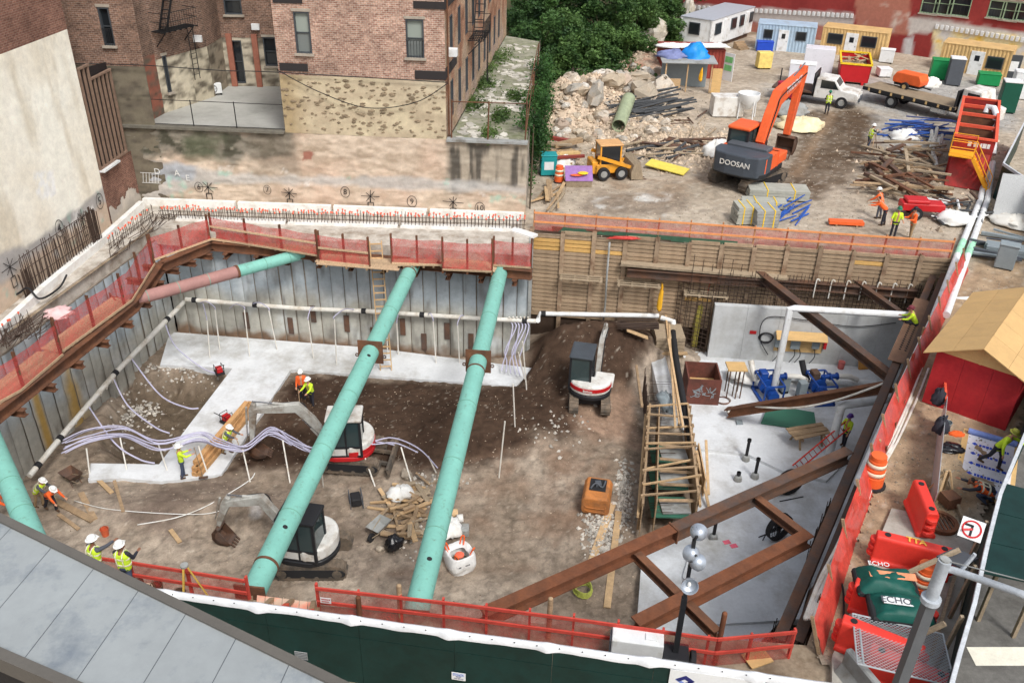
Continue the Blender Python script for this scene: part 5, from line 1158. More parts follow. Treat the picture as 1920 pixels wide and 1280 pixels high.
stick('push_broom', 'long handled broom held upright by the worker on the slab', 'broom', h[1]+V(.05,.02,.35), V(h[1].x+.25,h[1].y-.1,SL1+.02), .018, m_wood, (.4,.1,.06,.3))
p, h = person('worker in lime vest bending behind the timber stack with a tool', G(428,850,SL1), R(-110), m_gsh, m_khaki, m_hatw, lean=28, arms=((60,10,25),(70,10,20)), legs=((30,50),(-5,20)), vest=m_lime)
stick('rake', 'short wooden rake in the hands of the bending worker', 'rake', h[1]+V(-.1,0,.3), V(h[1].x+.35,h[1].y-.2,SL1+.03), .018, m_wood, (.3,.08,.05,.3))
p, _ = person('worker in orange shirt and white helmet standing on the dark soil', GF(569,750), R(-170), m_orc, m_dark, m_hatw, arms=((20,10,60),(10,10,30)))
p, h = person('worker in lime sweatshirt standing beside the orange shirted worker', GF(586,762), R(150), m_lime, m_dark, m_hatw, lean=10, arms=((40,5,40),(45,5,30)))
stick('shovel', 'shovel held point down by the lime sweatshirted worker', 'shovel', h[1]+V(0,0,.2), V(h[1].x+.05,h[1].y-.25,GF(586,762).z+.03), .02, m_wood, (.24,.03,.3,.2,.3))
p, h = person('bent worker in orange shirt dragging a plank by the left strut', GF(100,958), R(-120), m_orc, m_dark, m_hatw, lean=50, arms=((50,10,15),(50,10,15)), legs=((20,25),(-20,10)))
person('worker in lime vest and brown trousers stooping next to the orange shirt', GF(78,950), R(-100), m_gsh, m_khaki, m_hatw, lean=42, arms=((45,10,15),(55,10,15)), legs=((15,25),(-10,10)), vest=m_lime)
person('worker in orange shirt half cut by the left frame edge', GF(4,985), R(-60), m_orc, m_dark, m_hatw, lean=20, arms=((40,10,30),(40,10,30)))
# two engineers behind the roof edge, on the front walkway
def headat(x, y, z=1.83): q = G(x, y, z); return V(q.x,q.y,0)
person('engineer in lime vest over grey shirt pointing across the pit', headat(166,1010,1.85)+V(0,0,.03), R(-30), m_gsh, m_dark, m_hatw, skin=m_skin2, arms=((10,8,30),(78,-5,12)), vest=m_lime, lean=6)
person('engineer in lime vest watching from behind beside the pointing one', headat(222,1018,1.85)+V(0,0,.03), R(-8), m_dark, m_jean, m_hatw, skin=m_skin2, arms=((25,10,70),(25,10,70)), vest=m_lime)
# right side of the pit
bz = -1.5
person('worker in lime jacket crouching on the brown beam by the right wall', G(1712,622,-1.05), R(70), m_lime, m_dark, mat('maroon_helmet', L(116,52,60), .4), lean=30, arms=((40,10,40),(40,10,40)), legs=((95,125),(80,120)))
p, h = person('worker in lime T shirt and purple helmet standing on the slab below the netting', G(1580,836,SL2+.17), R(120), m_lime, m_dark, mat('purple_helmet', L(96,64,150), .4), arms=((15,10,20),(25,10,40)), sleeve=.3)
# right strip
person('worker in lime hoodie stepping across the blue lettered membrane', G(1858,876,.12), R(-140), m_lime, m_dark, mat('olive_helmet', L(150,150,60), .4), lean=26, arms=((55,45,15),(10,40,10)), legs=((22,18),(-18,20)), H=1.82)
person('worker in orange vest kneeling over the lower end of the membrane', G(1850,945,.12), R(75), m_dark, m_jean, None, skin=m_skin2, lean=78, arms=((70,10,20),(80,10,20)), legs=((60,110),(35,110)), vest=m_orc)
# yard
m_hgr = mat('green_helmet', L(46,120,92), .4, .05)
person('worker in lime T shirt and green helmet by the yard netting', GY(1672,447), R(170), m_lime, m_dark, m_hgr, arms=((20,12,60),(15,20,30)), sleeve=.3, lean=8)
person('worker in orange shirt and khaki trousers by the red mixer', GY(1704,450), R(100), m_orc, m_khaki, mat('black_helmet', L(40,40,44), .4), arms=((30,10,70),(30,10,60)), lean=6)
person('stooping worker in orange shirt handing over a hose in the yard', GY(1653,425), R(60), m_orc, m_dark, None, lean=45, arms=((60,10,20),(60,10,20)))
person('worker in orange sweatshirt behind the stooping one', GY(1645,412), R(40), m_orc, m_gsh, m_hatw, lean=25, arms=((35,15,20),(35,15,20)))
p, h = person('surveyor in lime vest and white helmet at a tripod by the haul road', GY(1626,282), R(-80), m_dark, m_jean, m_hatw, arms=((50,5,60),(50,5,60)), vest=m_lime, lean=8)
person('worker in lime vest and black trousers beside the white pickup truck', GY(1549,214), R(-10), m_dark, m_dark, m_hgr, vest=m_lime, arms=((20,10,60),(20,10,60)))
def tripod(label, c, h, m):
 t = thing('survey_tripod', label, 'tripod', c)
 for i in range(3): a = 2.1*i+.3; b = MB(); b.beam((math.cos(a)*.5,math.sin(a)*.5,0),(math.cos(a)*.05,math.sin(a)*.05,h),.05,.03); b.build('leg', m, t)
 b = MB(); b.cyl((0,0,h-.02),(0,0,h+.04),.11,10); b.build('head_plate', m_conc, t); return t
tripod('wooden survey tripod at the surveyor beside the haul road', GY(1632,286), 1.3, m_wood)
tripod('yellow survey tripod without instrument on the front walkway', G(362,1132,.05), 1.5, mat('yellow_wood', L(214,176,84)))

# ================================================================== excavators
def plate_outline(pts, hw):
 L_, R_ = [], []
 for i, (y, z) in enumerate(pts):
  a = Vector(pts[max(0,i-1)]); c = Vector(pts[min(len(pts)-1,i+1)]); d = (c-a).normalized(); n = Vector((-d.y,d.x)); L_.append((y+n.x*hw[i],z+n.y*hw[i])); R_.append((y-n.x*hw[i],z-n.y*hw[i]))
 return L_+R_[::-1]
def stadium(l, r, n=8):
 return [(l/2+r*math.cos(a), r+r*math.sin(a)) for a in [-math.pi/2+math.pi*i/n for i in range(n+1)]]+[(-l/2+r*math.cos(a), r+r*math.sin(a)) for a in [math.pi/2+math.pi*i/n for i in range(n+1)]]
m_track = mat('dusty_track', L(88,82,75), .9, .25, 5, .4, dirt=L(128,112,95), dirt_amt=.4)
m_cab = mat('black_cab_frame', L(40,41,44), .5, .1, 3, .05); m_cglass = glass('cab_glass', L(52,68,70), .05); m_grey = mat('machine_grey', L(84,88,94), .6, .12, 3, .1)
m_mw = mat('machine_white', L(222,221,216), .45, .08, 2, .06, dirt=L(168,154,136), dirt_amt=.32, spec=.45); m_chrome = mat('cylinder_chrome', L(190,192,194), .25, .05, 3, 0, metal=.9)
m_arm = mat('dirty_white_arm', L(180,180,174), .6, .14, 3, .15, dirt=L(120,106,92), dirt_amt=.4)
def excavator(label, loc, ty, hy, s, body, roof, band, arm, B, buck, swing=.25, big=False, blade=True, letter=None, lettercol=None, bandz=None, skirt=None, name='mini_excavator', bw=.5):
 t = thing(name, label, 'excavator', loc, ty); hr = hy-ty; tl, th, tw, gx_ = (1.75,.29,.38,.66) if not big else (1.9,.26,.32,.68)
 for sx in (-1,1):
  o = MB(); st_ = stadium(tl,th); o.ext(st_, 'x', sx*gx_-tw/2, sx*gx_+tw/2)
  for i in range(34):
   u = i/34*(2*tl+2*math.pi*th)
   if u < tl: y, z, a = -tl/2+u, -.0, 0
   elif u < tl+math.pi*th: w_ = (u-tl)/th; y, z, a = tl/2+math.sin(w_)*th, th-math.cos(w_)*th, w_
   elif u < 2*tl+math.pi*th: y, z, a = tl/2-(u-tl-math.pi*th), 2*th, math.pi
   else: w_ = (u-2*tl-math.pi*th)/th; y, z, a = -tl/2-math.sin(w_)*th, th+math.cos(w_)*th, math.pi+w_
   o.cb((sx*gx_,y,z), tw+.01, .06, .05, 0, a)
  tk = o.build('track', m_track, t)
  q = MB(); q.ext([(y,z*.55+th*.45) for y,z in stadium(tl*.98,th)], 'x', sx*(gx_+tw/2)+sx*.0, sx*(gx_+tw/2)+sx*.02); q.build('track_frame', m_cab, tk)
  for yy in (-tl/2,tl/2): q = MB(); q.cyl((sx*(gx_+tw/2-.05),yy,th),(sx*(gx_+tw/2+.035),yy,th),th*.55,12); q.build('sprocket', m_track, tk)
  for i in range(4): yy = -tl/2+tl*(i+.5)/4; MB().cyl((sx*(gx_+tw/2),yy,.12),(sx*(gx_+tw/2+.03),yy,.12),.075,8).build('roller', m_track, tk)
 o = MB(); o.box(-gx_+tw/2,-.5,.2,gx_-tw/2,.5,.48).cyl((0,0,.4),(0,0,.62),.42,16); o.build('undercarriage', m_cab, t)
 if blade:
  o = MB(); yb = -tl/2-th-.35; o.ext([(yb-.05,.02),(yb+.05,.02),(yb+.0,.22),(yb+.06,.42),(yb-.03,.42),(yb-.08,.22)], 'x', -.95, .95); bl = o.build('dozer_blade', m_track, t); [MB().beam((sx*.35,yb,.2),(sx*.3,-.5,.32),.1,.12).build('blade_arm', m_track, bl) for sx in (-1,1)]
 def H(b, nm, m, par=None, **kw):
  o = b.build(nm, m, par or t, **kw)
  if par is None: o.rotation_euler = (0,0,hr)
  return o
 # upper body: rounded tail
 r0 = .9 if not big else 1.0; tail = [(math.cos(a)*r0, -.1+math.sin(a)*.78) for a in [math.pi+math.pi*i/14 for i in range(15)]] if not big else [(-.98,.1),(-.98,-1.05),(-.85,-1.3),(-.4,-1.42),(.4,-1.42),(.85,-1.3),(.98,-1.05),(.98,.1)]
 front = [(r0,.55),(.75,.85),(-.8,.85),(-r0,.55)]
 H(MB().ext(tail+front,'z',.60,.80), 'swing_frame', skirt or m_cab, bev=.03)
 top = 1.28 if not big else 1.32
 cw = [(x*.985,y*.985) for x,y in tail]+[(r0*.98,.05),(-r0*.98,.05)]
 hood = H(MB().ext(cw,'z',.80,top), 'engine_hood', body, bev=.10 if not big else .06, seg=3)
 if big:
  H(MB().ext([(-.98,-.55),(-.98,-1.0),(-.8,-1.38),(-.35,-1.5),(.35,-1.5),(.8,-1.38),(.98,-1.0),(.98,-.55)],'z',.66,1.40), 'counterweight', band, bev=.05, seg=2)
  H(MB().box(.12,.05,.80,.98,.95,1.15), 'tool_box', body, bev=.03); H(MB().box(-.75,-.55,top,.75,.0,top+.16), 'engine_cover', m_grey, bev=.03)
 else:
  if band: H(MB().ext([(x*1.002,y*1.002) for x,y in tail]+[(r0*.97,-.0),(-r0*.97,-.0)],'z',*(bandz or (1.0,1.16))), 'colour_band', band)
  H(MB().box(.12,.0,.80,.95,.75,1.12), 'tank_cover', body, bev=.05)
 # cab
 cx0, cx1, cy0, cy1, cz0, cz1 = (-.88,.08,-.5,.75,.80,2.45) if not big else (-.92,-.12,-.2,.9,.80,1.98)
 fr = MB()
 for x in (cx0,cx1):
  for y in (cy0,cy1): fr.beam((x+(.04 if x < 0 and x == cx0 else -.04),y+(.04 if y == cy0 else -.04),cz0),(x+(.06 if x == cx0 else -.06),y+(.06 if y == cy0 else -.10),cz1-.1),.085,.085,(0,1,0))
  fr.beam((x+(.04 if x == cx0 else -.04),(cy0+cy1)/2-.05,cz0),(x+(.05 if x == cx0 else -.05),(cy0+cy1)/2-.05,cz1-.1),.05,.06,(0,1,0))
 for z in (cz0+.03,cz0+.42): fr.beam((cx0+.04,cy0+.05,z),(cx0+.04,cy1-.05,z),.06,.08).beam((cx1-.04,cy0+.05,z),(cx1-.04,cy1-.05,z),.06,.08)
 fr.beam((cx0+.05,cy0+.04,cz0+.4),(cx1-.05,cy0+.04,cz0+.4),.06,.08).beam((cx0+.05,cy1-.05,cz0+.1),(cx1-.05,cy1-.05,cz0+.1),.06,.1)
 cab = H(fr, 'cab', m_cab if not big else m_cab)
 def CH(b, nm, m, **kw): return b.build(nm, m, cab, **kw)
 CH(MB().box(cx0-.02,cy0-.03,cz1-.12,cx1+.02,cy1+.02,cz1), 'cab_roof', roof, bev=.05, seg=2)
 CH(MB().box(cx0+.03,cy0+.08,cz0+.02,cx0+.05,cy1-.08,cz0+.42), 'door_panel', body if not big else body)
 CH(MB().quad((cx0+.035,cy0+.08,cz0+.42),(cx0+.035,cy1-.1,cz0+.42),(cx0+.055,cy1-.14,cz1-.12),(cx0+.055,cy0+.08,cz1-.12)), 'side_window', m_cglass); CH(MB().quad((cx1-.035,cy0+.08,cz0+.1),(cx1-.035,cy1-.1,cz0+.1),(cx1-.055,cy1-.14,cz1-.12),(cx1-.055,cy0+.08,cz1-.12)), 'side_window', m_cglass)
 CH(MB().quad((cx0+.08,cy1-.03,cz0+.1),(cx1-.08,cy1-.03,cz0+.1),(cx1-.08,cy1-.09,cz1-.12),(cx0+.08,cy1-.09,cz1-.12)), 'windscreen', m_cglass); CH(MB().quad((cx0+.08,cy0+.03,cz0+.42),(cx1-.08,cy0+.03,cz0+.42),(cx1-.08,cy0+.05,cz1-.12),(cx0+.08,cy0+.05,cz1-.12)), 'rear_window', m_cglass)
 CH(MB().box((cx0+cx1)/2-.22,cy0+.2,cz0,(cx0+cx1)/2+.22,cy0+.6,cz0+.5).box((cx0+cx1)/2-.22,cy0+.18,cz0+.5,(cx0+cx1)/2+.22,cy0+.28,cz0+1.0), 'seat', m_black, bev=.04)
 # boom, stick, bucket
 bx_ = swing; F, E1, T_, S_ = [Vector(q) for q in B]; w = .11 if not big else .16
 M_ = (E1*.5+F*.5); o = MB(); o.ext(plate_outline([tuple(F),tuple(F.lerp(E1,.55)+Vector((-.03,.05))),tuple(E1),tuple(E1.lerp(T_,.5)),tuple(T_)],[q*(1.5 if big else 1) for q in (.10,.17,.20,.15,.09)]),'x',bx_-w,bx_+w); bo = H(o,'boom',arm,bev=.015)
 o = MB(); d = (S_-T_).normalized(); o.ext(plate_outline([tuple(T_-d*.3),tuple(T_),tuple(T_.lerp(S_,.5)),tuple(S_)],[q*(1.5 if big else 1) for q in (.08,.15,.11,.07)]),'x',bx_-w*.8,bx_+w*.8); sk = H(o,'stick',arm,bev=.015)
 a = buck; ca, sa = math.cos(a), math.sin(a); bk = [(0,.0),(.10,-.28),(.02,-.52),(-.24,-.64),(-.52,-.55),(-.60,-.42),(-.48,-.40),(-.26,-.52),(-.06,-.42),(-.02,-.2),(-.12,.02)]
 pr_ = [(S_.x+(y*ca-z*sa)*(1.0 if not big else 1.0), S_.y+(y*sa+z*ca)) for y,z in bk]; o = MB(); o.ext(pr_,'x',bx_-bw/2,bx_+bw/2)
 sd2 = [pr_[i] for i in (0,1,2,3,4,5)]
 for xx in (bx_-bw/2,bx_+bw/2-.02): o.ext(sd2,'x',xx,xx+.02)
 for i in range(4): xx = bx_-bw/2+bw*(i+.5)/4; q0 = Vector(pr_[5]); dr_ = (Vector(pr_[5])-Vector(pr_[6])).normalized(); o.beam((xx,q0.x,q0.y),(xx,q0.x+dr_.x*.12-.02,q0.y+dr_.y*.12-.08),.05,.04)
 H(o,'bucket',m_dsteel if not big else m_dsteel)
 def cylr(p, q, par, r=.05):
  p, q = Vector(p), Vector(q); m_ = p.lerp(q,.58); o = MB(); o.cyl((bx_,p.x,p.y),(bx_,m_.x,m_.y),r,8); c1 = o.build('cylinder_barrel', arm if not big else arm, par); o = MB(); o.cyl((bx_,m_.x,m_.y),(bx_,q.x,q.y),r*.55,8); o.build('cylinder_rod', m_chrome, par)
 cylr(E1.lerp(F,.15)+Vector((0,.26)), T_-d*.28+Vector((.02,.1)), bo); cylr(F+Vector((.15,-.16)), F.lerp(E1,.7)+Vector((.14,-.14)), bo)
 pp = Vector((-d.y,d.x)); pp = pp if pp.x > 0 else -pp; cylr(T_+pp*.24-d*.1, S_-d*.18+pp*.18, sk, .042)
 o = MB(); o.box(bx_-.16,.72,.55,bx_+.16,F.x+.08,F.y+.12); H(o,'swing_post',m_cab,bev=.03)
 hz = MB(); hz.tube([(bx_+w+.02,F.x,F.y),(bx_+w+.03,E1.x*.6+F.x*.4,E1.y*.7+F.y*.3+.12),(bx_+w+.03,E1.x,E1.y+.12),(bx_+w+.02,T_.x,T_.y+.05)],.022,5,6); H(hz,'hydraulic_hose',m_black)
 if letter:
  o = text(letter[0], letter[1], lettercol or m_mw, t, (0,0,0), name='lettering', bold=.004); yb = letter[2]; c = Matrix.Rotation(hr,4,'Z') @ Matrix.Translation((letter[4] if len(letter) > 4 else 0,yb,letter[3])) @ Matrix.Rotation(math.pi/2,4,'X'); o.matrix_local = c
 t.scale = (s,s,s); return t
m_red = mat('machine_red', L(190,36,40), .45, .08, 2, .05)
m_wred = m_red
e1 = GF(1104,752); tg = GF(1120,640)
excavator('white mini excavator with red stripe digging into the dark mound', e1, yaw(e1,tg)+.12, yaw(e1,tg)-.03, 1.2, m_mw, mat('grey_cab_roof', L(70,76,82), .5), m_red, m_arm, [(.95,.85),(1.7,2.0),(3.1,1.9),(3.5,.95)], -.5, swing=.2, blade=False, letter=('Bobcat',.14,-.885,1.06), lettercol=m_mw, bandz=(.98,1.15))
e2 = GF(590,1052); t2 = GF(462,1030)
excavator('white mini excavator with black cab under the middle strut', e2, R(92), yaw(e2,t2)+.05, 1.25, m_mw, m_cab, None, m_arm, [(.95,.85),(1.7,2.1),(2.95,1.75),(3.35,.75)], .35, swing=.3, blade=False)
e3 = GF(662,862); t3 = GF(490,868)
excavator('white and red mini excavator reaching left across the dark soil', e3, R(86), yaw(e3,t3)+.02, 1.25, m_mw, m_mw, m_red, m_arm, [(.95,.9),(1.9,2.25),(3.5,2.15),(3.7,.75)], .15, swing=.3, skirt=m_red, bandz=(.82,1.02))

# ================================================================== pit floor objects
def planks(label, group, spots, m, cat='plank', name='timber_plank', z=None):
 for p, q, w_, h_ in spots:
  a, c = (GF(*p) if z is None else G(*p,z)), (GF(*q) if z is None else G(*q,z)); b = MB(); cen = (a+c)/2; b.beam(a-cen+V(0,0,h_/2),c-cen+V(0,0,h_/2),w_,h_); o = b.build(name, m); o.location = cen+V(0,0,.02); tag(o, label, cat, group)
single = [((152,925),(178,975),.25,.06,'long muddy plank slanting down behind the two stooping workers'),((75,925),(175,978),.3,.07,'heavy plank carried by the stooping workers'),((215,903),(232,962),.14,.08,'upright looking short timber lying in the grey mud'),((182,898),(210,925),.2,.06,'short yellow board at the end of the slab'),((110,965),(148,993),.16,.05,'narrow board beside the heavy plank'),((320,995),(338,1018),.18,.05,'small yellow board alone on the pale dirt')]
for p, q, w_, h_, lab in single: planks(lab, None, [(p,q,w_,h_)], m_wood2 if 'yellow' in lab else m_wood)
ts = thing('timber_stack', 'stack of long square timbers lying along the slab edge', 'timber', G(415,840,SL1))
for i, (a, c, z) in enumerate((((365,893),(470,765),0),((373,893),(478,768),0),((366,890),(460,778),.2),((374,888),(472,764),.2),((370,884),(466,770),.4))):
 b = MB(); b.beam(G(*a,SL1)+V(0,0,z+.11),G(*c,SL1)+V(0,0,z+.11),.26,.19); b.build('timber', mat('squared_timber', L(186,144,98), .85, .25, 3, .3, rand=.2, grain=(4,1,1)), ts, world=True)
def engine(label, loc, rz, cols):
 t = thing('plate_compactor', label, 'compactor', loc, rz); b = MB(); b.ext([(-.3,.08),(-.22,0),(.22,0),(.32,.12)],'x',-.22,.22); b.build('base_plate', m_black, t); b = MB(); b.box(-.16,-.15,.1,.16,.2,.4); b.build('engine', cols, t, bev=.03); b = MB(); b.tube([(-.18,-.1,.3),(-.18,-.5,.75),(.18,-.5,.75),(.18,-.1,.3)],.02,6); b.build('handle', m_black, t); b = MB(); b.tube([(-.2,-.2,.1),(-.2,-.2,.5),(-.2,.25,.5),(-.2,.25,.1)],.018,5).tube([(.2,-.2,.1),(.2,-.2,.5),(.2,.25,.5),(.2,.25,.1)],.018,5); b.build('roll_cage', m_black, t)
engine('red plate compactor behind the kneeling worker on the slab', G(425,790,SL1), -.6, m_red)
engine('small red pump at the upper edge of the mud pit', G(412,700,SL1), .6, m_red)
def bucket(label, loc, m, r=.17, h=.36):
 t = thing('bucket', label, 'bucket', loc); b = MB(); b.lathe([(r*.82,0),(r,h),(r*1.06,h),(r*1.06,h-.04),(r*.97,h-.04),(r*.8,.03)], (0,0,0), 16); b.build('pail', m, t, smooth=True, auto=True); b = MB(); b.tube([(-r,0,h-.05),(-r*.6,0,h+.14),(r*.6,0,h+.14),(r,0,h-.05)],.006,4,4); b.build('handle', m_dsteel, t); return t
m_obk = mat('orange_bucket', L(206,100,66), .5, .12)
bucket('orange bucket on the wet ground behind the engineers', GF(198,1002), m_obk)
# wheelbarrow
def barrow(label, loc, rz, load):
 t = thing('wheelbarrow', label, 'wheelbarrow', loc, rz); b = MB(); b.add([(-.32,-.45,.62),(.32,-.45,.62),(.34,.5,.6),(-.34,.5,.6),(-.2,-.3,.32),(.2,-.3,.32),(.18,.25,.3),(-.18,.25,.3)],[(0,1,5,4),(1,2,6,5),(2,3,7,6),(3,0,4,7),(4,5,6,7)]); b.build('tray', load, t)
 b = MB(); b.ring((-.05,.55,.2),(.05,.55,.2),.2,.09,14); b.build('wheel', m_black, t); b = MB(); [b.tube([(s*.05,.55,.2),(s*.2,.2,.3),(s*.27,-.95,.62)],.022,6) for s in (-1,1)]; b.build('handle', m_woodg, t); b = MB(); [b.tube([(s*.2,-.1,.3),(s*.22,-.3,.0)],.02,5) for s in (-1,1)]; b.build('leg', m_dsteel, t)
barrow('grey wheelbarrow loaded with scrap standing beside the timber heap', GF(712,1000), 2.6, m_conc)
barrow('muddy wheelbarrow tipped by the left end of the slab', GF(138,905), 1.0, m_dsteel)
# scrap timber heap between the struts
rg = random.Random(21); hm = MB(); hc = GF(770,960)
woods = [m_wood, m_wood2, m_woodg]
for i in range(58):
 x, y = rg.gauss(765,26), rg.gauss(962,30); x = min(max(x,715),822); y = min(max(y,905),1012); p = GF(x,y); l = rg.uniform(.5,1.7); a = rg.gauss(.2,.7); b = MB(); b.cb((0,0,0), l, rg.uniform(.08,.22), rg.uniform(.03,.09)); o = b.build('timber_plank', rg.choice(woods)); o.location = p+V(0,0,.08+rg.uniform(0,.45)*max(0,1-abs(x-770)/60)); o.rotation_euler = (rg.uniform(-.2,.2),rg.uniform(-.22,.22),a); tag(o, 'short scrap plank thrown on the timber heap between the green struts', 'plank', 'scrap timber heap between the struts')
crumple('rubbish_bag', 'shiny black rubbish bag in front of the timber heap', 'bag', GF(738,1030)+V(0,0,.3), .34,.34,.42, mat('black_plastic', L(26,26,30), .25, .1, spec=.6), 31)
crumple('cement_bag', 'white torn sheeting behind the right strut', 'sheeting', GF(845,1000)+V(0,0,.25), .45,.6,.35, m_foam, 32)
crumple('plastic_sheet', 'pale plastic sheet crumpled on the timber heap', 'plastic sheet', GF(752,935)+V(0,0,.3), .5,.5,.3, m_foam, 33)
for x, y, lab in ((852,968,'tan wire spool lying beside the right strut'),(862,978,'smaller white wire spool next to the tan one')): p = GF(x,y); b = MB(); b.ring(p+V(-.12,0,.18),p+V(.14,.05,.18),.18,.09,16); tag(b.build('wire_spool', m_foam if 'white' in lab else m_wood2), lab, 'spool')
b = MB(); p = GF(866,1000); b.box(p.x-.3,p.y-.2,p.z,p.x+.3,p.y+.3,p.z+.35); tag(b.build('concrete_block', m_conc, None, bev=.03), 'grey concrete block behind the big white sack', 'block')
bb = thing('bulk_bag', 'big white bulk sack with orange loops on the dirt', 'bulk bag', GF(862,1060), .5)
u, v = np.meshgrid(np.linspace(0,2*np.pi,33), np.linspace(0,1,12), indexing='ij'); cr = (np.abs(np.cos(u))**4+np.abs(np.sin(u))**4)**-.25; k = .52*cr*(1+.16*np.sin(np.pi*v)-.12*v**3)*(1+.05*(fbm(np.cos(u)*2+5,v*4+np.sin(u)*2,1.5,4)-.5)*4); k[-1] = k[0]
k[:,-1] *= .75; zz = v*.95; zz[:,-1] = .62; kk = sheet('sack', np.stack([np.cos(u)*k,np.sin(u)*k,zz],-1), np.ones(u.shape+(3,)), mat('woven_white', L(228,228,226), .7, .08, 3, .4), None, bb)
b = MB(); b.ball((0,0,.6),.2,.2,.06,10,5); b.build('fill', m_cap, bb); print_bars(bb, m_gsh, -.3, .25, .5, -.585, .07, 3, False)
for a in range(4): an = a*math.pi/2+math.pi/4; c, s = math.cos(an)*.5, math.sin(an)*.5; b = MB(); b.tube([(c*.9,s*.9,.75),(c*1.15,s*1.15,1.08),(c*1.2-s*.25,s*1.2+c*.25,1.05),(c*.9-s*.3,s*.9+c*.3,.75)],.03,5,5); b.build('lifting_loop', m_orc, bb)
text('BuildingPro', .13, m_gsh, bb, (0,-.58,.55), (math.pi/2,0,0)) if False else None
# hydraulic power pack lying in the pit
pk = thing('orange_machine', 'scuffed orange engine housing with open top standing by the formwork', 'machine', GF(1118,945), -.18)
ol = [(-.55,.05),(-.62,.25),(-.62,.7),(-.5,.92),(.5,.92),(.62,.7),(.62,.25),(.55,.05)]; b = MB(); b.ext(ol,'y',-.75,.75); b.build('housing', mat('scuffed_orange', L(190,122,66), .6, .2, 2, .2, dirt=L(140,98,66), dirt_amt=.4), pk, bev=.07, seg=2)
b = MB(); b.box(-.36,-.2,.9,.36,.6,.95); b.build('engine_bay', m_black, pk); b = MB(); b.tube([(-.3,-.1,.95),(-.1,.1,1.1),(.2,0,1.0),(.3,.4,1.05)],.04,5,5).cb((0,.2,1.0),.25,.3,.15,.3); b.build('engine_parts', m_grey, pk)
for z in (.3,.5): b = MB(); b.tube([(-.45,-.76,z),(-.35,-.77,z-.08),(.35,-.77,z-.08),(.45,-.76,z)],.025,5,4); b.build('rib', MATS['scuffed_orange'], pk)
planks('long plank laid on rubble from the orange machine towards the front, left of a pair', None, [((1148,945),(1105,1065),.32,.06)], m_wood2)
planks('long plank on rubble nearest the formwork, right of a pair', None, [((1160,960),(1138,1140),.28,.06)], m_wood2)
b = MB()
for i in range(10): a = i*.7; b.tube([(math.cos(t)*.35*(1+.1*math.sin(a)),math.sin(t)*.35,.1+.03*i+.05*math.sin(t*2+a)) for t in [2*math.pi*k/12 for k in range(13)]],.025,5)
o = b.build('coiled_hose', mat('yellow_green_hose', L(170,176,84), .6, .3, 9)); o.location = GF(1092,1112); tag(o, 'coiled yellow and green hoses behind the front netting', 'hose')
# loose stones and rubble
def stones(name, label, pts, smin, smax, m, seed):
 r = np.random.default_rng(seed); n = len(pts); base = np.array([(1,0,0),(-1,0,0),(0,1,0),(0,-1,0),(0,0,1),(0,0,-1)],float); F = [(0,2,4),(2,1,4),(1,3,4),(3,0,4),(2,0,5),(1,2,5),(3,1,5),(0,3,5)]
 s = r.uniform(smin,smax,(n,1,1))*r.uniform(.5,1,(n,6,1)); sc_ = r.uniform(.6,1.3,(n,1,3)); P = (base[None]*s*sc_); ang = r.uniform(0,6.28,n); c, s_ = np.cos(ang)[:,None], np.sin(ang)[:,None]; Q = P.copy(); Q[...,0] = P[...,0]*c-P[...,1]*s_; Q[...,1] = P[...,0]*s_+P[...,1]*c; Q += np.asarray(pts)[:,None,:]
 me = bpy.data.meshes.new(name); FF = (np.array(F)[None]+np.arange(n)[:,None,None]*6).reshape(-1,3); me.from_pydata(Q.reshape(-1,3),[],FF)
 cc = np.ones((n*6,4),np.float32); col = np.array(m)[None]*r.uniform(.55,1.25,(n,1)); cc[:,:3] = np.repeat(col,6,0); at = me.attributes.new('Col','FLOAT_COLOR','POINT'); at.data.foreach_set('color',cc.ravel()); me.materials.append(m_vdirt); o = bpy.data.objects.new(name,me); COL.objects.link(o); return tag(o,label,'stones',None,'stuff')
rr = np.random.default_rng(3); pp = []
for i in range(5000):
 x, y = rr.uniform(-23,14), rr.uniform(20,44)
 if inpoly(np.array([x]),np.array([y]),[(-22.5,21),(8,18),(9.5,42),(1,41),(-18.5,43)])[0]: pp.append((x,y,fz(x,y)+.01))
stones('gravel', 'small pale stones scattered over the pit floor', pp, .015, .055, lin(168,152,134), 4)
pp = []
for cx, cy, sx, sy, n in ((1125,1000,28,45,420),(1170,930,14,60,300),(330,690,60,10,160),(250,750,40,60,260),(345,840,30,40,60),(1040,800,60,40,50),(820,900,40,12,60),(780,1000,40,40,80)):
 for i in range(n): p = GF(rr.normal(cx,sx*.6),rr.normal(cy,sy*.6)); pp.append((p.x,p.y,p.z+.02))
stones('broken_stone', 'pale broken stone in heaps on the pit floor', pp, .05, .16, lin(196,190,180), 6)
rg = random.Random(33); bs = []
for k in range(4): b = MB(); b.ball((0,0,0),1,1,1,9,6); b.noisy(.16,60+k); bs.append(b.mesh('stone', mat('pit_boulder', L(170,158,142), .9, .2, 2, .5, rand=.2)))
for i, (x, y, s, lab) in enumerate(((665,884,.42,'grey boulder in front of the red and white excavator'),(762,895,.34,'drum shaped stone right of the middle strut'),(712,1032,.2,'small stone in front of the black wheelbarrow'),(540,975,.22,'rounded stone at the boom of the black cab excavator'),(410,975,.16,'pale stone left of the excavator bucket'))): o = piece(rg.choice(bs),'boulder',GF(x,y)+V(0,0,s*.4),(rg.random(),rg.random(),rg.random()*6),None,(s,s*.8,s*.7)); tag(o,lab,'boulder')
gen = thing('generator', 'small black framed engine standing on the tan dirt', 'generator', GF(668,945), .3)
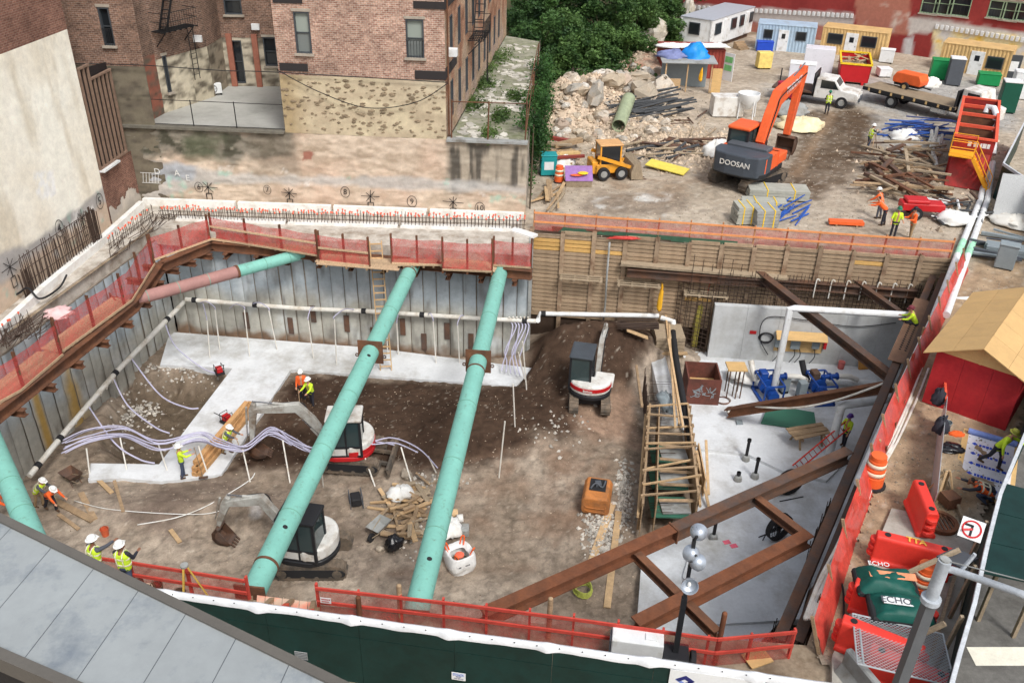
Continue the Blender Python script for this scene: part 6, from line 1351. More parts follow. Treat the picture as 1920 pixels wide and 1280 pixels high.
b = MB(); b.box(-.22,-.3,.1,.22,.3,.5); b.build('engine', m_black, gen, bev=.04); b = MB(); [b.tube([(s*.27,-.36,.02),(s*.27,-.36,.6),(s*.27,.36,.6),(s*.27,.36,.02),(s*.27,-.36,.02)],.022,5) for s in (-1,1)]; b.build('frame', m_grey, gen)
cable('cable', 'pale cable snaking over the mud in front of the timber stack', [GF(258,985)+V(0,0,.05),GF(330,972)+V(0,0,.05),GF(385,950)+V(0,0,.05),GF(440,920)+V(0,0,.05),GF(470,900)+V(0,0,.05),GF(478,888)+V(0,0,.05)], .025, 6, m_foam)
cable('cable', 'second pale cable curving across the wet ground by the bucket arm', [GF(140,940)+V(0,0,.05),GF(200,955)+V(0,0,.05),GF(300,965)+V(0,0,.05),GF(380,965)+V(0,0,.05),GF(420,958)+V(0,0,.05)], .02, 6, m_foam)
# ================================================================== right half of the pit
gS = lambda x, y: G(x, y, SL2)
WA, WB = gS(1326,669), gS(1692,692); wtop = VP(1335,572,WA.xy,WB.xy).z; dW = (WB-WA).normalized(); nW = V(dW.y,-dW.x,0); wl_ = (WB-WA).length; aW = math.atan2(dW.y,dW.x)
cw_ = thing('concrete_wall', 'new pale concrete wall behind the blue pumps', 'wall', WA)
for i in range(6):
 a, c = WA+dW*(wl_*i/6+.006), WA+dW*(wl_*(i+1)/6-.006); b = MB(); b.beam(a-nW*.18+V(0,0,(wtop-SL2)/2),c-nW*.18+V(0,0,(wtop-SL2)/2),.36,wtop-SL2); b.build('wall_panel', mat('smooth_concrete', L(196,198,198), .8, .07, .8, .1, dirt=L(170,170,166), dirt_amt=.35, dscale=.5), cw_, world=True)
def rebar_mat(label, A, B, z0, z1, sp, name='rebar_mat', r=.018, hsp=None, hook=False):
 t = thing(name, label, 'rebar', A); d = (B-A).normalized(); l = (B-A).length; b = MB(); rg = random.Random(int(l*9))
 for i in range(int(l/sp)+1): p = A+d*(i*sp); b.cyl(V(p.x,p.y,z0),V(p.x+rg.uniform(-.05,.05),p.y+rg.uniform(-.05,.05),z1+rg.uniform(-.25,.3)),r,4,cap=False)
 b.build('upright_bars', m_rebar, t, world=True); b = MB(); hs_ = hsp or sp; nz = int((z1-z0)/hs_)
 for j in range(nz): z = z0+(j+.5)*hs_; b.cyl(V(A.x,A.y-.03,z),V(B.x,B.y-.03,z+rg.uniform(-.04,.04)),r,4,cap=False)
 b.build('cross_bars', m_rebar, t, world=True)
 if hook:
  for k in range(7): p = A+d*(l*(.45+.07*k)); b = MB(); b.tube([V(p.x,p.y-.1,z1-1.1),V(p.x,p.y-.1,z1-.1),V(p.x+.1,p.y-.1,z1),V(p.x+.18,p.y-.1,z1-.1)],.035,6,4); b.build('hooked_pipe', m_pvc, t, world=True)
 return t
rebar_mat('dense rebar mat rising behind the pale concrete wall', WA-nW*.55, WB-nW*.55+dW*.8, SL2, wtop+1.7, .2, hook=True)
rebar_mat('open rebar mat between the lagging and the orange ladder', gS(1262,655)+V(0,.6,0), WA-nW*.3-dW*.1, SL2, wtop+1.0, .28)
b = MB()
for i in range(7): p = G(1292+i*18,612,-4.2)+V(0,1.0,0); b.cyl(V(p.x,p.y,SL2),V(p.x,p.y,-.3-.3*(i%3)),.02,4)
tag(b.build('rebar_uprights', m_rebar), 'tall single rebar uprights in front of the lagging waler', 'rebar')
# plywood board with switch boxes, cable coil, sign
q = VP(1500,640,(WA+nW*.06).xy,(WB+nW*.06).xy); pb = thing('switchboard', 'plywood switchboard with sloped top and grey electrical boxes on the concrete wall', 'electrical board', V(q.x,q.y,q.z), aW)
m_ply = mat('plywood', L(206,170,116), .75, .12, 2, .15, grain=(1,1,6))
MB().box(-1.35,-.05,-.65,1.25,0,.5).build('back_board', m_ply, pb); b = MB(); b.add([(-1.4,-.55,.35),(1.35,-.55,.35),(1.35,.0,.62),(-1.4,0,.62),(-1.4,-.55,.32),(1.35,-.55,.32),(1.35,.0,.59),(-1.4,0,.59)],[(0,1,2,3),(4,7,6,5),(0,4,5,1),(1,5,6,2),(3,2,6,7),(0,3,7,4)]); b.build('rain_hood', m_ply, pb)
m_ebox = mat('grey_enamel', L(138,148,152), .5, .08, 3, .05)
for x, w_, h_ in ((-1.2,.34,.5),(-.25,.5,.62),(.85,.4,.42)): MB().box(x-w_/2,-.22,-.1-h_/2,x+w_/2,-.05,-.1+h_/2).build('switch_box', m_ebox, pb, bev=.02)
for x in (-1.2,-.3,.0,.8): b = MB(); b.tube([(x,-.15,-.35),(x+.1,-.2,-.8),(x-.15,-.3,-1.2)],.025,5,5); b.build('power_lead', m_black, pb)
b = MB(); b.box(1.28,-.2,-.3,1.42,-.05,.2); b.build('fire_extinguisher', m_red, pb)
def coil(label, c, r, m, rz=0, upright=True, n=5, th=.03):
 t = MB()
 for k in range(n): t.tube([((r+.02*k)*math.cos(a),.03*k,(r-.01*k)*math.sin(a)) if upright else ((r+.03*k)*math.cos(a),(r-.02*k)*math.sin(a),.03*k+.03) for a in [2*math.pi*i/16 for i in range(17)]],th,5)
 o = t.build('cable_coil', m, None, smooth=True); o.location = c; o.rotation_euler = (0,0,rz); return tag(o,label,'cable')
qc = VP(1437,634,(WA+nW*.12).xy,(WB+nW*.12).xy); coil('black cable coil hanging on the pale concrete wall', V(qc.x,qc.y,qc.z), .33, m_black, aW)
cable('cable', 'black cable looped along the top of the pale concrete wall', [VP(x,y,(WA+nW*.1).xy,(WB+nW*.1).xy) for x,y in ((1440,665),(1424,630),(1440,595),(1510,600),(1600,612),(1680,605))], .025)
q = VP(1412,623,(WA+nW*.03).xy,(WB+nW*.03).xy); b = MB(); b.cb(q,.36,.02,.2,aW); tag(b.build('warning_sign', m_red), 'small red sign on the pale concrete wall', 'sign')
b = MB(); b.lathe([(.17,0),(.19,.42),(.17,.42)], gS(1576,690), 12); tag(b.build('bucket', mat('pink_bucket', L(200,110,104)), None, smooth=True, auto=True), 'dull pink bucket at the foot of the concrete wall', 'bucket')
b = MB(); b.cb(gS(1625,690)+V(0,.1,.45),1.1,.12,.95,.2,-.4); tag(b.build('plywood_box', mat('worn_plywood', L(190,136,72), .8, .15, 2, .2)), 'tilted worn plywood sheet at the right end of the concrete wall', 'plywood')
# pumps
m_blue = mat('pump_blue', L(30,72,150), .45, .12, 3, .1)
def pump(label, loc, rz, blk=False):
 t = thing('pump', label, 'pump', loc, rz); mb_ = m_blue; b = MB(); b.box(-.55,-1.0,0,-.42,.8,.14).box(.42,-1.0,0,.55,.8,.14).box(-.55,-1.0,0,.55,-.88,.14).box(-.55,.68,0,.55,.8,.14); b.build('skid', mb_, t)
 b = MB(); b.cyl((0,-.95,.5),(0,-.2,.5),.28,16); b.build('motor', mb_, t, smooth=True, auto=True); b = MB(); [b.ring((0,-.9+.1*i,.5),(0,-.87+.1*i,.5),.31,.27,16) for i in range(7)]; b.build('cooling_fin', mb_, t)
 b = MB(); b.cyl((0,.0,.55),(0,.32,.55),.42,18).cyl((0,.3,.55),(0,.75,.55),.16,12).cyl((.2,.15,.8),(.2,.15,1.15),.15,12); b.build('volute', mb_, t, smooth=True, auto=True)
 b = MB(); [b.beam((sx*.5,sy,.1),(sx*.5,sy,1.15),.07,.07) for sx in (-1,1) for sy in (-.9,.7)]; [b.beam((sx*.5,-.9,1.15),(sx*.5,.7,1.15),.07,.07) for sx in (-1,1)]; [b.beam((-.5,sy,1.15),(.5,sy,1.15),.07,.07) for sy in (-.9,.7)]; b.build('roll_frame', mb_, t)
 b = MB(); b.box(-.4,.1,.9,.0,.6,1.35); b.build('control_box', m_dsteel if blk else mb_, t, bev=.03)
 b = MB(); b.cyl((.2,.15,1.1),(.9,.15,1.1),.13,12); b.build('valve_body', mb_, t, smooth=True, auto=True)
 for x in (.5,.9): b = MB(); b.cyl((x,.15,1.1),(x+.06,.15,1.1),.2,14); b.build('flange', mb_, t, smooth=True, auto=True)
 b = MB(); b.tube([(.96,.15,1.1),(1.7,.2,1.0),(2.2,.3,.7)],.14,12); b.build('discharge_pipe', m_pvc, t, smooth=True, auto=True)
 b = MB(); b.tube([(-.4,.6,.6),(-.55,.9,1.0),(-.65,1.2,1.5)],.16,12); b.build('suction_elbow', m_black if blk else m_pvc, t, smooth=True, auto=True)
 return t
pump('bright blue pump set nearest the steel box', gS(1436,742), .12)
pump('second blue pump set with black suction elbow by the white pipes', gS(1532,742), .12, True)
for x, y, rz, lab in ((1468,735,.3,'grey control cabinet between the two blue pumps'),(1500,745,.2,'grey control cabinet beside the second pump')): t = thing('control_cabinet', lab, 'cabinet', gS(x,y), rz); MB().box(-.22,-.2,.15,.22,.2,1.0).build('casing', m_ebox, t, bev=.02); MB().box(-.2,-.18,0,.2,.18,.15).build('plinth', m_black, t)
PZ = VP(1463,577,gS(1448,742).xy,gS(1448,742).xy+V(1,0)).z
for pts, r, lab in (([gS(1360,703)+V(0,0,.3),gS(1480,716)+V(0,0,.3),gS(1640,728)+V(0,0,.3)],.2,'thick white pipe lying behind the blue pumps'),([gS(1448,742)+V(0,0,0),V(gS(1448,742).x,gS(1448,742).y,PZ),V(gS(1448,742).x,gS(1448,742).y,PZ)+dW*.2,V(gS(1448,742).x,gS(1448,742).y,PZ)+dW*7.2+V(0,0,0),V(gS(1448,742).x,gS(1448,742).y,PZ)+dW*7.6+V(.1,.1,.9),V(gS(1448,742).x,gS(1448,742).y,PZ)+dW*8.6+V(.1,.1,1.0)],.17,'tall white pipe rising from the pumps and crossing to the right wall'),([gS(1552,862),V(gS(1552,862).x,gS(1552,862).y,-3.2),V(gS(1552,862).x,gS(1552,862).y,-3.15)+V(.2,.1,0),V(gS(1552,862).x,gS(1552,862).y,-3.0)+V(2.2,.3,.1)],.19,'short white drop pipe bending to the right wall below the netting')):
 pipe('white_pipe', lab, pts, r, m_white)
# steel skip with graffiti, rod table, bags
sk = thing('steel_skip', 'rusty open steel box with scribbles on its front', 'skip', gS(1312,742), -.05)
for (x0,y0,x1,y1) in ((-.85,-.8,.85,-.72),(-.85,.9,.85,.98),(-.85,-.72,-.77,.9),(.77,-.72,.85,.9)): MB().box(x0,y0,0,x1,y1,1.5).build('side_plate', mat('maroon_steel', L(112,66,56), .8, .2, 2, .2, dirt=L(88,58,50), dirt_amt=.4), sk)
MB().box(-.77,-.72,.5,.77,.9,.56).build('plywood_floor', m_ply, sk)
MB().box(-.5,-.5,.56,.3,.2,.9).build('timber_offcut', m_wood, sk)
b = MB(); rg = random.Random(4)
for k in range(16): x, z = rg.uniform(-.55,.55), rg.uniform(.5,1.1); b.tube([(x+rg.uniform(-.15,.15),-.805,z+rg.uniform(-.18,.18)) for _ in range(5)],.016,4,4)
b.build('scribble', m_ebox, sk)
tb = thing('rod_stand', 'square plywood top carried on thin upright rods', 'stand', gS(1372,740)); MB().box(-.5,-.4,1.7,.5,.45,1.78).build('top', m_ply, tb)
for x, y in ((-.35,-.3),(.35,-.3),(0,-.1),(-.3,.35),(.35,.35),(.1,-.35)): b = MB(); b.cyl((x,y,0),(x,y,1.7),.035,6); b.build('rod', m_dsteel, tb)
crumple('white_sacks', 'pile of white plastic sacks behind the rod stand', 'sacks', gS(1390,712)+V(0,0,.3), .7,.7,.4, m_foam, 41)
coil('thin brown cable loops on the slab in front of the rod stand', gS(1355,752), .35, m_rust, 0, False, 3, .015)
b = MB(); b.add([tuple(gS(x,y)+V(0,0,.25)) for x,y in ((1425,800),(1440,765),(1525,780),(1530,815))]+[tuple(gS(x,y)+V(0,0,.19)) for x,y in ((1425,800),(1440,765),(1525,780),(1530,815))],[(0,3,2,1),(4,5,6,7),(0,1,5,4),(1,2,6,5),(2,3,7,6),(3,0,4,7)]); tag(b.build('form_sheet', mat('green_formply', L(62,112,92), .6, .12, 2, .1)), 'large green form panel lying on the slab under the sloping beam', 'panel')
b = MB(); b.beam(gS(1385,790)+V(0,0,.06),gS(1392,815)+V(0,0,.06),.3,.1); tag(b.build('metal_channel', m_ebox), 'short pale steel channel lying on the slab', 'channel')
# small timber trestle with boards
tt = thing('timber_trestle', 'rough timber trestle loaded with short planks on the slab', 'trestle', gS(1510,835), .3)
for x in (-.6,.6):
 for s in (-1,1): b = MB(); b.beam((x,s*.5,0),(x,s*.15,.85),.09,.05); b.build('leg', m_wood, tt)
 b = MB(); b.beam((x,-.5,.75),(x,.5,.75),.09,.12); b.build('cross_bar', m_wood, tt)
for i in range(4): b = MB(); b.beam((-1.0,-.35+i*.23,.86+.03*(i%2)),(.95,-.3+i*.2,.86+.05*(i%2)),.22,.05); b.build('plank', m_wood, tt)
for px, h_, lab in (((1398,862),1.1,'black stand pipe by the slab step'),((1415,895),1.0,'black stand pipe with collar in the middle of the slab'),((1383,900),.35,'low black pipe stub on the slab'),((1337,1010),.95,'black stand pipe near the big rusty beam')):
 c = gS(*px)+V(0,0,.12); t = thing('stand_pipe', lab, 'pipe', c); b = MB(); b.cyl((0,0,-.12),(0,0,h_),.075,10); b.build('pipe', m_black, t, smooth=True, auto=True); b = MB(); b.lathe([(.2,-.1),(.16,.1),(.08,.16)],(0,0,0),10); b.build('concrete_base', m_conc, t); b = MB(); b.cyl((0,0,h_-.12),(0,0,h_),.1,10); b.build('coupling', m_black, t)
def fan(label, loc, rz):
 t = thing('drum_fan', label, 'fan', loc, rz); b = MB()
 for r in (.62,.5,.38,.24): b.tube([(r*math.cos(a),-.15,.7+r*math.sin(a)) for a in [2*math.pi*i/24 for i in range(25)]],.012,4)
 for i in range(24): a = 2*math.pi*i/24; b.cyl((.1*math.cos(a),-.17,.7+.1*math.sin(a)),(.62*math.cos(a),-.15,.7+.62*math.sin(a)),.008,4)
 b.ring((0,-.15,.7),(0,.1,.7),.64,.62,24); b.build('cage', m_iron, t); b = MB(); b.cyl((0,-.1,.7),(0,.3,.7),.14,12); b.build('motor', m_black, t)
 for i in range(4): a = i*math.pi/2; b = MB(); b.cb((.3*math.cos(a),-.05,.7+.3*math.sin(a)),.45,.02,.16,0,.4,-a); b.build('blade', m_grey, t)
 b = MB(); b.tube([(-.55,.2,0),(-.6,0,.7)],.025,5).tube([(.55,.2,0),(.6,0,.7)],.025,5).tube([(-.6,.4,.02),(.6,.4,.02)],.025,5).tube([(-.6,-.4,.02),(.6,-.4,.02)],.025,5); b.build('stand', m_iron, t)
 return t
fan('large black drum fan on the slab under the crossing beams', gS(1455,1010), .5)
fan('smaller black drum fan behind the big rusty beam', gS(1475,925), .3)
for x, y, lab in ((1362,1020,'left small pink painted survey mark on the slab'),(1375,1027,'right small pink painted survey mark on the slab')): b = MB(); b.cb(gS(x,y)+V(0,0,.128),.3,.22,.012,.3); tag(b.build('survey_mark', mat('pink_spray', L(236,110,130))), lab, 'paint mark')

# ---- formwork box for the inner wall
fm = thing('formwork', 'long timber formwork box with cross spreaders beside the slab', 'formwork', gS(1245,900))
fl0, fl1, fr0, fr1 = gS(1212,812), gS(1198,1005), gS(1282,812), gS(1300,985)
for k, (a, c) in enumerate(((fl0,fl1),(fr0,fr1))):
 for j in range(5): b = MB(); z = .15+j*.3; b.beam(a+V(0,0,z),c+V(0,0,z),.04,.28); b.build('side_board', m_wood, fm, world=True)
 for j in range(9): q = a.lerp(c,(j+.5)/9); b = MB(); b.beam(q-V(.08-.16*k,0,-.02),q+V(-.08+.16*k,0,1.9),.09,.09,(0,1,0)); b.build('stud', m_wood, fm, world=True)
 b = MB(); b.beam(a+V(0,0,1.72),c+V(0,0,1.72),.1,.14); b.build('top_rail', m_wood, fm, world=True); b = MB(); b.beam(a+V(-.15+.3*k,0,1.1),c+V(-.15+.3*k,0,1.1),.1,.14); b.build('wale', m_wood2, fm, world=True)
for j in range(10):
 t = (j+.3)/10; p, q = fl0.lerp(fl1,t), fr0.lerp(fr1,t); b = MB(); z = 1.82+.02*(j%3)-.3*(j%4 == 2); b.beam(p+V(-.1,random.uniform(-.15,.15),z),q+V(.1*(j%3),random.uniform(-.35,.35),z-.1*(j%2)),.08,.07); b.build('spreader', m_wood if j%2 else m_wood2, fm, world=True)
for t0, t1, m in ((.32,.45,0),(.58,.72,0),(.85,.97,0)): p, q = fl0.lerp(fl1,t0), fr0.lerp(fr1,t1); b = MB(); c = (p+q)/2; b.cb(c+V(0,0,.75),1.6,1.3,.06,.0); b.build('form_panel', MATS['green_formply'], fm, world=True); b = MB(); b.cb(c+V(.25,-.05,.85),1.2,.9,.06,.05); b.build('form_panel', m_conc, fm, world=True)
b = MB(); b.beam(fl0.lerp(fr0,.25)+V(0,0,.9),fl1.lerp(fr1,.25)+V(0,0,.9),.05,1.7); b.build('inner_wall', m_wood, fm, world=True)
for f in (.35,.5,.62,.75,.9): p, q = fl0.lerp(fl1,f).lerp(fr0.lerp(fr1,f),.3), fr0.lerp(fr1,f+.05); b = MB(); b.beam(p+V(0,0,1.2),q+V(0,0,1.1),.16,.05); b.build('inner_board', m_wood, fm, world=True)
for a, c in (((1300,880),(1330,960)),((1318,860),(1328,930))): b = MB(); b.beam(gS(*a)+V(0,0,1.1),gS(*c)+V(0,0,.1),.12,.06); b.build('brace', m_wood2, fm, world=True)
b = MB(); b.beam(gS(1305,862)+V(0,0,.5),gS(1318,930)+V(0,0,.5),.06,1.0); b.build('outer_panel', m_wood2, fm, world=True)
rebar_mat('rebar mat projecting from the formwork trench beside the mound', gS(1205,735)+V(0,0,0), gS(1212,815), SL2-.3, SL2+1.3, .18, hsp=.18)
b = MB(); rg = random.Random(8)
for i in range(60): t = rg.random(); p = gS(1208,740).lerp(gS(1205,1000),t)+V(.2,0,rg.uniform(.1,1.2)); b.cyl(p,p+V(rg.uniform(.7,1.3),rg.uniform(-.05,.05),rg.uniform(-.05,.05)),.014,4)
tag(b.build('rebar_dowels', m_rebar), 'thin rebar dowels sticking sideways out of the footing', 'rebar', None, 'stuff')
ft = MB(); ft.box(gS(1236,700).x-.5,gS(1236,790).y,SL2-.3,gS(1236,700).x+.35,gS(1236,655).y,SL2+.7); tag(ft.build('footing_block', m_slab, None, bev=.02), 'pale concrete footing running back from the formwork', 'footing')
blk = thing('block_stack', 'stack of grey slabs with a plank on top at the formwork corner', 'block stack', gS(1248,668))
for j in range(7): MB().cb((0,0,.12+.24*j),1.6-.03*(j%2),1.6,.2,random.uniform(-.04,.04)).build('grey_slab', m_woodg, blk)
b = MB(); b.cb((0,-.9,.75),2.0,.25,.08,.05); b.build('plank', m_wood2, blk)
b = MB(); b.tube([gS(1256,668)+V(0,0,1.6),gS(1262,720)+V(0,0,1.5),gS(1275,800)+V(0,0,1.5),gS(1290,870)+V(0,0,1.2)],.16,12,5); tag(b.build('corrugated_pipe', m_black, None, smooth=True), 'black flexible pipe lying along the formwork top', 'pipe')
for k, (a, c) in enumerate((((1242,640),(1266,850)),((1248,660),(1258,860)),((1246,690),(1272,860)))): b = MB(); b.beam(gS(*a)+V(0,0,1.75+.05*k),gS(*c)+V(0,0,1.75+.05*k),.1,.08); tag(b.build('timber_plank', m_wood2), 'long thin timber laid along the top of the footing', 'plank', 'timbers on the footing')
b = MB(); b.beam(gS(1190,715)+V(0,0,1.0),gS(1198,812)+V(0,0,1.6),.12,.1); tag(b.build('painted_timber', m_wood), 'upright looking timber with pink paint at the mound edge', 'timber'); 
crumple('plastic_sheet', 'crumpled grey plastic draped at the formwork head', 'plastic sheet', gS(1243,790)+V(0,0,1.2), .35,.8,.35, m_ebox, 44)
b = MB(); rg = random.Random(9)
for i in range(40): p = GF(1155,672)+V(0,0,.35+rg.uniform(-.08,.12)); y = rg.uniform(-.5,.4); b.cyl(p+V(rg.uniform(-.2,.1),y,0),p+V(2.1,y+rg.uniform(-.15,.15),.1),.018,4)
tag(b.build('rebar_bundle', m_rebar), 'bundle of straight rebar lying at the mound foot', 'rebar')
b = MB(); b.beam(GF(1168,688)+V(0,0,.6),GF(1210,672)+V(0,0,.6),.3,.06); tag(b.build('timber_plank', m_wood2), 'plank lying on the rebar bundle', 'plank')
# ---- steel braces
gB = Gz(-.9)
def steel(label, a, c, w_, h_, m, splice=None, m2=None, t=.045):
 r = thing('steel_brace', label, 'steel beam', a); b = MB()
 if splice:
  q = a.lerp(c,splice); MB.ibeam(b,a,q,w_,h_,t); b.build('beam', m, r, world=True); b = MB(); b.ibeam(q,c,w_,h_,t); b.build('beam', m2, r, world=True); b = MB(); d = (c-a).normalized(); b.beam(q-d*.03,q+d*.03,w_+.08,h_+.08); b.build('splice_plate', m_rust, r, world=True)
 else: b.ibeam(a,c,w_,h_,t); b.build('beam', m, r, world=True)
 return r
steel('long diagonal steel brace, rusty left half and grey right half', gB(905,1158), gB(1590,852), .42, .5, m_rust2, .46, m_dsteel)
steel('shorter rusty diagonal brace below the grey one', gB(1190,1175), gB(1515,1008), .42, .5, m_rust2)
steel('rusty cross piece joining the two diagonal braces', gB(1195,1038)-V(0,0,.1), gB(1345,1185)-V(0,0,.1), .28, .34, m_rust)
steel('rusty cross piece between grey brace and right wall', gB(1418,932)-V(0,0,.1), gB(1512,1004)-V(0,0,.1), .28, .34, m_rust)
steel('brown brace sloping from the lagging waler to the right wall', G(1420,512,-1.5), G(1668,706,-1.2), .42, .42, m_dsteel)
steel('thin brown brace in the far right corner of the pit', G(1602,528,-1.6), G(1735,622,-1.5), .3, .34, m_dsteel)
steel('brown raker beam rising from the slab to the right wall', gS(1362,782)+V(0,0,.3), G(1672,724,-1.3), .4, .45, m_rust)
pipe('hose', 'pale hose lying along the brown raker beam', [gS(1362,788)+V(0,0,.5),gS(1380,785)+V(0,0,.8),G(1480,765,-4.1),G(1560,752,-2.9),G(1640,725,-1.2),G(1668,712,-.8)], .05, m_pvc, (), 5, cat='hose')
# right wall wale, plates
rv = thing('steel_waler', 'heavy brown double waler along the right pit wall', 'steel beam', (18,33,-1)); dR = (RW1-RW0).normalized(); nR = V(dR.y,-dR.x)
for o_, z, f in ((.3,-.7,.985),(.8,-.95,.985)): b = MB(); a, c = RW0+nR*o_+dR*.5, RW0.lerp(RW1,f)+nR*o_; b.ibeam((a.x,a.y,z),(c.x,c.y,z),.34,.5,.04); b.build('beam', m_dsteel, rv, world=True)
b = MB(); a, c = RW0+nR*.75+dR*4, RW0+nR*.75+dR*11; b.beam((a.x,a.y,-.62),(c.x,c.y,-.62),.85,.03); b.build('cover_plate', mat('brown_plate', L(128,98,78), .8, .2, 2, .2), rv, world=True)
bm_ = MB().cyl((0,0,0),(0,0,.02),.05,8).mesh('bolt_hole', m_black)
for i in range(16):
 for s in (-.12,.12): q = RW0+dR*(6.5+i*.22)+nR*(.75+s); piece(bm_,'bolt_hole',V(q.x,q.y,-.603)-rv.location,(0,0,0),rv)
for i, (f0, f1) in enumerate(((.60,.70),(.86,.985))):
 q0, q1 = RW0.lerp(RW1,f0)+nR*.8, RW0.lerp(RW1,f1)+nR*.8; rebar_mat(('black rebar cage leaning on the right wall behind the grey brace','black rebar cage standing in the near right corner of the pit')[i], V(q0.x,q0.y,0)+nR.to_3d()*.6, V(q1.x,q1.y,0)+nR.to_3d()*.6, SL2, SL2+2.4, .22)
for i, (f, l) in enumerate(((.33,.5),(.42,.5),(.55,.6),(.66,.5),(.78,.5))): q = RW0.lerp(RW1,f)+nR*.1; b = MB(); b.beam((q.x,q.y,-.5),(q.x-.1,q.y-.05,.75),.12,.06); tag(b.build('timber_prop', m_wood), 'short timber prop behind the right netting', 'timber', 'props along the right netting')

# ================================================================== right netting, pipes and hoses
rn = [G(1492,1222,.05), G(1560,1010,.05), G(1642,800,.05), G(1720,640,.05), G(1788,505,.05)]
rn = [p+V(.15,0,0) for p in rn]
netfence('long dense red netting along the right pit edge', [p+V(.6,-.1,0) for p in rn], 1.05, m_net2, 14, rails=(), sag=.14, lean=-.5, pm=m_wood, pw=.09)
def offs(pts, dx, z): return [p+V(dx,-dx*.58,z) for p in pts]
pipe('white_pipe', 'fat white pipe inside the right netting from shed to lower bend', [G(1612,905,.2),G(1690,730,.2),G(1750,600,.25),G(1778,535,.3)], .2, m_white)
for k, lab in enumerate(('left one of the two long white pipes running up the yard edge','right one of the two long white pipes running up the yard edge')):
 dx = .55*k; pipe('white_pipe', lab, [G(1752,590,.35)+V(dx,0,0),G(1795,478,.35)+V(dx,0,0),G(1838,375,.35)+V(dx*.8,0,0),G(1853,305,.4)+V(dx*.6,0,0)], .17, m_white)
 q = G(1795,478,.35)+V(dx,0,0); p2 = G(1806,452,.35)+V(dx,0,0); b = MB(); b.cyl(q,p2,.176,14); tag(b.build('green_sleeve', mat('pale_green_pvc', L(168,222,190), .5), None, smooth=True, auto=True), ('left','right')[k]+' pale green sleeve on the long white pipes', 'pipe sleeve')
for k in range(7):
 rg = random.Random(k+70); b = MB(); pts = [G(x+rg.uniform(-3,3)+k*4+16,y+rg.uniform(-4,4),.08) for x,y in ((1490,1160),(1520,1090),(1548,1030),(1580,960),(1600,905),(1640,830),(1680,745),(1700,690))]; b.tube(pts[:8-(k%3)],.05,6,5); tag(b.build('hose', m_pvc, None, smooth=True), 'white hose in the bundle lying along the right netting', 'hose', 'white hoses along the right netting')
cable('cable', 'black cable lying on the dirt strip between hoses and barriers', [G(1560,1070,.12),G(1580,1100,.12),G(1582,1180,.12),G(1590,1230,.12)], .03)
# ================================================================== front edge
m_rrail = mat('red_painted_wood', L(196,74,62), .75, .15, 3, .15)
fA = [G(40,1068,.05), G(250,1098,.05), G(468,1134,.05)]
netfence('red netting with painted rails behind the two engineers', fA, 1.0, m_netd, 5, rails=(.5,.98), rm=m_rrail, pm=m_rrail, pw=.1, sag=.02, over=.0)
fB = [G(598,1150,.05), G(860,1180,.05), G(1100,1212,.05), G(1335,1246,.05), G(1480,1232,.05)]
netfence('long red front netting on painted rails before the diagonal braces', fB, 1.05, m_netd, 12, rails=(.48,.98), rm=m_rrail, pm=m_rrail, pw=.1, sag=.02, over=.0)
for px, h_, lab in (((676,1168),1.0,'short rusty post behind the front netting'),((1340,1243),1.9,'tall rusty pipe post at the right end of the front netting'),((1028,1195),1.5,'thin brown post in the middle of the front netting'),((752,1165),1.4,'thin timber post by the right green strut')): b = MB(); p = G(*px,0); b.cyl(p,p+V(0,0,h_),.075,10); b.ball(p+V(0,0,h_),.075,n=10,m=6); tag(b.build('steel_post', m_rust2 if 'rusty' in lab else m_wood, None, smooth=True, auto=True), lab, 'post')
pr = thing('timber_bracing', 'orange tipped timber braces around the front end of the middle strut', 'bracing', G(480,1120,0))
for a, c in (((470,1120,0),(470,1128,1.4)),((480,1110,1.3),(510,1120,.1)),((530,1110,1.0),(548,1122,.1)),((588,1128,0),(582,1120,1.2)),((598,1135,.1),(578,1122,1.2))): b = MB(); b.beam(G(a[0],a[1]+(a[2]*30),a[2]),G(c[0],c[1]+(c[2]*30),c[2]),.13,.1); b.build('brace', m_wood, pr, world=True); b = MB(); q0, q1 = G(a[0],a[1]+a[2]*30,a[2]), G(c[0],c[1]+c[2]*30,c[2]); hi, lo_ = (q0,q1) if q0.z > q1.z else (q1,q0); b.beam(hi,hi.lerp(lo_,.4),.14,.11); b.build('painted_tip', m_ored, pr, world=True)
pd = thing('plywood_deck', 'pale plywood deck with orange paint between the two front nettings', 'deck', G(540,1130,.02))
for k in range(7): x = 482+k*16; b = MB(); b.add([tuple(G(X_,Y_,.08)) for X_,Y_ in ((x,1115+k*2),(x+15,1117+k*2),(x+13,1145+k*2),(x-2,1143+k*2))]+[tuple(G(X_,Y_,.03)) for X_,Y_ in ((x,1115+k*2),(x+15,1117+k*2),(x+13,1145+k*2),(x-2,1143+k*2))],[(0,3,2,1),(4,5,6,7),(0,1,5,4),(1,2,6,5),(2,3,7,6),(3,0,4,7)]); b.build('board', mat('painted_deck_board', L(214,182,158), .8, .12, 3, .2, dirt=L(232,110,84), dirt_amt=.3), pd, world=True)
for x, y, m, lab in ((262,1100,m_rust,'dark red bucket behind the left front netting'),(278,1110,mat('cream_bucket', L(222,200,176)),'cream bucket between two dark buckets'),(297,1105,m_rust,'brown bucket beside the cream bucket'),(340,1118,m_dsteel,'small dark bucket by the tripod')): bucket(lab, G(x,y+8,.03), m)
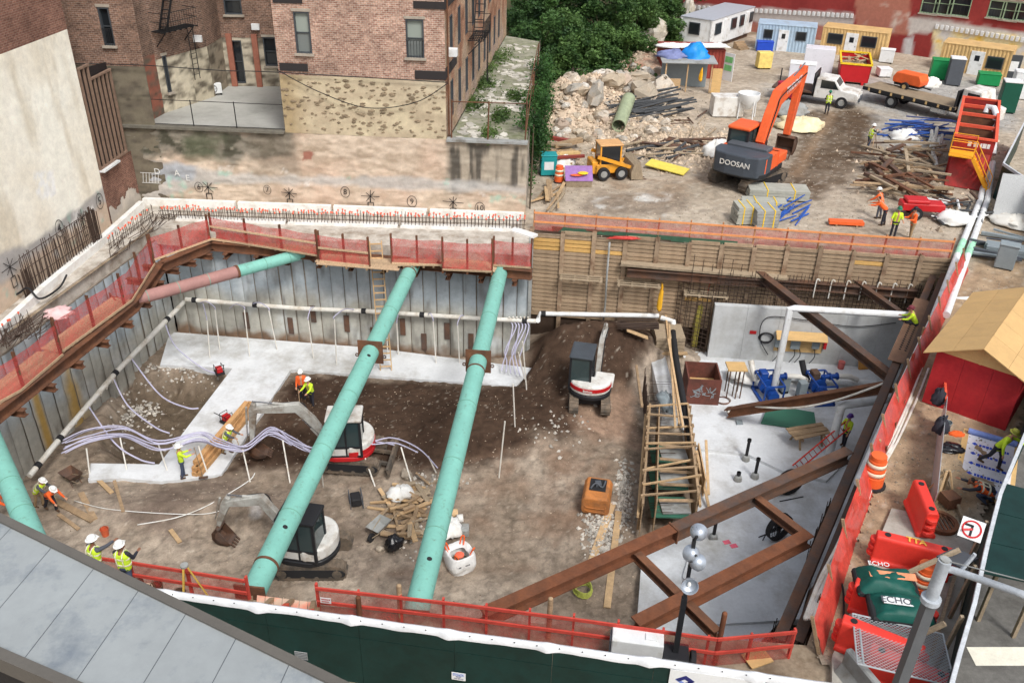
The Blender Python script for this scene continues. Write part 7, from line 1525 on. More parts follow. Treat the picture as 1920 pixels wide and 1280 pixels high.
def signboard(label, c, w_, h_, rz, m, lines, tm, tilt=0, name='sign', size=.1, stake=False):
 t = thing(name, label, 'sign', c, rz); b = MB(); b.cb((0,0,0),w_,.012,h_,0,tilt); b.build('panel', m, t); [print_bars(t, tm, -w_*.38, w_*.3, z, -.008, h_*.2, k, False) for k, z in enumerate((h_*.22,-h_*.18))]
 for i, (s, dz, sz) in enumerate(lines): text(s, sz, tm, t, (0,-.012-dz*math.sin(tilt)*0,dz), (math.pi/2+tilt,0,0), ext=.002)
 return t
m_sgray = mat('sign_dark', L(66,70,74), .6)
signboard('small dark sign with orange letters on the front netting', G(630,1150,1.02)+V(0,-.1,-.0), .34, .24, -.1, m_sgray, (), m_orc)
signboard('small white notice beside the orange tipped braces', G(612,1120,1.05)+V(0,-.1,0), .3, .2, -.1, m_white, (), m_red)
# hoarding along the street
HZ = 2.4; h0, h1 = G(230,1098,HZ), G(1560,1284,HZ); dH = (h1-h0).xy.normalized(); nH = V(dH.y,-dH.x); lH = (h1-h0).xy.length; aH = math.atan2(dH.y,dH.x)
m_hgn = mat('dark_green_hoarding', L(18,52,48), .5, .14, .7, .05, spec=.35, dirt=L(14,42,38), dirt_amt=.4)
hd_ = thing('hoarding', 'dark green plywood hoarding along the street in front of the pit', 'hoarding', (h0.x,h0.y,0))
def HP(u, z, o=0): p = h0.xy+dH*u+nH*o; return V(p.x,p.y,z)
u = -3.5; k = 0
while u < lH+.5:
 w_ = 2.44; b = MB(); b.beam(HP(u+.004,2.05,.002*(k%2)),HP(u+w_-.004,2.05,.002*(k%2)),.04,.62); b.build('upper_panel', m_hgn, hd_, world=True)
 b = MB(); b.beam(HP(u+.004,.87,.004+.002*(k%2)),HP(u+w_-.004,.87,.004+.002*(k%2)),.04,1.72); b.build('lower_panel', m_hgn, hd_, world=True); u += w_; k += 1
cp = []; us = np.arange(-3.5,lH+.6,.08); rg = np.random.default_rng(2)
Zc = np.zeros((len(us),5,3)); jag = (fbm(us,us*0,1.1,5)-.5)*.10; fold = np.zeros(len(us))
for f in np.arange(1.2,lH,2.45): fold += .32*np.clip(1-np.abs(us-f)/.28,0,1)
for j, (o_, z) in enumerate(((.05,-.16),(.045,.0),(0,.03),(-.06,.02),(-.07,-.10))):
 for i, uu in enumerate(us): p = HP(uu, HZ+z+(fold[i]*(.22 if j == 2 else .1 if j in (1,3) else 0))+jag[i]*(1 if j in (0,4) else .3), o_+(fold[i]*.25 if j in (0,1) else 0)); Zc[i,j] = p
sheet('top_cover', Zc-np.array(hd_.location), np.ones(Zc.shape), mat('white_plastic_cover', L(222,224,226), .45, .1, 2, .2), None, hd_)
b = MB()
for i in range(30): q = HP(.3+i*.55,HZ+.02,.06); b.cyl(q,q+V(nH.x*.012,nH.y*.012,0),.018,6)
b.build('cover_nails', m_black, hd_, world=True)['kind'] = 'stuff'
def hsign(label, px, w_, h_, m, name='sign'):
 q = VP(*px,(h0.xy+nH*.06),(h1.xy+nH*.06)); t = thing(name, label, 'sign', (q.x,q.y,q.z), aH); MB().box(-w_/2,-.012,-h_/2,w_/2,0,h_/2).build('panel', m, t); return t
t = hsign('white company sign with a blue lozenge logo at the bottom of the hoarding', (1340,1292), 2.2, 1.0, m_white)
m_navy = mat('navy_ink', L(40,44,110), .6); m_lblue = mat('pale_blue_ink', L(120,140,200), .6)
for pts, m in ((((-.95,.2),(-.72,.36),(-.5,.2),(-.6,.13),(-.73,.23),(-.86,.13)),m_navy),(((-.95,.18),(-.72,.0),(-.72,.1),(-.86,.2)),m_lblue),(((-.5,.18),(-.72,.0),(-.72,.1),(-.58,.2)),m_navy)): b = MB(); b.ext([(x,z) for x,z in pts],'y',-.02,-.013); b.build('logo', m, t)
text('PAVARINI', .24, m_navy, t, (.42,-.014,.13), (math.pi/2,0,0), ext=.003)
t = hsign('small blue and white NOTICE POST NO BILLS sign on the hoarding', (860,1267), .36, .27, m_white)
MB().box(-.15,-.016,.02,.15,-.013,.11).build('blue_band', m_lblue, t); text('NOTICE', .09, m_white, t, (0,-.018,.065), (math.pi/2,0,0), ext=.002); text('POST', .06, m_navy, t, (0,-.014,-.02), (math.pi/2,0,0), ext=.002); text('NO BILLS', .06, m_navy, t, (0,-.014,-.08), (math.pi/2,0,0), ext=.002)
q = VP(565,1228,(h0.xy+nH*.05),(h1.xy+nH*.05)); vt = thing('viewing_window', 'small grey mesh viewing window in the dark hoarding', 'window', (q.x,q.y,q.z), aH); MB().box(-.17,-.02,-.14,.17,0,.14).build('pane', m_conc, vt)
for i in range(5): MB().box(-.17,-.03,-.13+i*.06,.17,-.02,-.115+i*.06).build('bar', m_grey, vt)
# light tower and white generator behind the hoarding
lt = thing('light_tower', 'mobile light tower with four silver lamps on a black mast', 'light tower', G(1262,1248,.03), aH)
base = V(*lt.location); top = VP(1290,1005,base.xy,base.xy+V(1,.0)); Hh = top.z
b = MB(); b.beam((0,0,.5),(0,0,Hh*.55),.14,.14,(0,1,0)); b.build('mast', m_cab, lt); b = MB(); b.beam((0,0,Hh*.5),(0,0,Hh-.15),.09,.09,(0,1,0)); b.build('mast_tube', m_cab, lt); MB().box(-.35,-.3,.1,.35,.3,.6).build('winch_box', m_cab, lt, bev=.02)
for s in (-1,1): b = MB(); b.ring((s*.42,0,.3),(s*.55,0,.3),.3,.15,16); b.build('wheel', m_black, lt)
m_silver = mat('silver_reflector', L(176,184,194), .35, .15, 5, .1, metal=.5)
for k, (dx, dy, dz, ax) in enumerate(((.08,.1,0,(.2,.9,-.3)),(.0,-.05,-.55,(-.4,.7,-.5)),(.12,-.1,-.75,(.6,.5,-.5)),(.02,-.3,-1.35,(.1,-1,.35)))):
 c = V(dx,dy,Hh+dz); a_ = V(*ax).normalized(); b = MB(); b.lathe([(.04,-.15),(.13,-.11),(.195,-.02),(.22,.10),(.21,.10),(.185,-.01),(.04,-.1)], c, 18, 1, 1, tuple(a_)); lm = b.build('lamp', m_silver, lt, smooth=True, auto=True); b = MB(); b.ball(c-a_*.03,.05,.05,.08,8,6); b.build('bulb', m_foam, lm); b = MB(); b.beam(c-a_*.2,V(0,0,Hh+dz-.15),.05,.05); b.build('lamp_arm', m_cab, lm)
gn = thing('generator', 'white boxed generator behind the hoarding left of the light tower', 'generator', G(1190,1240,.03), aH); MB().box(-.68,-.25,.25,.68,.25,1.0).build('casing', m_white, gn, bev=.03, seg=2); MB().box(-.64,-.22,.0,.64,.22,.25).build('base', m_black, gn); MB().box(-.73,-.2,.4,-.68,.2,.9).build('grille', m_grey, gn); print_bars(gn, m_grey, .3, .65, .4, -.252, .07, 2, False); MB().box(.2,-.1,1.0,.5,.1,1.04).build('hatch', m_white, gn)
b = MB(); b.beam(G(1400,1240,.08),G(1440,1226,.08),.5,.04); tag(b.build('plywood_offcut', m_ply), 'plywood offcut on the ground at the end of the front netting', 'plywood')
# ================================================================== foreground canopy roof
CZ = 13.0; e0, e1_ = G(-120,921,CZ), G(760,1354,CZ); f0, f1_ = G(-120,1163,CZ), G(330,1358,CZ)
cn = thing('canopy_roof', 'grey panelled canopy roof with dark trim in the near left foreground', 'roof', (e0.x,e0.y,0)); n = 10
m_roofp = mat('grey_roof_sheet', L(150,155,156), .65, .08, .9, .06, dirt=L(116,124,132), dirt_amt=.22, dscale=1.6, rand=.02)
sv = (G(38,1228,CZ)-G(160,1072,CZ)).normalized()
def lp2(t, s):
 p = e0.lerp(e1_,t); n_ = V(-(f1_-f0).y,(f1_-f0).x,0); return p+sv*(s*(f0-p).dot(n_)/sv.dot(n_))
for i in range(n):
 t0, t1 = i/n+.0005, (i+1)/n-.0005; b = MB(); c = [lp2(t0,.0),lp2(t1,.0),lp2(t1,1),lp2(t0,1)]; b.add([tuple(p) for p in c]+[tuple(p-V(0,0,.04)) for p in c],[(0,1,2,3),(7,6,5,4),(0,4,5,1),(1,5,6,2),(2,6,7,3),(3,7,4,0)]); b.build('roof_panel', m_roofp, cn, world=True)
for i in range(1,n): b = MB(); b.beam(lp2(i/n,0)+V(0,0,-.006),lp2(i/n,1)+V(0,0,-.006),.008,.012); b.build('seam', m_grey, cn, world=True)
m_trim = mat('brown_grey_trim', L(98,94,88), .5, .08)
dE = (e1_-e0).normalized(); nE = V(-dE.y,dE.x,0); b = MB(); b.beam(e0+nE*.045-V(0,0,.06),e1_+nE*.045-V(0,0,.06),.09,.18); b.build('edge_trim', m_trim, cn, world=True); b = MB(); b.beam(f0-nE*.05-V(0,0,.07),f1_-nE*.05-V(0,0,.07),.1,.2); b.build('edge_trim', m_trim, cn, world=True)
b = MB(); b.ext([(p.x,p.y) for p in (e0-nE*.1,e1_-nE*.1,f1_+nE*.1,f0+nE*.1)],'z',0,CZ-.06); b.build('canopy_wall', mat('dark_cladding', L(40,40,42), .6), cn, world=True)
# ================================================================== yard: cabins and containers
def basis(p, q): d = (q-p); d.z = 0; return d.normalized(), math.atan2(d.y,d.x)
def cabin(name, label, cat, p, q, depth, h, m, openings=(), ribs=True, z0=0., roofm=None, sideop=(), h0=.0):
 d, a = basis(p,q); l = (q.xy-p.xy).length; t = thing(name, label, cat, (p.x,p.y,z0), a)
 def zig(x0, y0, x1, y1, n):
  dx, dy = (x1-x0)/n, (y1-y0)/n; ln = math.hypot(dx,dy); ox, oy = dy/ln*.05, -dx/ln*.05; r = []
  for i in range(n): r += [(x0+dx*i,y0+dy*i),(x0+dx*(i+.35),y0+dy*(i+.35)),(x0+dx*(i+.5)+ox,y0+dy*(i+.5)+oy),(x0+dx*(i+.85)+ox,y0+dy*(i+.85)+oy)]
  return r
 n = max(2,int(l/.3)); k = max(2,int(depth/.3)); out = (zig(0,0,l,0,n)+zig(l,0,l,depth,k)+zig(l,depth,0,depth,n)+zig(0,depth,0,0,k)) if ribs else [(0,0),(l,0),(l,depth),(0,depth)]
 MB().ext(out,'z',h0,h-.06).build('wall', m, t); MB().box(-.06,-.08,h-.1,l+.06,depth+.06,h).build('roof', roofm or m, t, bev=.02)
 for x in (-.02,l-.1): MB().box(x,-.07,h0,x+.12,.05,h-.1).build('corner_post', m, t)
 if h0 > .3:
  for x in (.4,l/2,l-.4): MB().box(x-.15,.3,-.0,x+.15,depth-.3,h0).build('support', m_dsteel, t)
 for side, ops in ((0,openings),(1,sideop)):
  for x0, a0, x1, a1, kd in ops:
   L_ = l if side == 0 else depth; X0, X1, Z0, Z1 = x0*L_, x1*L_, h0+a0*(h-h0), h0+a1*(h-h0)
   def bx(e, y0, y1): return MB().box(X0-e,y0,Z0-e,X1+e,y1,Z1+e) if side == 0 else MB().box(l-y1,X0-e,Z0-e,l-y0,X1+e,Z1+e)
   f = bx(.05,-.11,.0).build('door' if kd == 'd' else 'window', m_white if kd == 'd' else m_frame, t)
   if kd == 'd': MB().box(X0+(X1-X0)*.3,-.125,Z0+(Z1-Z0)*.62,X0+(X1-X0)*.7,-.11,Z0+(Z1-Z0)*.85).build('door_light', m_paned, f) if side == 0 else None; (MB().cyl((X1-.1,-.14,Z0+1),(X1-.1,-.11,Z0+1),.04,8).build('handle', m_black, f) if side == 0 else None)
   else: bx(-.03,-.125,-.11).build('pane', m_paned, f)
 return t
m_cbl = mat('pale_blue_steel', L(168,190,208), .55, .08, 1, .05, dirt=L(150,160,168), dirt_amt=.2); m_ctan = mat('tan_steel', L(214,180,124), .55, .08, 1, .05, dirt=L(190,160,112), dirt_amt=.3); m_cred = mat('red_steel', L(150,66,56), .6, .12, 1, .08, dirt=L(120,60,52), dirt_amt=.3)
m_rgr = mat('grey_roof_coat', L(166,170,178), .7, .08)
p1, p2 = G(1330,89,.6), G(1408,60,.6); q_ = (p2-p1).normalized(); p0 = p1-V(q_.y,-q_.x,0)*3.4
cabin('office_trailer', 'long white office trailer with grey roof by the trees', 'trailer', p0, p1, (p2-p1).xy.length, 3.2, m_white, ((.3,.4,.62,.8,'w'),), False, 0, m_rgr, ((.08,.42,.2,.8,'w'),(.28,.08,.37,.85,'d'),(.45,.42,.56,.8,'w'),(.66,.42,.75,.8,'w'),(.8,.08,.87,.85,'d'),(.9,.45,.97,.8,'w')), .6)
ws = thing('wooden_steps', 'wooden steps in front of the white trailer door', 'steps', GY(1385,92), .5)
for i in range(4): MB().box(-.6,-.9+i*.28,.0,.6,-.62+i*.28,.17*(i+1)).build('tread', m_wood, ws)
cabin('site_cabin', 'pale blue container cabin with one door and two windows', 'cabin', G(1415,95), G(1522,104), 2.6, 2.7, m_cbl, ((.12,.5,.26,.78,'w'),(.38,.04,.54,.8,'d'),(.68,.5,.84,.78,'w')))
cabin('site_cabin', 'tan container cabin behind the red skip', 'cabin', G(1535,102), G(1655,116), 2.6, 2.7, m_ctan, ((.1,.45,.32,.78,'w'),(.38,.04,.55,.85,'d'),(.62,.45,.84,.8,'w')))
cabin('site_cabin', 'second tan container cabin at the peeling yellow wall', 'cabin', G(1756,134), G(1884,152), 2.6, 2.7, m_ctan, ((.44,.04,.62,.82,'d'),(.68,.35,.9,.72,'w')))
rc = cabin('shipping_container', 'dark red shipping container with white sacks on its roof', 'container', G(1238,150), G(1352,152), 3.0, 2.7, m_cred)
b = MB(); b.box(0,0,.1,1.1,.06,2.5); o = b.build('container_door', m_white, rc); o.location = ((G(1352,152)-G(1238,150)).xy.length,0,0); o.rotation_euler = (0,0,-.9)
for z in (1.0,1.7): q = MB().box(.15,-.03,z,.95,-.01,z+.5).build('green_poster', mat('green_print', L(120,190,120)), o)
for i in range(5): crumple('roof_sack', ('leftmost','second','middle','fourth','rightmost')[i]+' white sack on the red container roof', 'sack', G(1255+i*23,92,2.8)+V(0,.3,.15), 1.0,.5,.25, m_foam, 90+i)
sh = thing('work_shelter', 'timber lean-to shelter with tarp roof in front of the red container', 'shelter', GY(1290,172), 0)
for x in (-2.2,-.4,1.6): MB().box(x-.05,-.9,0,x+.05,-.8,2.4).build('post', m_wood2, sh)
MB().cb((-.3,.0,2.5),4.6,2.2,.06,0,.08).build('roof', m_conc, sh); MB().box(-2.2,-.95,.3,-.9,-.85,1.1).build('side_board', m_wood2, sh); MB().box(1.7,-.9,0,2.5,-.84,2.0).build('plywood_panel', m_ply, sh); MB().box(-2.3,1.0,0,1.6,1.06,2.3).build('back_sheet', m_ebox, sh)
crumple('blue_tarp', 'bright blue tarp thrown over the shelter roof', 'tarp', G(1300,112,2.6)+V(0,0,.1), 1.1,.8,1.0, mat('blue_plastic', L(34,140,224), .45, .1), 95)
crumple('parasol', 'faded violet parasol top behind the blue tarp', 'parasol', G(1262,108,2.7)+V(0,0,.1), 1.2,1.0,.5, mat('violet_cloth', L(120,128,170), .7), 96)
crumple('raincoat', 'yellow raincoat hanging in the shelter', 'raincoat', GY(1306,176)+V(0,-.9,1.3), .14,.14,.7, mat('yellow_coat', L(236,176,40)), 97)
def boxy(name, label, cat, px, sz, rz, m, lid=None, z=0, top=None, bev=.03, feet=True):
 p = GY(*px); p.z += z; t = thing(name, label, cat, p, rz); w_, d_, h_ = sz; MB().box(-w_/2,-d_/2,.08 if feet else 0,w_/2,d_/2,h_).build('casing', m, t, bev=bev)
 if lid: MB().box(-w_/2-.03,-d_/2-.03,h_,w_/2+.03,d_/2+.03,h_+.1).build('lid', lid, t, bev=.03)
 if feet:
  for s in (-1,1): MB().box(s*w_*.38-.06,-d_/2+.05,0,s*w_*.38+.06,d_/2-.05,.08).build('foot', m_black, t)
 if top: MB().box(-w_*.3,-d_/2-.012,h_*.35,w_*.3,-d_/2,h_*.75).build('front_panel', top, t)
 return t
m_dgr = mat('bottle_green', L(26,84,66), .5, .1); m_bgr = mat('bright_green', L(30,140,80), .5, .1); m_bin = mat('royal_blue', L(36,76,190), .5, .1); m_teal = mat('teal_plastic', L(36,146,150), .5, .1)
m_wrap = mat('white_wrap', L(224,224,230), .35, .06, 2, .2, spec=.5)
for a in (('tool_chest','royal blue tool chest in front of the blue cabin','chest',(1432,98),(1.6,.8,.9),-.1,m_bin,m_bin),('job_box','yellow upright box with red reel on the open yard','box',(1430,130),(1.3,.9,1.5),.1,mat('cream_yellow',L(232,206,120),.6),None),
 ('wrapped_pallet','tall white wrapped pallet in front of the cabins','pallet load',(1530,140),(2.6,1.6,2.4),-.3,m_wrap,None),('wrapped_pallet','second white wrapped pallet behind the pickup bed','pallet load',(1500,155),(2.2,1.4,1.6),-.3,m_wrap,m_white),
 ('chest_freezer','white chest beside the tan cabin','chest',(1660,118),(1.3,.9,1.2),-.4,m_white,m_white),('water_tank','low white tank next to the red skip','tank',(1655,145),(1.1,1.1,.7),0,m_white,m_white),
 ('portable_toilet','grey portable toilet behind the flatbed truck','toilet',(1784,160),(1.2,1.2,2.3),-.3,m_grey,m_white),('green_container','bright green bin left of the grey portable toilet','bin',(1762,150),(2.0,1.2,1.7),-.3,m_bgr,m_bgr),
 ('green_container','low bright green skip in front of the tan cabin','bin',(1850,160),(1.8,1.1,1.0),-.3,m_bgr,m_bgr),('portable_toilet','dark green portable toilet at the right edge','toilet',(1883,210),(1.3,1.3,2.4),-.3,m_dgr,m_white),
 ('portable_toilet','white portable toilet with blue stripe at the right edge','toilet',(1908,185),(1.5,1.3,2.2),-.3,m_white,m_white),('notice_board','dark framed notice board by the right frame edge','board',(1893,150),(1.1,.2,2.2),-.3,m_frame,None),
 ('teal_box','teal plastic tool box at the foot of the ivy','box',(1027,330),(1.0,.8,1.3),.1,m_teal,m_teal),('meter_cabinet','grey electrical cabinet on the right strip','cabinet',(1880,503),(.9,.6,1.3),-.5,m_ebox,m_ebox)): boxy(*a, top=m_white if 'teal' in a[1] or 'notice' in a[1] else None)
# red skip
sp = thing('skip_container', 'red skip with yellow rim full of scrap timber', 'skip', GY(1598,160), basis(G(1567,155),G(1622,160))[1]); sp.scale = (1.12,1.12,1.12)
ol = [(-1.1,.2),(1.1,.2),(1.15,1.5),(-1.15,1.5)]
for y0, y1 in ((0,.06),(4.6,4.66)): MB().ext(ol,'y',y0,y1).build('end_wall', m_red, sp)
for s in (-1,1): MB().add([(s*1.1,0,.2),(s*1.1,4.6,.2),(s*1.15,4.6,1.5),(s*1.15,0,1.5),(s*1.04,0,.2),(s*1.04,4.6,.2),(s*1.09,4.6,1.5),(s*1.09,0,1.5)],[(0,1,2,3),(4,5,6,7),(0,3,7,4),(1,2,6,5),(3,2,6,7)]).build('side_wall', m_red, sp)
m_yel = mat('rim_yellow', L(238,200,48), .5)
for bx in ((-1.2,-.05,1.5,1.2,.1,1.62),(-1.2,4.55,1.5,1.2,4.7,1.62),(-1.22,0,1.5,-1.08,4.6,1.62),(1.08,0,1.5,1.22,4.6,1.62)): MB().box(*bx).build('rim', m_yel, sp)
MB().box(-1.04,.06,.15,1.04,4.6,.9).build('fill', MATS['strip_soil'], sp)
for s in (-.7,.7): MB().box(s-.1,-.1,0,s+.1,4.6,.2).build('skid', m_red, sp)
rg = random.Random(3)
for i in range(16): b = MB(); b.cb((rg.uniform(-.7,.7),rg.uniform(.5,4),1.1+rg.uniform(0,.5)),rg.uniform(.6,1.6),.2,.06,rg.uniform(0,3),rg.uniform(-.4,.4),rg.uniform(-.4,.4)); b.build('scrap_board', woods[i%3], sp)
# trucks
def wheel(t, x, y, r, w_, s): b = MB(); b.ring((x,y,r),(x+s*w_,y,r),r,r*.55,20); o = b.build('wheel', m_black, t, bev=.02); MB().cyl((x+s*.02,y,r),(x+s*(w_-.03),y,r),r*.56,14).build('rim', m_conc, o)
pa, pb_ = GY(1496,188), GY(1574,199); pk = thing('pickup_truck', 'white pickup truck with dark stake bed beside the worker', 'truck', (pa+pb_)/2, yaw(pa,pb_))
for y in (-1.7,1.7):
 for s in (-1,1): wheel(pk, s*.72, y, .42, .25, s)
prof = [(-.35,.55),(2.75,.55),(2.8,.8),(2.7,1.15),(1.55,1.28),(1.0,1.95),(-.05,2.0),(-.3,1.95),(-.35,1.2)]
MB().ext(prof,'x',-.95,.95).build('cab', m_mw, pk, bev=.06, seg=2)
for s in (-1,1): MB().ext([(.05,1.3),(1.35,1.3),(.95,1.85),(.05,1.88)],'x',s*.955,s*.965).build('side_window', m_paned, pk); MB().box(s*.6-.2,2.76,.85,s*.6+.2,2.84,1.05).build('headlight', m_foam, pk)
MB().add([(-.8,1.5,1.33),(.8,1.5,1.33),(.75,1.06,1.9),(-.75,1.06,1.9)],[(0,1,2,3)]).build('windscreen', m_paned, pk); bpy.context.view_layer.objects.active = None
MB().box(-.7,2.78,.55,.7,2.9,.85).build('grille', m_grey, pk); MB().box(-.4,-3.3,.5,.4,.0,.72).build('chassis', m_black, pk); MB().box(-1.1,-3.4,.85,1.1,-.45,.98).build('bed', m_dsteel, pk); MB().box(-1.1,-.5,.9,1.1,-.42,2.3).build('headboard', m_cab, pk); pk.scale = (1.1,1.1,1.1)
for y in (-3.3,-1.9): MB().box(-1.08,y,.98,-1.0,y+.08,1.9).build('stake', m_cab, pk)
b = MB(); b.box(-.09,.0,-.12,.09,.3,.12)
dm = mat('crimson_drum', L(170,34,66), .45)
for i, (x, y) in enumerate(((1467,180),(1486,182))): p = G(x,y,1.0); b = MB(); b.lathe([(.52,0),(.54,.1),(.52,.5),(.54,.6),(.52,1.1),(.3,1.12)],p,16); tag(b.build('plastic_drum', dm, None, smooth=True, auto=True), ('left','right')[i]+' crimson drum on the pickup bed', 'drum')
fa, fb = GY(1628,186), GY(1835,238); fb_ = thing('flatbed_truck', 'long black flatbed truck carrying an orange compressor', 'truck', (fa+fb)/2, yaw(fa,fb)); FL = (fb-fa).length/2
MB().box(-1.25,-FL,1.05,1.25,FL-1.6,1.25).build('deck', mat('worn_deck', L(142,126,104), .9, .2, 2, .3), fb_); MB().box(-1.28,-FL,.95,-1.2,FL-1.6,1.22).build('side_rail', m_black, fb_); MB().box(1.2,-FL,.95,1.28,FL-1.6,1.22).build('side_rail', m_black, fb_)
MB().box(-.45,-FL+.2,.65,.45,FL+.6,.95).build('chassis', m_black, fb_); MB().box(-1.2,FL-1.75,1.25,1.2,FL-1.65,2.5).build('headboard', m_black, fb_)
for i in range(9): MB().box(1.28,-FL+.5+i*1.0,.98,1.32,-FL+.65+i*1.0,1.2).build('stake_pocket', m_ctan, fb_)
for y in (-FL+2.6,FL-.1):
 for s in (-1,1): wheel(fb_, s*.85, y, .5, .32, s)
MB().box(.6,FL-3.6,.45,1.2,FL-2.2,.95).build('fuel_tank', m_chrome, fb_, bev=.1); MB().ext([(FL-1.5,.6),(FL+1.2,.6),(FL+1.2,1.5),(FL+.3,1.7),(FL+.0,2.7),(FL-1.4,2.75)],'x',-1.1,1.1).build('cab', m_mw, fb_, bev=.08, seg=2)
for s in (-1,1): MB().ext([(FL-1.0,1.75),(FL+.15,1.75),(FL-.1,2.5),(FL-1.0,2.5)],'x',s*1.1,s*1.115).build('side_window', m_paned, fb_)
def onbed(x, y): return G(x,y,1.25)
cmpz = thing('air_compressor', 'orange towable compressor on the flatbed truck', 'compressor', onbed(1703,168), fb_.rotation_euler.z+1.57)
m_cor = mat('compressor_orange', L(232,104,52), .5, .1); MB().ext([(-1.2,.5),(1.2,.5),(1.25,.9),(1.0,1.35),(-1.0,1.35),(-1.25,.9)],'y',-.65,.65).build('canopy', m_cor, cmpz, bev=.08, seg=2); MB().box(-1.1,-.5,.3,1.1,.5,.5).build('chassis', m_black, cmpz); 
for s in (-1,1): wheel(cmpz, s*.0, 0, .01, .01, s) if False else None; b = MB(); b.ring((0,s*.62,.34),(0,s*.85,.34),.34,.18,16); o = b.build('wheel', m_black, cmpz); MB().cyl((0,s*.64,.34),(0,s*.83,.34),.19,12).build('rim', m_ctan, o)
b = MB(); b.tube([(1.1,0,.4),(1.9,0,.35)],.06,6); b.build('drawbar', m_black, cmpz)
crumple('cement_sacks', 'white sacks heaped on the flatbed beside the compressor', 'sacks', onbed(1738,168)+V(0,0,.3), .8,.7,.6, m_foam, 101)
# ---- red settling tank with yellow stairs
ta, tb_ = GY(1768,338), GY(1842,350); d, a = basis(ta,tb_); tk = thing('settling_tank', 'tall open red settling tank with yellow stairs', 'tank', ta, a); TL = (tb_-ta).length; TD = 10.5; m_tk = mat('tank_red', L(176,48,46), .55, .12, 1, .08, dirt=L(128,50,44), dirt_amt=.45)
for x0,y0,x1,y1 in ((0,0,TL,.08),(0,TD,TL,TD+.08),(0,.08,.08,TD),(TL-.08,.08,TL,TD)): MB().box(x0,y0,.3,x1,y1,2.9).build('tank_wall', m_tk, tk)
MB().box(.1,.1,.3,TL-.1,TD-.1,1.7).build('water', mat('murky_water', L(92,104,100), .15, .1), tk)
for y in (3.2,6.2,8.6): MB().box(0,y,2.7,TL,y+.15,2.9).build('cross_beam', m_ored, tk); MB().box(.1,y+.05,.4,TL-.1,y+.09,2.6).build('baffle', m_rust, tk)
for bx in ((-.08,-.08,2.86,TL+.08,.1,2.98),(-.08,TD-.02,2.86,TL+.08,TD+.15,2.98),(-.08,.1,2.86,.1,TD,2.98),(TL-.1,.1,2.86,TL+.08,TD,2.98)): MB().box(*bx).build('rim', m_ored, tk)
MB().box(.1,-.3,0,TL-.1,TD,.3).build('skid', m_tk, tk); MB().ext([(-1.2,0),(0,0),(0,2.0),(-.2,2.0)],'x',.1,TL-.1).build('front_hopper', m_tk, tk, bev=.04)
m_sy = mat('stair_yellow', L(240,168,44), .5, .08); MB().box(-.1,-1.5,2.0,1.3,-.1,2.08).build('landing', m_sy, tk)
for s in (-1.5,-.75): b = MB(); b.beam((1.3,s,2.0),(TL+.3,s-.1,.1),.06,.2); b.build('stringer', m_sy, tk)
for i in range(8): f = (i+.5)/8; MB().box(1.3+(TL-1)*f-.12,-1.5,2.0-1.9*f-.02,1.3+(TL-1)*f+.12,-.75,2.0-1.9*f+.02).build('tread', m_sy, tk)
for s in (-1.5,-.12):
 b = MB(); b.tube([(-.1,s,2.05),(-.1,s,3.1),(1.3,s,3.1),(1.3,s,2.05)],.03,6).tube([(-.1,s,2.6),(1.3,s,2.6)],.03,5); b.build('handrail', m_sy, tk)
b = MB(); b.tube([(1.3,-1.5,3.1),(TL+.3,-1.55,1.15),(TL+.3,-1.55,.1)],.03,6).tube([(1.3,-1.5,2.6),(TL+.3,-1.55,.6)],.03,5)
for i in range(3): b.cyl((1.3+(TL-1)*(i+1)/4,-1.5,2.0-1.9*(i+1)/4),(1.3+(TL-1)*(i+1)/4,-1.5,3.1-1.95*(i+1)/4),.025,5)
b.build('handrail', m_sy, tk); print_bars(tk, m_white, TL*.35, TL*.9, 2.5, -.01, .3, 5, False)
pipe('white_pipe', 'white elbow pipe over the right side of the red tank', [G(1862,290,.8),G(1868,215,3.0),G(1864,203,3.2),G(1852,200,3.2),G(1848,212,2.8)], .2, m_white)
# ---- big orange excavator
ec = GY(1400,342); et = GY(1466,289)
m_dor = mat('excavator_orange', L(232,100,52), .5, .1, 2, .06, dirt=L(196,90,56), dirt_amt=.25); m_dgy = mat('excavator_dark_grey', L(72,78,86), .5, .1, 2, .06)
t = excavator('huge orange tracked excavator with dark grey counterweight in the yard', ec, yaw(ec,et)-.30, yaw(ec,et)-.04, 1.75, m_dor, m_dor, m_dgy, m_dor, [(.4,1.35),(1.4,2.8),(3.75,3.2),(3.2,1.0)], .9, swing=.12, big=True, blade=False, letter=('DOOSAN',.26,-1.515,1.08), name='tracked_excavator', bw=.7)
o = text('TRIDENT', .36, m_white, t, (0,0,0)); o.matrix_local = Matrix.Rotation(.26,4,'Z') @ Matrix.Translation((.3,2.5,3.05)) @ Matrix.Rotation(R(90),4,'Z') @ Matrix.Rotation(math.pi/2,4,'X') @ Matrix.Rotation(R(8),4,'Z')
# ---- yellow loader
lo0 = GY(1140,332); ld = thing('wheel_loader', 'yellow skid steer loader with its wide bucket raised to the right', 'loader', lo0, R(-78)); m_ldy = mat('loader_yellow', L(232,160,50), .5, .1, 2, .06, dirt=L(190,140,70), dirt_amt=.3)
for y in (-.55,.6):
 for s in (-1,1): wheel(ld, s*.62, y, .40, .28, s)
MB().box(-.6,-1.15,.35,.6,.9,.95).build('body', m_ldy, ld, bev=.05); MB().box(-.6,-1.3,.35,.6,-.9,1.15).build('engine_cover', m_ldy, ld, bev=.06)
fr = MB(); [fr.beam((x,y,.9),(x*.95,y,2.1),.09,.09,(0,1,0)) for x in (-.55,.55) for y in (-.75,.55)]; cb2 = fr.build('cab', m_ldy, ld); MB().box(-.62,-.85,2.1,.62,.7,2.2).build('cab_roof', mat('dusty_roof', L(206,160,110), .7), cb2, bev=.03)
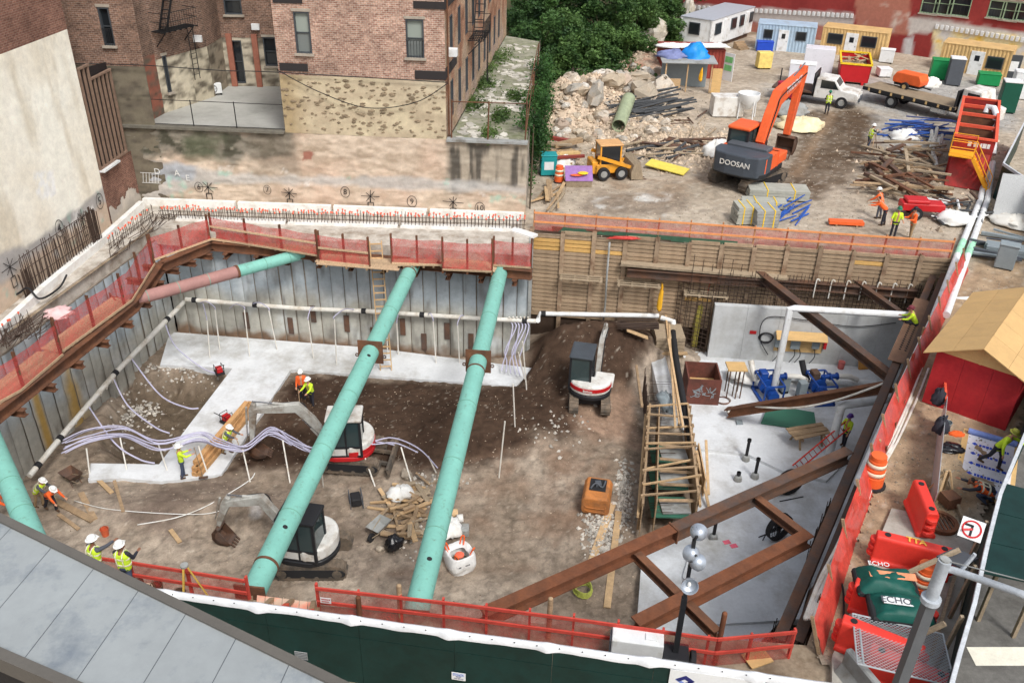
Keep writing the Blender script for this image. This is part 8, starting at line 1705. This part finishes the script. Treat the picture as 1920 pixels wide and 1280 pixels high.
for s in (-1,1): MB().box(s*.54,-.7,.95,s*.56,.5,2.1).build('side_window', m_paned, cb2); b = MB(); b.beam((s*.72,-1.0,1.5),(s*.72,1.2,.75),.1,.2); b.build('lift_arm', m_ldy, ld)
MB().box(-.5,.53,.95,.5,.56,2.05).build('windscreen', glass('pale_glass', L(150,160,164), .1), cb2); MB().box(-.5,-.76,1.2,.5,-.73,2.05).build('rear_window', MATS['pale_glass'], cb2)
MB().ext([(1.2,.05),(2.0,.0),(2.0,.06),(1.35,.15),(1.25,.5),(1.4,.9),(1.75,1.1),(1.72,1.16),(1.3,.98),(1.15,.5)],'x',-1.05,1.05).build('bucket', m_woodg, ld); b = MB(); [b.beam((-1+i*.4,2.0,.03),(-1+i*.4,2.22,.0),.1,.05) for i in range(6)]; b.build('bucket_teeth', m_dsteel, ld); [MB().ext([(1.2,.05),(2.0,0),(1.72,1.1),(1.3,.95),(1.15,.5)],'x',s*1.05-.02,s*1.05+.02).build('bucket_side', m_woodg, ld) for s in (-1,1)]
# ---- signs and plates lying about
t = thing('painted_sign', 'purple board with a yellow and orange splash propped on pallets', 'sign', GY(1084,348), .05); MB().cb((0,0,.75),1.7,.05,1.1,0,-.9).build('panel', mat('purple_paint', L(150,112,170)), t); MB().box(-.8,-.4,0,.8,.5,.4).build('pallet_base', m_woodg, t); b = MB(); b.ball((.25,-.08,.82),.34,.3,.05,10,4); b.build('yellow_splash', m_yel, t); b = MB(); b.ball((-.15,-.2,.72),.42,.16,.05,10,4); b.build('orange_splash', m_cor, t)
t = thing('road_sign', 'flat yellow road sign board lying on rubble', 'sign', GY(1250,322)+V(0,0,.25), -.55); MB().cb((0,0,0),2.7,1.0,.06,0,.12,.05).build('panel', mat('sign_yellow', L(222,204,90), .6, .12, 3, .1), t)
def drum(label, p, s=1):
 t = thing('traffic_drum', label, 'traffic drum', p); b = MB(); b.lathe([(.30*s,.06),(.29*s,.35*s),(.27*s,.36*s),(.265*s,.6*s),(.25*s,.61*s),(.24*s,.85*s),(.22*s,.86*s),(.21*s,1.0*s),(.08,1.02*s)],(0,0,0),18); b.build('body', m_cor, t, smooth=True, auto=True)
 for z, r in ((.4,.275),(.66,.252)): b = MB(); b.lathe([(r*s,z*s),(r*s-.003,(z+.13)*s)],(0,0,0),18,1.01,1.01); b.build('reflective_band', m_refl, t, smooth=True)
 MB().lathe([(.38*s,0),(.38*s,.06),(.3*s,.07)],(0,0,0),16).build('base', m_black, t); return t
drum('orange striped drum left of the purple board', GY(1048,342), 1.05); drum('orange striped drum against the right netting', GY(1634,905), 1.25); drum('orange drum squeezed behind the red barrier', G(1722,1112,.2), 1.15)
# ---- boulder heap
rg = random.Random(55); bm_ = []
for k, c in enumerate(((182,170,152),(172,158,138),(194,184,170),(164,159,150),(178,160,144),(204,199,190))):
 for j in range(2): b = MB(); b.ball((0,0,0),1,1,1,8,6); b.noisy(.2,200+k*3+j); bm_.append(b.mesh('boulder', mat('rubble_rock_%d' % k, L(*c), .9, .2, 1.6, .6, rand=.15, dirt=L(176,158,136), dirt_amt=.3)))
for i in range(300):
 x, y = rg.uniform(1035,1262), rg.uniform(135,272)
 if y < 118+abs(x-1085)*.25 or y > 285-abs(x-1110)*.22: continue
 p = GY(x,y); s = rg.choice((.12,.15,.18,.22,.3,.3,.38,.55)) if x < 1230 else rg.uniform(.2,.45); o = piece(rg.choice(bm_),'boulder',p+V(0,0,s*.35),(rg.uniform(-.5,.5),rg.uniform(-.5,.5),rg.random()*6),None,(s*rg.uniform(.8,1.4),s,s*rg.uniform(.55,.9))); tag(o,'jagged pale boulder in the demolition heap below the trees','boulder','boulders in the demolition heap')
for x, y, s, k, lab in ((1128,192,(1.2,.8,.6),10,'large white boulder in the middle of the demolition heap'),(1195,165,(1.3,.6,.6),0,'long tan boulder at the top right of the heap'),(1145,215,(1.2,.7,.6),2,'long tan boulder under the white boulder'),(1205,215,(1.2,1.0,.8),0,'biggest rounded tan boulder on the right of the heap'),(1112,232,(1.0,.6,1.0),6,'upright grey slab at the foot of the heap'),(1048,130,(1.4,.6,1.1),8,'leaning slab at the top left of the heap'),(1085,150,(1.4,.7,.7),8,'tilted beam shaped block left of the heap top'),(1240,190,(1.2,.9,.9),4,'pale boulder at the right edge of the heap')): o = piece(bm_[k],'boulder',GY(x,y)+V(0,0,s[2]*.55),(.2,.1,rg.random()*3),None,s); tag(o,lab,'boulder')
pp = []; rr = np.random.default_rng(8)
for cx, cy, sx, sy, n in ((1120,200,90,55,3200),(1250,270,120,25,1400),(1210,100,40,35,700),(1300,300,80,20,300),(1680,330,60,50,300),(1060,310,30,30,150),(1800,300,80,80,250)):
 for i in range(n): p = GY(rr.normal(cx,sx*.55),rr.normal(cy,sy*.55)); pp += [(p.x,p.y,p.z+.02)] if p.z else []
stones('rubble', 'small demolition rubble scattered round the heap and yard', pp, .06, .26, lin(200,182,160), 9)
pp = [(p.x,p.y,p.z+.01) for p in [GY(rr.uniform(1000,1910),rr.uniform(170,450)) for _ in range(5000)]+[GY(rr.uniform(1500,1900),rr.uniform(480,1230)) for _ in range(2500)] if p.z]
stones('gravel', 'fine pale gravel strewn across the yard and the right strip', pp, .02, .07, lin(172,160,142), 10)
# ---- heaps of planks, bars, tubes
def heap(n, cx, cy, sx, sy, ang, lmin, lmax, ws, mats, label, group, name, seed, zmax=.5, round_=False, aj=.35, cat=None):
 rg = random.Random(seed)
 for i in range(n):
  x, y = cx+rg.uniform(-sx,sx), cy+rg.uniform(-sy,sy); p = GY(x,y); l = rg.uniform(lmin,lmax); w_ = rg.choice(ws); b = MB()
  if round_: b.cyl((-l/2,0,0),(l/2,0,0),w_/2,7)
  else: b.cb((0,0,0),l,w_,w_*rg.uniform(.25,.8))
  o = b.build(name, rg.choice(mats), None, smooth=False); o.location = p+V(0,0,w_/2+rg.uniform(0,zmax)); o.rotation_euler = (0,rg.uniform(-.1,.1),ang+rg.gauss(0,aj)); tag(o,label,cat or name.split('_')[-1],group)
m_pipeb = mat('black_pipe', L(70,72,74), .6, .15); m_blst = mat('blue_steel', L(44,84,160), .5, .12, rand=.2); m_navy2 = mat('navy_steel', L(48,60,110), .5, .15, rand=.2)
heap(26,1225,228,30,10,.55,4,7,(.12,.16),(m_pipeb,),'black pipe in the bundle below the boulders','black pipe bundle','steel_pipe',1,.5,True,.06)
heap(22,1245,285,60,14,.35,2,4.5,(.1,.14,.2),(m_pipeb,m_woodg,m_dsteel),'dark bar strewn on the rubble behind the yellow sign','scrap bars on the rubble','scrap_bar',2,.3,True,.4)
heap(14,1055,300,26,20,.3,1,2.4,(.2,.3,.4),(m_wood,m_woodg,m_ctan,m_cred),'discarded board in the junk by the teal box','junk boards by the teal box','scrap_board',3,.6)
heap(13,1035,372,16,18,1.25,1.8,3.2,(.12,.2),(m_wood,m_wood2,m_woodg),'long loose timber beside the lagging corner','timbers at the lagging corner','timber_plank',4,.25,False,.25)
heap(75,1690,335,58,50,.2,1.2,4.0,(.15,.2,.3),(m_wood,m_woodg,m_dsteel,m_rust,m_woodg),'scrap beam in the tangled heap left of the red tank','tangled scrap heap','scrap_girder',5,.9,False,1.1)
heap(34,1715,250,50,16,.15,1.8,3.6,(.09,.12),(m_blst,m_navy2),'navy blue scaffold tube in the pile behind the scrap','navy scaffold pile','scaffold_tube',6,.6,True,.3)
heap(14,1752,292,14,26,1.15,2.6,3.0,(.26,),(mat('grey_pvc', L(190,190,182), .5),),'grey plastic pipe in the bundle beside the red tank','grey pipe bundle','plastic_pipe',7,.6,True,.05)
heap(14,1488,402,24,14,.85,1.8,2.6,(.08,.1),(m_blst,),'bright blue scaffold tube on the stack by the netting','blue tubes by the netting','scaffold_tube',8,.5,True,.12)
heap(10,1880,470,25,22,-.35,1.6,2.6,(.12,.2),(m_ebox,m_grey),'grey steel section stacked on the right strip','steel stack on the right strip','steel_section',9,.4,False,.1)
heap(26,1795,395,42,32,.7,.8,2.2,(.1,.16),(m_dsteel,m_rust,m_white,m_pipeb),'odd pipe end in the clutter before the red tank','clutter before the red tank','scrap_pipe',10,.3,True,1.0)
heap(12,1300,250,40,30,.9,1,2.5,(.08,.12),(m_dsteel,m_woodg),'bent bar on the rubble behind the big excavator','bars behind the excavator','scrap_bar',11,.3,True,.9)
def stack(label, px, l, w_, n, rows, rz, m, strap=True, name='steel_stack'):
 t = thing(name, label, 'stack', GY(*px), rz)
 for j in range(rows):
  for i in range(n): MB().box(-l/2+random.uniform(-.05,.05),-w_/2+w_*i/n+.01,.1+j*.2,l/2,-w_/2+w_*(i+1)/n-.01,.28+j*.2).build('section', m, t)
 for x in (-l*.3,l*.3): MB().box(x-.05,-w_/2,0,x+.05,w_/2,.1).build('bearer', m_wood, t)
 if strap:
  for x in (-l*.2,l*.25): MB().box(x-.03,-w_/2-.01,.1,x+.03,w_/2+.01,.1+rows*.2+.01).build('strap', m_yel, t)
 return t
m_dust = mat('dusty_steel', L(168,168,158), .8, .15, 2, .2)
stack('dusty stack of steel forms with yellow straps behind the excavator', (1455,372), 3.6,1.4,4,3,-.05,m_dust); stack('lower stack of dusty steel decking in front of the strapped one', (1430,390), 2.6,1.0,3,2,-.05,m_dust); stack('grey block pallet nearest the netting', (1392,418), 1.1,1.2,2,5,.1,m_dust); stack('wrapped grey pallet beside the blue tubes', (1430,424), 1.3,1.3,2,5,.1,m_conc,True); stack('orange painted beams on bearers by the netting', (1585,424), 1.9,.5,2,1,-.08,m_cor,False); stack('bundle of grey scaffold frames behind the plywood roof', (1895,480), 2.6,1.0,4,2,-.35,m_ebox,False)
mx = thing('concrete_mixer', 'red towable mixer beside the orange shirted workers', 'mixer', GY(1722,408), -.1); MB().box(-1.2,-.45,.45,1.2,.45,.9).build('body', m_red, mx, bev=.05); MB().box(-1.0,-.46,.9,.3,.46,1.1).build('hood', m_red, mx, bev=.05)
for s in (-1,1): b = MB(); b.ring((-.4,s*.5,.36),(-.4,s*.72,.36),.36,.18,16); o = b.build('wheel', m_black, mx); MB().cyl((-.4,s*.52,.36),(-.4,s*.7,.36),.19,10).build('rim', m_conc, mx)
b = MB(); b.tube([(1.2,0,.5),(2.1,0,.4)],.05,6); b.build('drawbar', m_red, mx)
boxy('white_compressor','white towed compressor with dark base behind the excavator','compressor',(1360,218),(2.4,1.3,1.6),.05,m_mw); b = MB(); hp_ = GY(1398,222); b.lathe([(.3,.7),(.85,1.5),(.85,1.9),(.8,1.9),(.25,.75)],hp_,16); tag(b.build('concrete_hopper', m_white, None, smooth=True, auto=True), 'white conical concrete hopper beside the white compressor', 'hopper')
b = MB()
for a in range(4): an = a*1.57+.4; b.cyl(hp_+V(math.cos(an)*.8,math.sin(an)*.8,0),hp_+V(math.cos(an)*.75,math.sin(an)*.75,1.5),.05,5)
tag(b.build('hopper_stand', m_white), 'four legged white stand carrying the hopper', 'stand')
b = MB(); q0, q1 = GY(1158,258)+V(0,0,.5), GY(1175,228)+V(0,0,.5); b.ring(q0,q1,.5,.45,20); tag(b.build('large_pipe', mat('olive_pipe', L(150,160,130), .6), None, smooth=True, auto=True), 'short wide olive green pipe at the foot of the boulders', 'pipe')
for px, sx, sz, m, lab in (((1058,312),.7,.5,m_foam,'white sack beside the teal box'),((1340,295),.8,.8,m_foam,'white sack behind the excavator counterweight'),((1500,240),1.6,.6,mat('cream_sheet', L(232,216,176)),'cream sheeting heaped behind the excavator arm'),((1475,215),1.4,.7,m_conc,'small grey gravel pile by the pickup'),((1695,262),1.0,.5,m_foam,'pale sheeting on the navy scaffold pile'),((1785,420),.9,.5,m_foam,'white sacks among the clutter by the pipes'),((1900,420),1.2,.4,m_pvc,'pale hose heap at the right edge')): crumple('sheeting_heap', lab, 'heap', GY(*px)+V(0,0,sz*.3), sx,sx*.8,sz, m, px[0])
ms = thing('mesh_roll', 'pale chain link fabric draped over boards at the right edge', 'mesh', GY(1885,410), -.3); MB().cb((0,0,1.3),1.6,.1,2.6,0,-.25).build('fabric', mat('galvanised_mesh', L(190,192,192), .5, .25, 30, .3), ms); MB().cb((1.2,.1,1.1),1.4,.08,2.2,0,-.2).build('board', m_rust, ms)

# ================================================================== shed and right strip
sa, sb_ = G(1728,752,.1), G(1876,806,.1); d, a = basis(sa,sb_); sw = (sb_-sa).length*1.05; shd = thing('site_shed', 'red plywood shed with new plywood gable roof', 'shed', sa, a); SD, SH = 6.0, 2.35; m_shr = mat('red_plywood', L(176,44,48), .7, .16, 1, .15, dirt=L(160,36,44), dirt_amt=.4, grain=(1,1,.4))
n = 3
for i in range(n): MB().box(sw*i/n+.004,0,0,sw*(i+1)/n-.004,.05,SH).build('wall_sheet', m_shr, shd)
MB().box(0,.05,0,.05,SD,SH).build('side_wall', m_shr, shd); MB().box(sw-.05,.05,0,sw,SD,SH).build('side_wall', m_shr, shd); MB().box(0,SD,0,sw,SD+.05,SH).build('back_wall', m_shr, shd)
rgd = SH+.75; MB().ext([(0,SH),(sw,SH),(sw/2,rgd)],'y',.0,.04).build('gable', m_ply, shd); MB().ext([(0,SH),(sw,SH),(sw/2,rgd)],'y',SD,SD+.04).build('gable', m_ply, shd); MB().box(sw/2-.04,-.03,SH,sw/2+.04,.0,rgd).build('gable_batten', m_ply, shd)
for s in (0,1):
 for i in range(5):
  y0, y1 = -.35+i*(SD+.7)/5+.004, -.35+(i+1)*(SD+.7)/5-.004; x0, z0, x1, z1 = (-.4,SH-.12,sw/2,rgd+.05) if s == 0 else (sw+.4,SH-.12,sw/2,rgd+.05)
  for j in range(2): f0, f1 = j/2+.002, (j+1)/2-.002; xa, za, xb, zb_ = x0+(x1-x0)*f0, z0+(z1-z0)*f0, x0+(x1-x0)*f1, z0+(z1-z0)*f1; MB().add([(xa,y0,za),(xb,y0,zb_),(xb,y1,zb_),(xa,y1,za),(xa,y0,za+.04),(xb,y0,zb_+.04),(xb,y1,zb_+.04),(xa,y1,za+.04)],[(0,1,2,3),(4,7,6,5),(0,4,5,1),(1,5,6,2),(2,6,7,3),(3,7,4,0)]).build('roof_sheet', mat('roof_plywood', L(200,164,112), .75, .08, 2, .12, rand=.05), shd)
def jersey(label, px, rz, l, tx=None):
 t = thing('water_barrier', label, 'barrier', G(*px,.21) if not isinstance(px, Vector) else px, rz); m = mat('barrier_red', L(226,62,50), .5, .1, 2, .05, spec=.4); MB().ext([(-.3,0),(.3,0),(.3,.12),(.22,.2),(.2,.95),(.14,1.02),(-.14,1.02),(-.2,.95),(-.22,.2),(-.3,.12)],'y',-l/2,l/2).build('body', m, t, bev=.04, seg=2)
 for s in (-1,1):
  for z in (.25,.5,.75): MB().cyl((0,s*(l/2-.02),z-.07),(0,s*(l/2-.02),z+.07),.17,12).build('hinge_knuckle', m, t, bev=.02)
  MB().cyl((0,s*l*.36,1.015),(0,s*l*.36,1.04),.09,12).build('filler_cap', m_black, t)
 for k in (-.25,.25): MB().box(.2,k*l-.16,.4,.225,k*l+.16,.55).build('fork_recess', mat('barrier_dark', L(150,34,30)), t)
 if tx: o = text(tx, .3, mat('yellow_spray', L(238,180,80)), t, (0,0,1.045), (0,0,-math.pi/2), bold=.01)
 return t
jersey('red water barrier standing end on beside the steel sheet', (1722,975), -.12, 1.7); jersey('red water barrier with yellow spray letters across the pavement', (1702,1062), 1.22, 2.2, 'TTA'); jersey('red water barrier under the front edge of the chain link panel', (1640,1235), 1.05, 2.1); jersey('red water barrier under the green tarpaulin bags', (1662,1160), 1.1, 2.1); jersey('red water barrier at the very bottom under the grey post', (1690,1290), 1.05, 2.0)
def softbag(label, px, sx, sy, sz, rz, m, letters, tm, band=None, seed=1):
 t = thing('tarpaulin_bag', label, 'bag', G(*px,1.2), rz); u, v = np.meshgrid(np.linspace(0,1,24), np.linspace(0,1,16), indexing='ij'); e = np.minimum(np.minimum(u,1-u),np.minimum(v,1-v)); z = sz*np.clip(e*4,0,1)**.5*(.5+1.0*fbm(u*3,v*3,1.4,seed))-.35*np.clip((np.abs(u-.5)-.32)*5,0,1)*fbm(v*2,u,2,seed); sheet('cover', np.stack([(u-.5)*sx,(v-.5)*sy,z],-1), np.ones(u.shape+(3,)), m, None, t); MB().box(-sx/2,-sy/2,-.2,sx/2,sy/2,.02).build('underside', m_black, t, bev=.05)
 if band: MB().cb((.1,0,sz*1.04),sx*.75,sy*.26,.012,0,.05).build('band', band, t)
 text(letters[0], letters[1], tm, t, (-.2,letters[2],sz*1.1), (.05,0,0), ext=.004); return t
m_eg = mat('echo_green', L(18,82,72), .5, .1, 3, .3)
softbag('green tarpaulin bag with an orange band on the barriers', (1662,1092), 1.7,1.0,.3, -.12, m_eg, ('ECHO',.22,.38), m_white, mat('salmon_band', L(226,150,110)), 3); softbag('green tarpaulin bag with a white ECHO label below the banded one', (1690,1142), 1.7,.95,.28, -.15, m_eg, ('ECHO',.3,.0), m_gsh, m_white, 5)
cl = thing('chain_link_panel', 'galvanised chain link fence panel lying on the red barriers', 'fence panel', G(1690,1215,1.25), -.28); w_, h_ = 2.3, 2.0; m_gal = mat('galvanised', L(190,194,196), .4, .1, 4, 0, metal=.5)
b = MB(); n = 22
for i in range(-n,n+1):
 for s in (-1,1):
  x0 = i*.11
  pts = []; 
  for f in np.linspace(-h_/2,h_/2,2): pts.append((x0*1.0+s*f,f))
  (xa, ya), (xb, yb) = pts
  def clip(xa,ya,xb,yb):
   t0, t1 = 0, 1; dx = xb-xa
   for lim, sg in ((-w_/2,1),(w_/2,-1)):
    a_, b_ = sg*(xa-lim), sg*(xb-lim)
    if a_ < 0 and b_ < 0: return None
    if a_ < 0: t0 = max(t0,a_/(a_-b_))
    if b_ < 0: t1 = min(t1,a_/(a_-b_))
   return (xa+dx*t0,ya+(yb-ya)*t0,xa+dx*t1,ya+(yb-ya)*t1) if t0 < t1 else None
  c = clip(xa,ya,xb,yb)
  if c: b.cyl((c[0],c[1],.005*s),(c[2],c[3],.005*s),.009,4,cap=False)
b.build('mesh', m_gal, cl)
for p, q in (((-w_/2,-h_/2),(w_/2,-h_/2)),((w_/2,-h_/2),(w_/2,h_/2)),((w_/2,h_/2),(-w_/2,h_/2)),((-w_/2,h_/2),(-w_/2,-h_/2)),((-w_/2+.15,-h_/2),(-w_/2+.15,h_/2))): b = MB(); b.cyl((*p,0),(*q,0),.025,8); b.build('frame_tube', m_gal, cl)
cl.rotation_euler = (R(-8),0,-.28)
# steel sheet screen, jackets, membrane
b = MB(); pA, pB = G(1758,800,0), G(1737,985,0); scn = thing('sheet_screen', 'thin galvanised sheet screen on a red rail between strip and shed yard', 'screen', pA); b.beam(pA+V(0,0,.7),pB+V(0,0,.7),.02,1.4); b.build('sheet', m_gal, scn, world=True); b = MB(); b.beam(G(1754,700,0)+V(0,0,1.2),pA+V(0,0,1.2),.08,.1); b.build('rail', m_ored, scn, world=True)
for px, m, lab in (((1757,752),m_dark,'black jacket and cap hung on the screen rail by the shed'),((1763,805),m_dark,'black jacket and white bag hung at the screen head')): crumple('jacket', lab, 'jacket', G(px[0],px[1],1.0), .22,.22,.5, m, px[1])
crumple('rubbish_bag', 'flat black rubbish bag on the dirt by the membrane', 'bag', G(1782,840,.15), .4,.3,.15, MATS['black_plastic'], 7); crumple('vest_heap', 'orange and dark vest dropped on the dirt', 'vest', G(1795,815,.1), .3,.15,.12, m_orc, 6); bucket('grey bucket beside the hung jackets', G(1772,805,.1), m_ebox)
mb = thing('membrane_sheet', 'white membrane with blue print laid on plywood', 'membrane', G(1850,872,.1), yaw(G(1842,918,.1),G(1856,832,.1))); MB().box(-.95,-2.1,0,.95,2.0,.03).build('plywood', m_ply, mb); MB().box(-.75,-1.9,.03,.8,1.7,.036).build('sheet', m_wrap, mb); MB().cyl((-.8,1.75,.13),(.85,1.75,.13),.11,12).build('roll', m_lblue, mb)
for k in range(5): print_bars(mb, m_bin, -.35, .6, -1.5+k*.65, .038, .17, k); MB().ext([(-.6,-1.5+k*.65),(-.5,-1.38+k*.65),(-.4,-1.5+k*.65),(-.5,-1.58+k*.65)],'z',.037,.042).build('logo', m_bin, mb)
mh = thing('manhole_ring', 'rusty round manhole frame with grate on the pavement', 'manhole', G(1762,982,.22)); MB().ring((0,0,0),(0,0,.14),.55,.42,24).build('ring', m_rust, mh)
for i in range(7): MB().box(-.42+i*.13,-.42+abs(i-3)*.06,.06,-.36+i*.13,.42-abs(i-3)*.06,.1).build('grate_bar', m_rust, mh)
MB().cb(G(1778,945,.2)+V(0,0,.2),.5,.5,.35,.3).noisy(.04).build('valve_block', m_rust).__setitem__('label','rusty iron valve block beside the manhole ring'); bpy.data.objects['valve_block']['category'] = 'valve'
tr = thing('timber_trestle', 'narrow yellow timber trestle behind the red barrier', 'trestle', G(1762,930,.1), .2)
for x in (-.2,.2): b = MB(); b.beam((x*1.6,-.3,0),(x*.3,0,1.1),.07,.05); b.build('leg', m_wood2, tr); b = MB(); b.beam((x*1.6,.3,0),(x*.3,0,1.1),.07,.05); b.build('leg', m_wood2, tr)
for (p, q, lab) in (((1772,880),(1812,990),'long timber lying past the manhole ring'),((1745,1230),(1790,1080),'timber prop leaning on the hoarding above the panel')): b = MB(); b.beam(G(*p,.3),G(*q,.35),.1,.08); tag(b.build('timber_plank', m_woodg), lab, 'plank')
for k, (p, q) in enumerate((((1640,1230,.3),(1772,1168,2.0)),((1660,1092,.9),(1800,1030,2.2)))): b = MB(); b.beam(G(*p),G(*q),.09,.12); tag(b.build('hoarding_prop', m_woodg), ('lower','upper')[k]+' grey timber prop bracing the right hoarding', 'prop')
# right hoarding
hr_ = thing('hoarding', 'right hand hoarding with white cover along the side street', 'hoarding', (NF0.x,NF0.y,0)); seq = [G(1772,1330,2.4),G(1800,1225,2.4),G(1828,1130,2.4),G(1852,1020,2.4),G(1876,926,2.4),G(1922,815,2.4),V(25.2,34.5,2.4),V(29.6,45.5,2.4),G(1882,306,2.4),G(1925,222,2.4)]
for p, q in zip(seq[:-1],seq[1:]):
 n = max(1,int((q-p).length/2.44))
 for i in range(n): a_, c_ = p.lerp(q,i/n), p.lerp(q,(i+1)/n-.002); b = MB(); b.beam(a_-V(0,0,1.22),c_-V(0,0,1.22),.04,2.36); b.build('panel', m_hgn, hr_, world=True)
 b = MB(); d_ = (q-p).normalized(); sd2 = V(-d_.y,d_.x,0); b.beam(p,q,.10,.05); b.beam(p+sd2*.05-V(0,0,.06),q+sd2*.05-V(0,0,.06),.012,.16); b.build('top_cover', mat('grey_plastic_cover', L(196,200,204), .5, .2, 3, .3), hr_, world=True)
for i, f in enumerate((.2,.5,.8)): p = seq[1].lerp(seq[4],f); b = MB(); b.beam(V(p.x-.25,p.y+.15,0),V(p.x-.12,p.y+.08,2.3),.09,.09); b.build('post', m_woodg, hr_, world=True)
# street lamp post, signs
pt = G(1772,1050,7.0); lp_ = thing('lamp_post', 'dark grey street post with a pale arm reaching right', 'lamp post', (pt.x,pt.y,0)); MB().beam((0,0,0),(0,0,5.9),.22,.22,(0,1,0)).build('post', mat('post_grey', L(98,100,102), .5, .1), lp_); MB().cyl((0,0,5.85),(0,0,7.0),.13,16).build('tube', mat('pale_grey_paint', L(176,182,188), .5), lp_, smooth=True, auto=True); MB().ring((0,0,5.85),(0,0,5.97),.2,.1,18).build('collar', MATS['pale_grey_paint'], lp_); MB().cyl((0,0,7.0),(0,0,7.04),.1,12).build('cap', m_conc, lp_)
b = MB(); am = G(1930,1118,7.1)-V(pt.x,pt.y,0); b.tube([(0,0,6.75),(.25,.02,6.72),tuple(am)],.075,10,5); b.build('arm', MATS['pale_grey_paint'], lp_, smooth=True); b = MB(); b.tube([(.4,0,6.75),tuple(G(1828,1038,7.2)-V(pt.x,pt.y,0))],.04,8); b.build('brace', MATS['pale_grey_paint'], lp_); b = MB(); b.tube([(0,0,7.0),tuple(am+V(0,0,.35))],.012,5); b.build('stay_wire', m_conc, lp_)
sg = thing('traffic_sign', 'white no turn sign with red ring behind the hoarding cover', 'sign', G(1822,992,2.6), -.55); MB().cb((0,0,0),.6,.02,.6,0,-.9).build('plate', m_white, sg); o = MB().ring((0,0,0),(0,0,.006),.26,.21,26).build('red_ring', m_red, sg); o.location = (0,-.01,.012); o.rotation_euler = (R(38),0,0); o = MB().box(-.03,-.2,0,.03,.1,.006).box(-.2,.06,0,.03,.13,.006).build('arrow', m_black, sg); o.location = (0,-.01,.012); o.rotation_euler = (R(38),0,0)
o = MB().box(-.26,-.03,0,.26,.03,.008).build('red_bar', m_red, sg); o.location = (0,-.012,.014); o.rotation_euler = (R(38),0,.6)
b = MB(); b.cb(G(1795,1045,2.0),.75,.75,.05,.5,-.3); tag(b.build('metal_cover', m_grey), 'dark grey square metal cover beside the no turn sign', 'cover')
jb = thing('concrete_barrier', 'pale concrete street barrier end at the bottom edge', 'barrier', G(1622,1318,0), .35); MB().ext([(-.35,0),(.35,0),(.3,.2),(.12,.5),(.1,1.0),(-.1,1.0),(-.12,.5),(-.3,.2)],'y',-1,1).build('body', m_conc, jb, bev=.04)
b = MB(); b.add([tuple(G(x,y,.012)) for x,y in ((1812,1212),(1925,1212),(1925,1247),(1830,1247))],[(0,1,2,3)]); o = b.build('crosswalk_marking', mat('road_paint', L(226,222,206), .8, .12, 3, .1)); o['kind'] = 'structure'
gd_ = thing('green_canopy', 'dark green plywood canopy over the side street pavement', 'canopy', G(1890,990,0)); z = 2.35
for k in range(3): y0, y1 = 905+k*56, 905+(k+1)*56-1; q = [G(1884-k*13,y0,z),G(1990,y0+30,z),G(1990,y1+30,z),G(1884-(k+1)*13,y1,z)]; MB().add([tuple(p) for p in q]+[tuple(p-V(0,0,.06)) for p in q],[(0,3,2,1),(4,5,6,7),(0,1,5,4),(1,2,6,5),(2,3,7,6),(3,0,4,7)]).build('deck_panel', m_hgn, gd_, world=True)
for x, y in ((1900,930),(1880,1050),(1960,960),(1950,1080)): p = G(x,y,z); MB().beam(V(p.x,p.y,0),V(p.x,p.y,z-.07),.1,.1,(0,1,0)).build('leg', m_woodg, gd_, world=True)
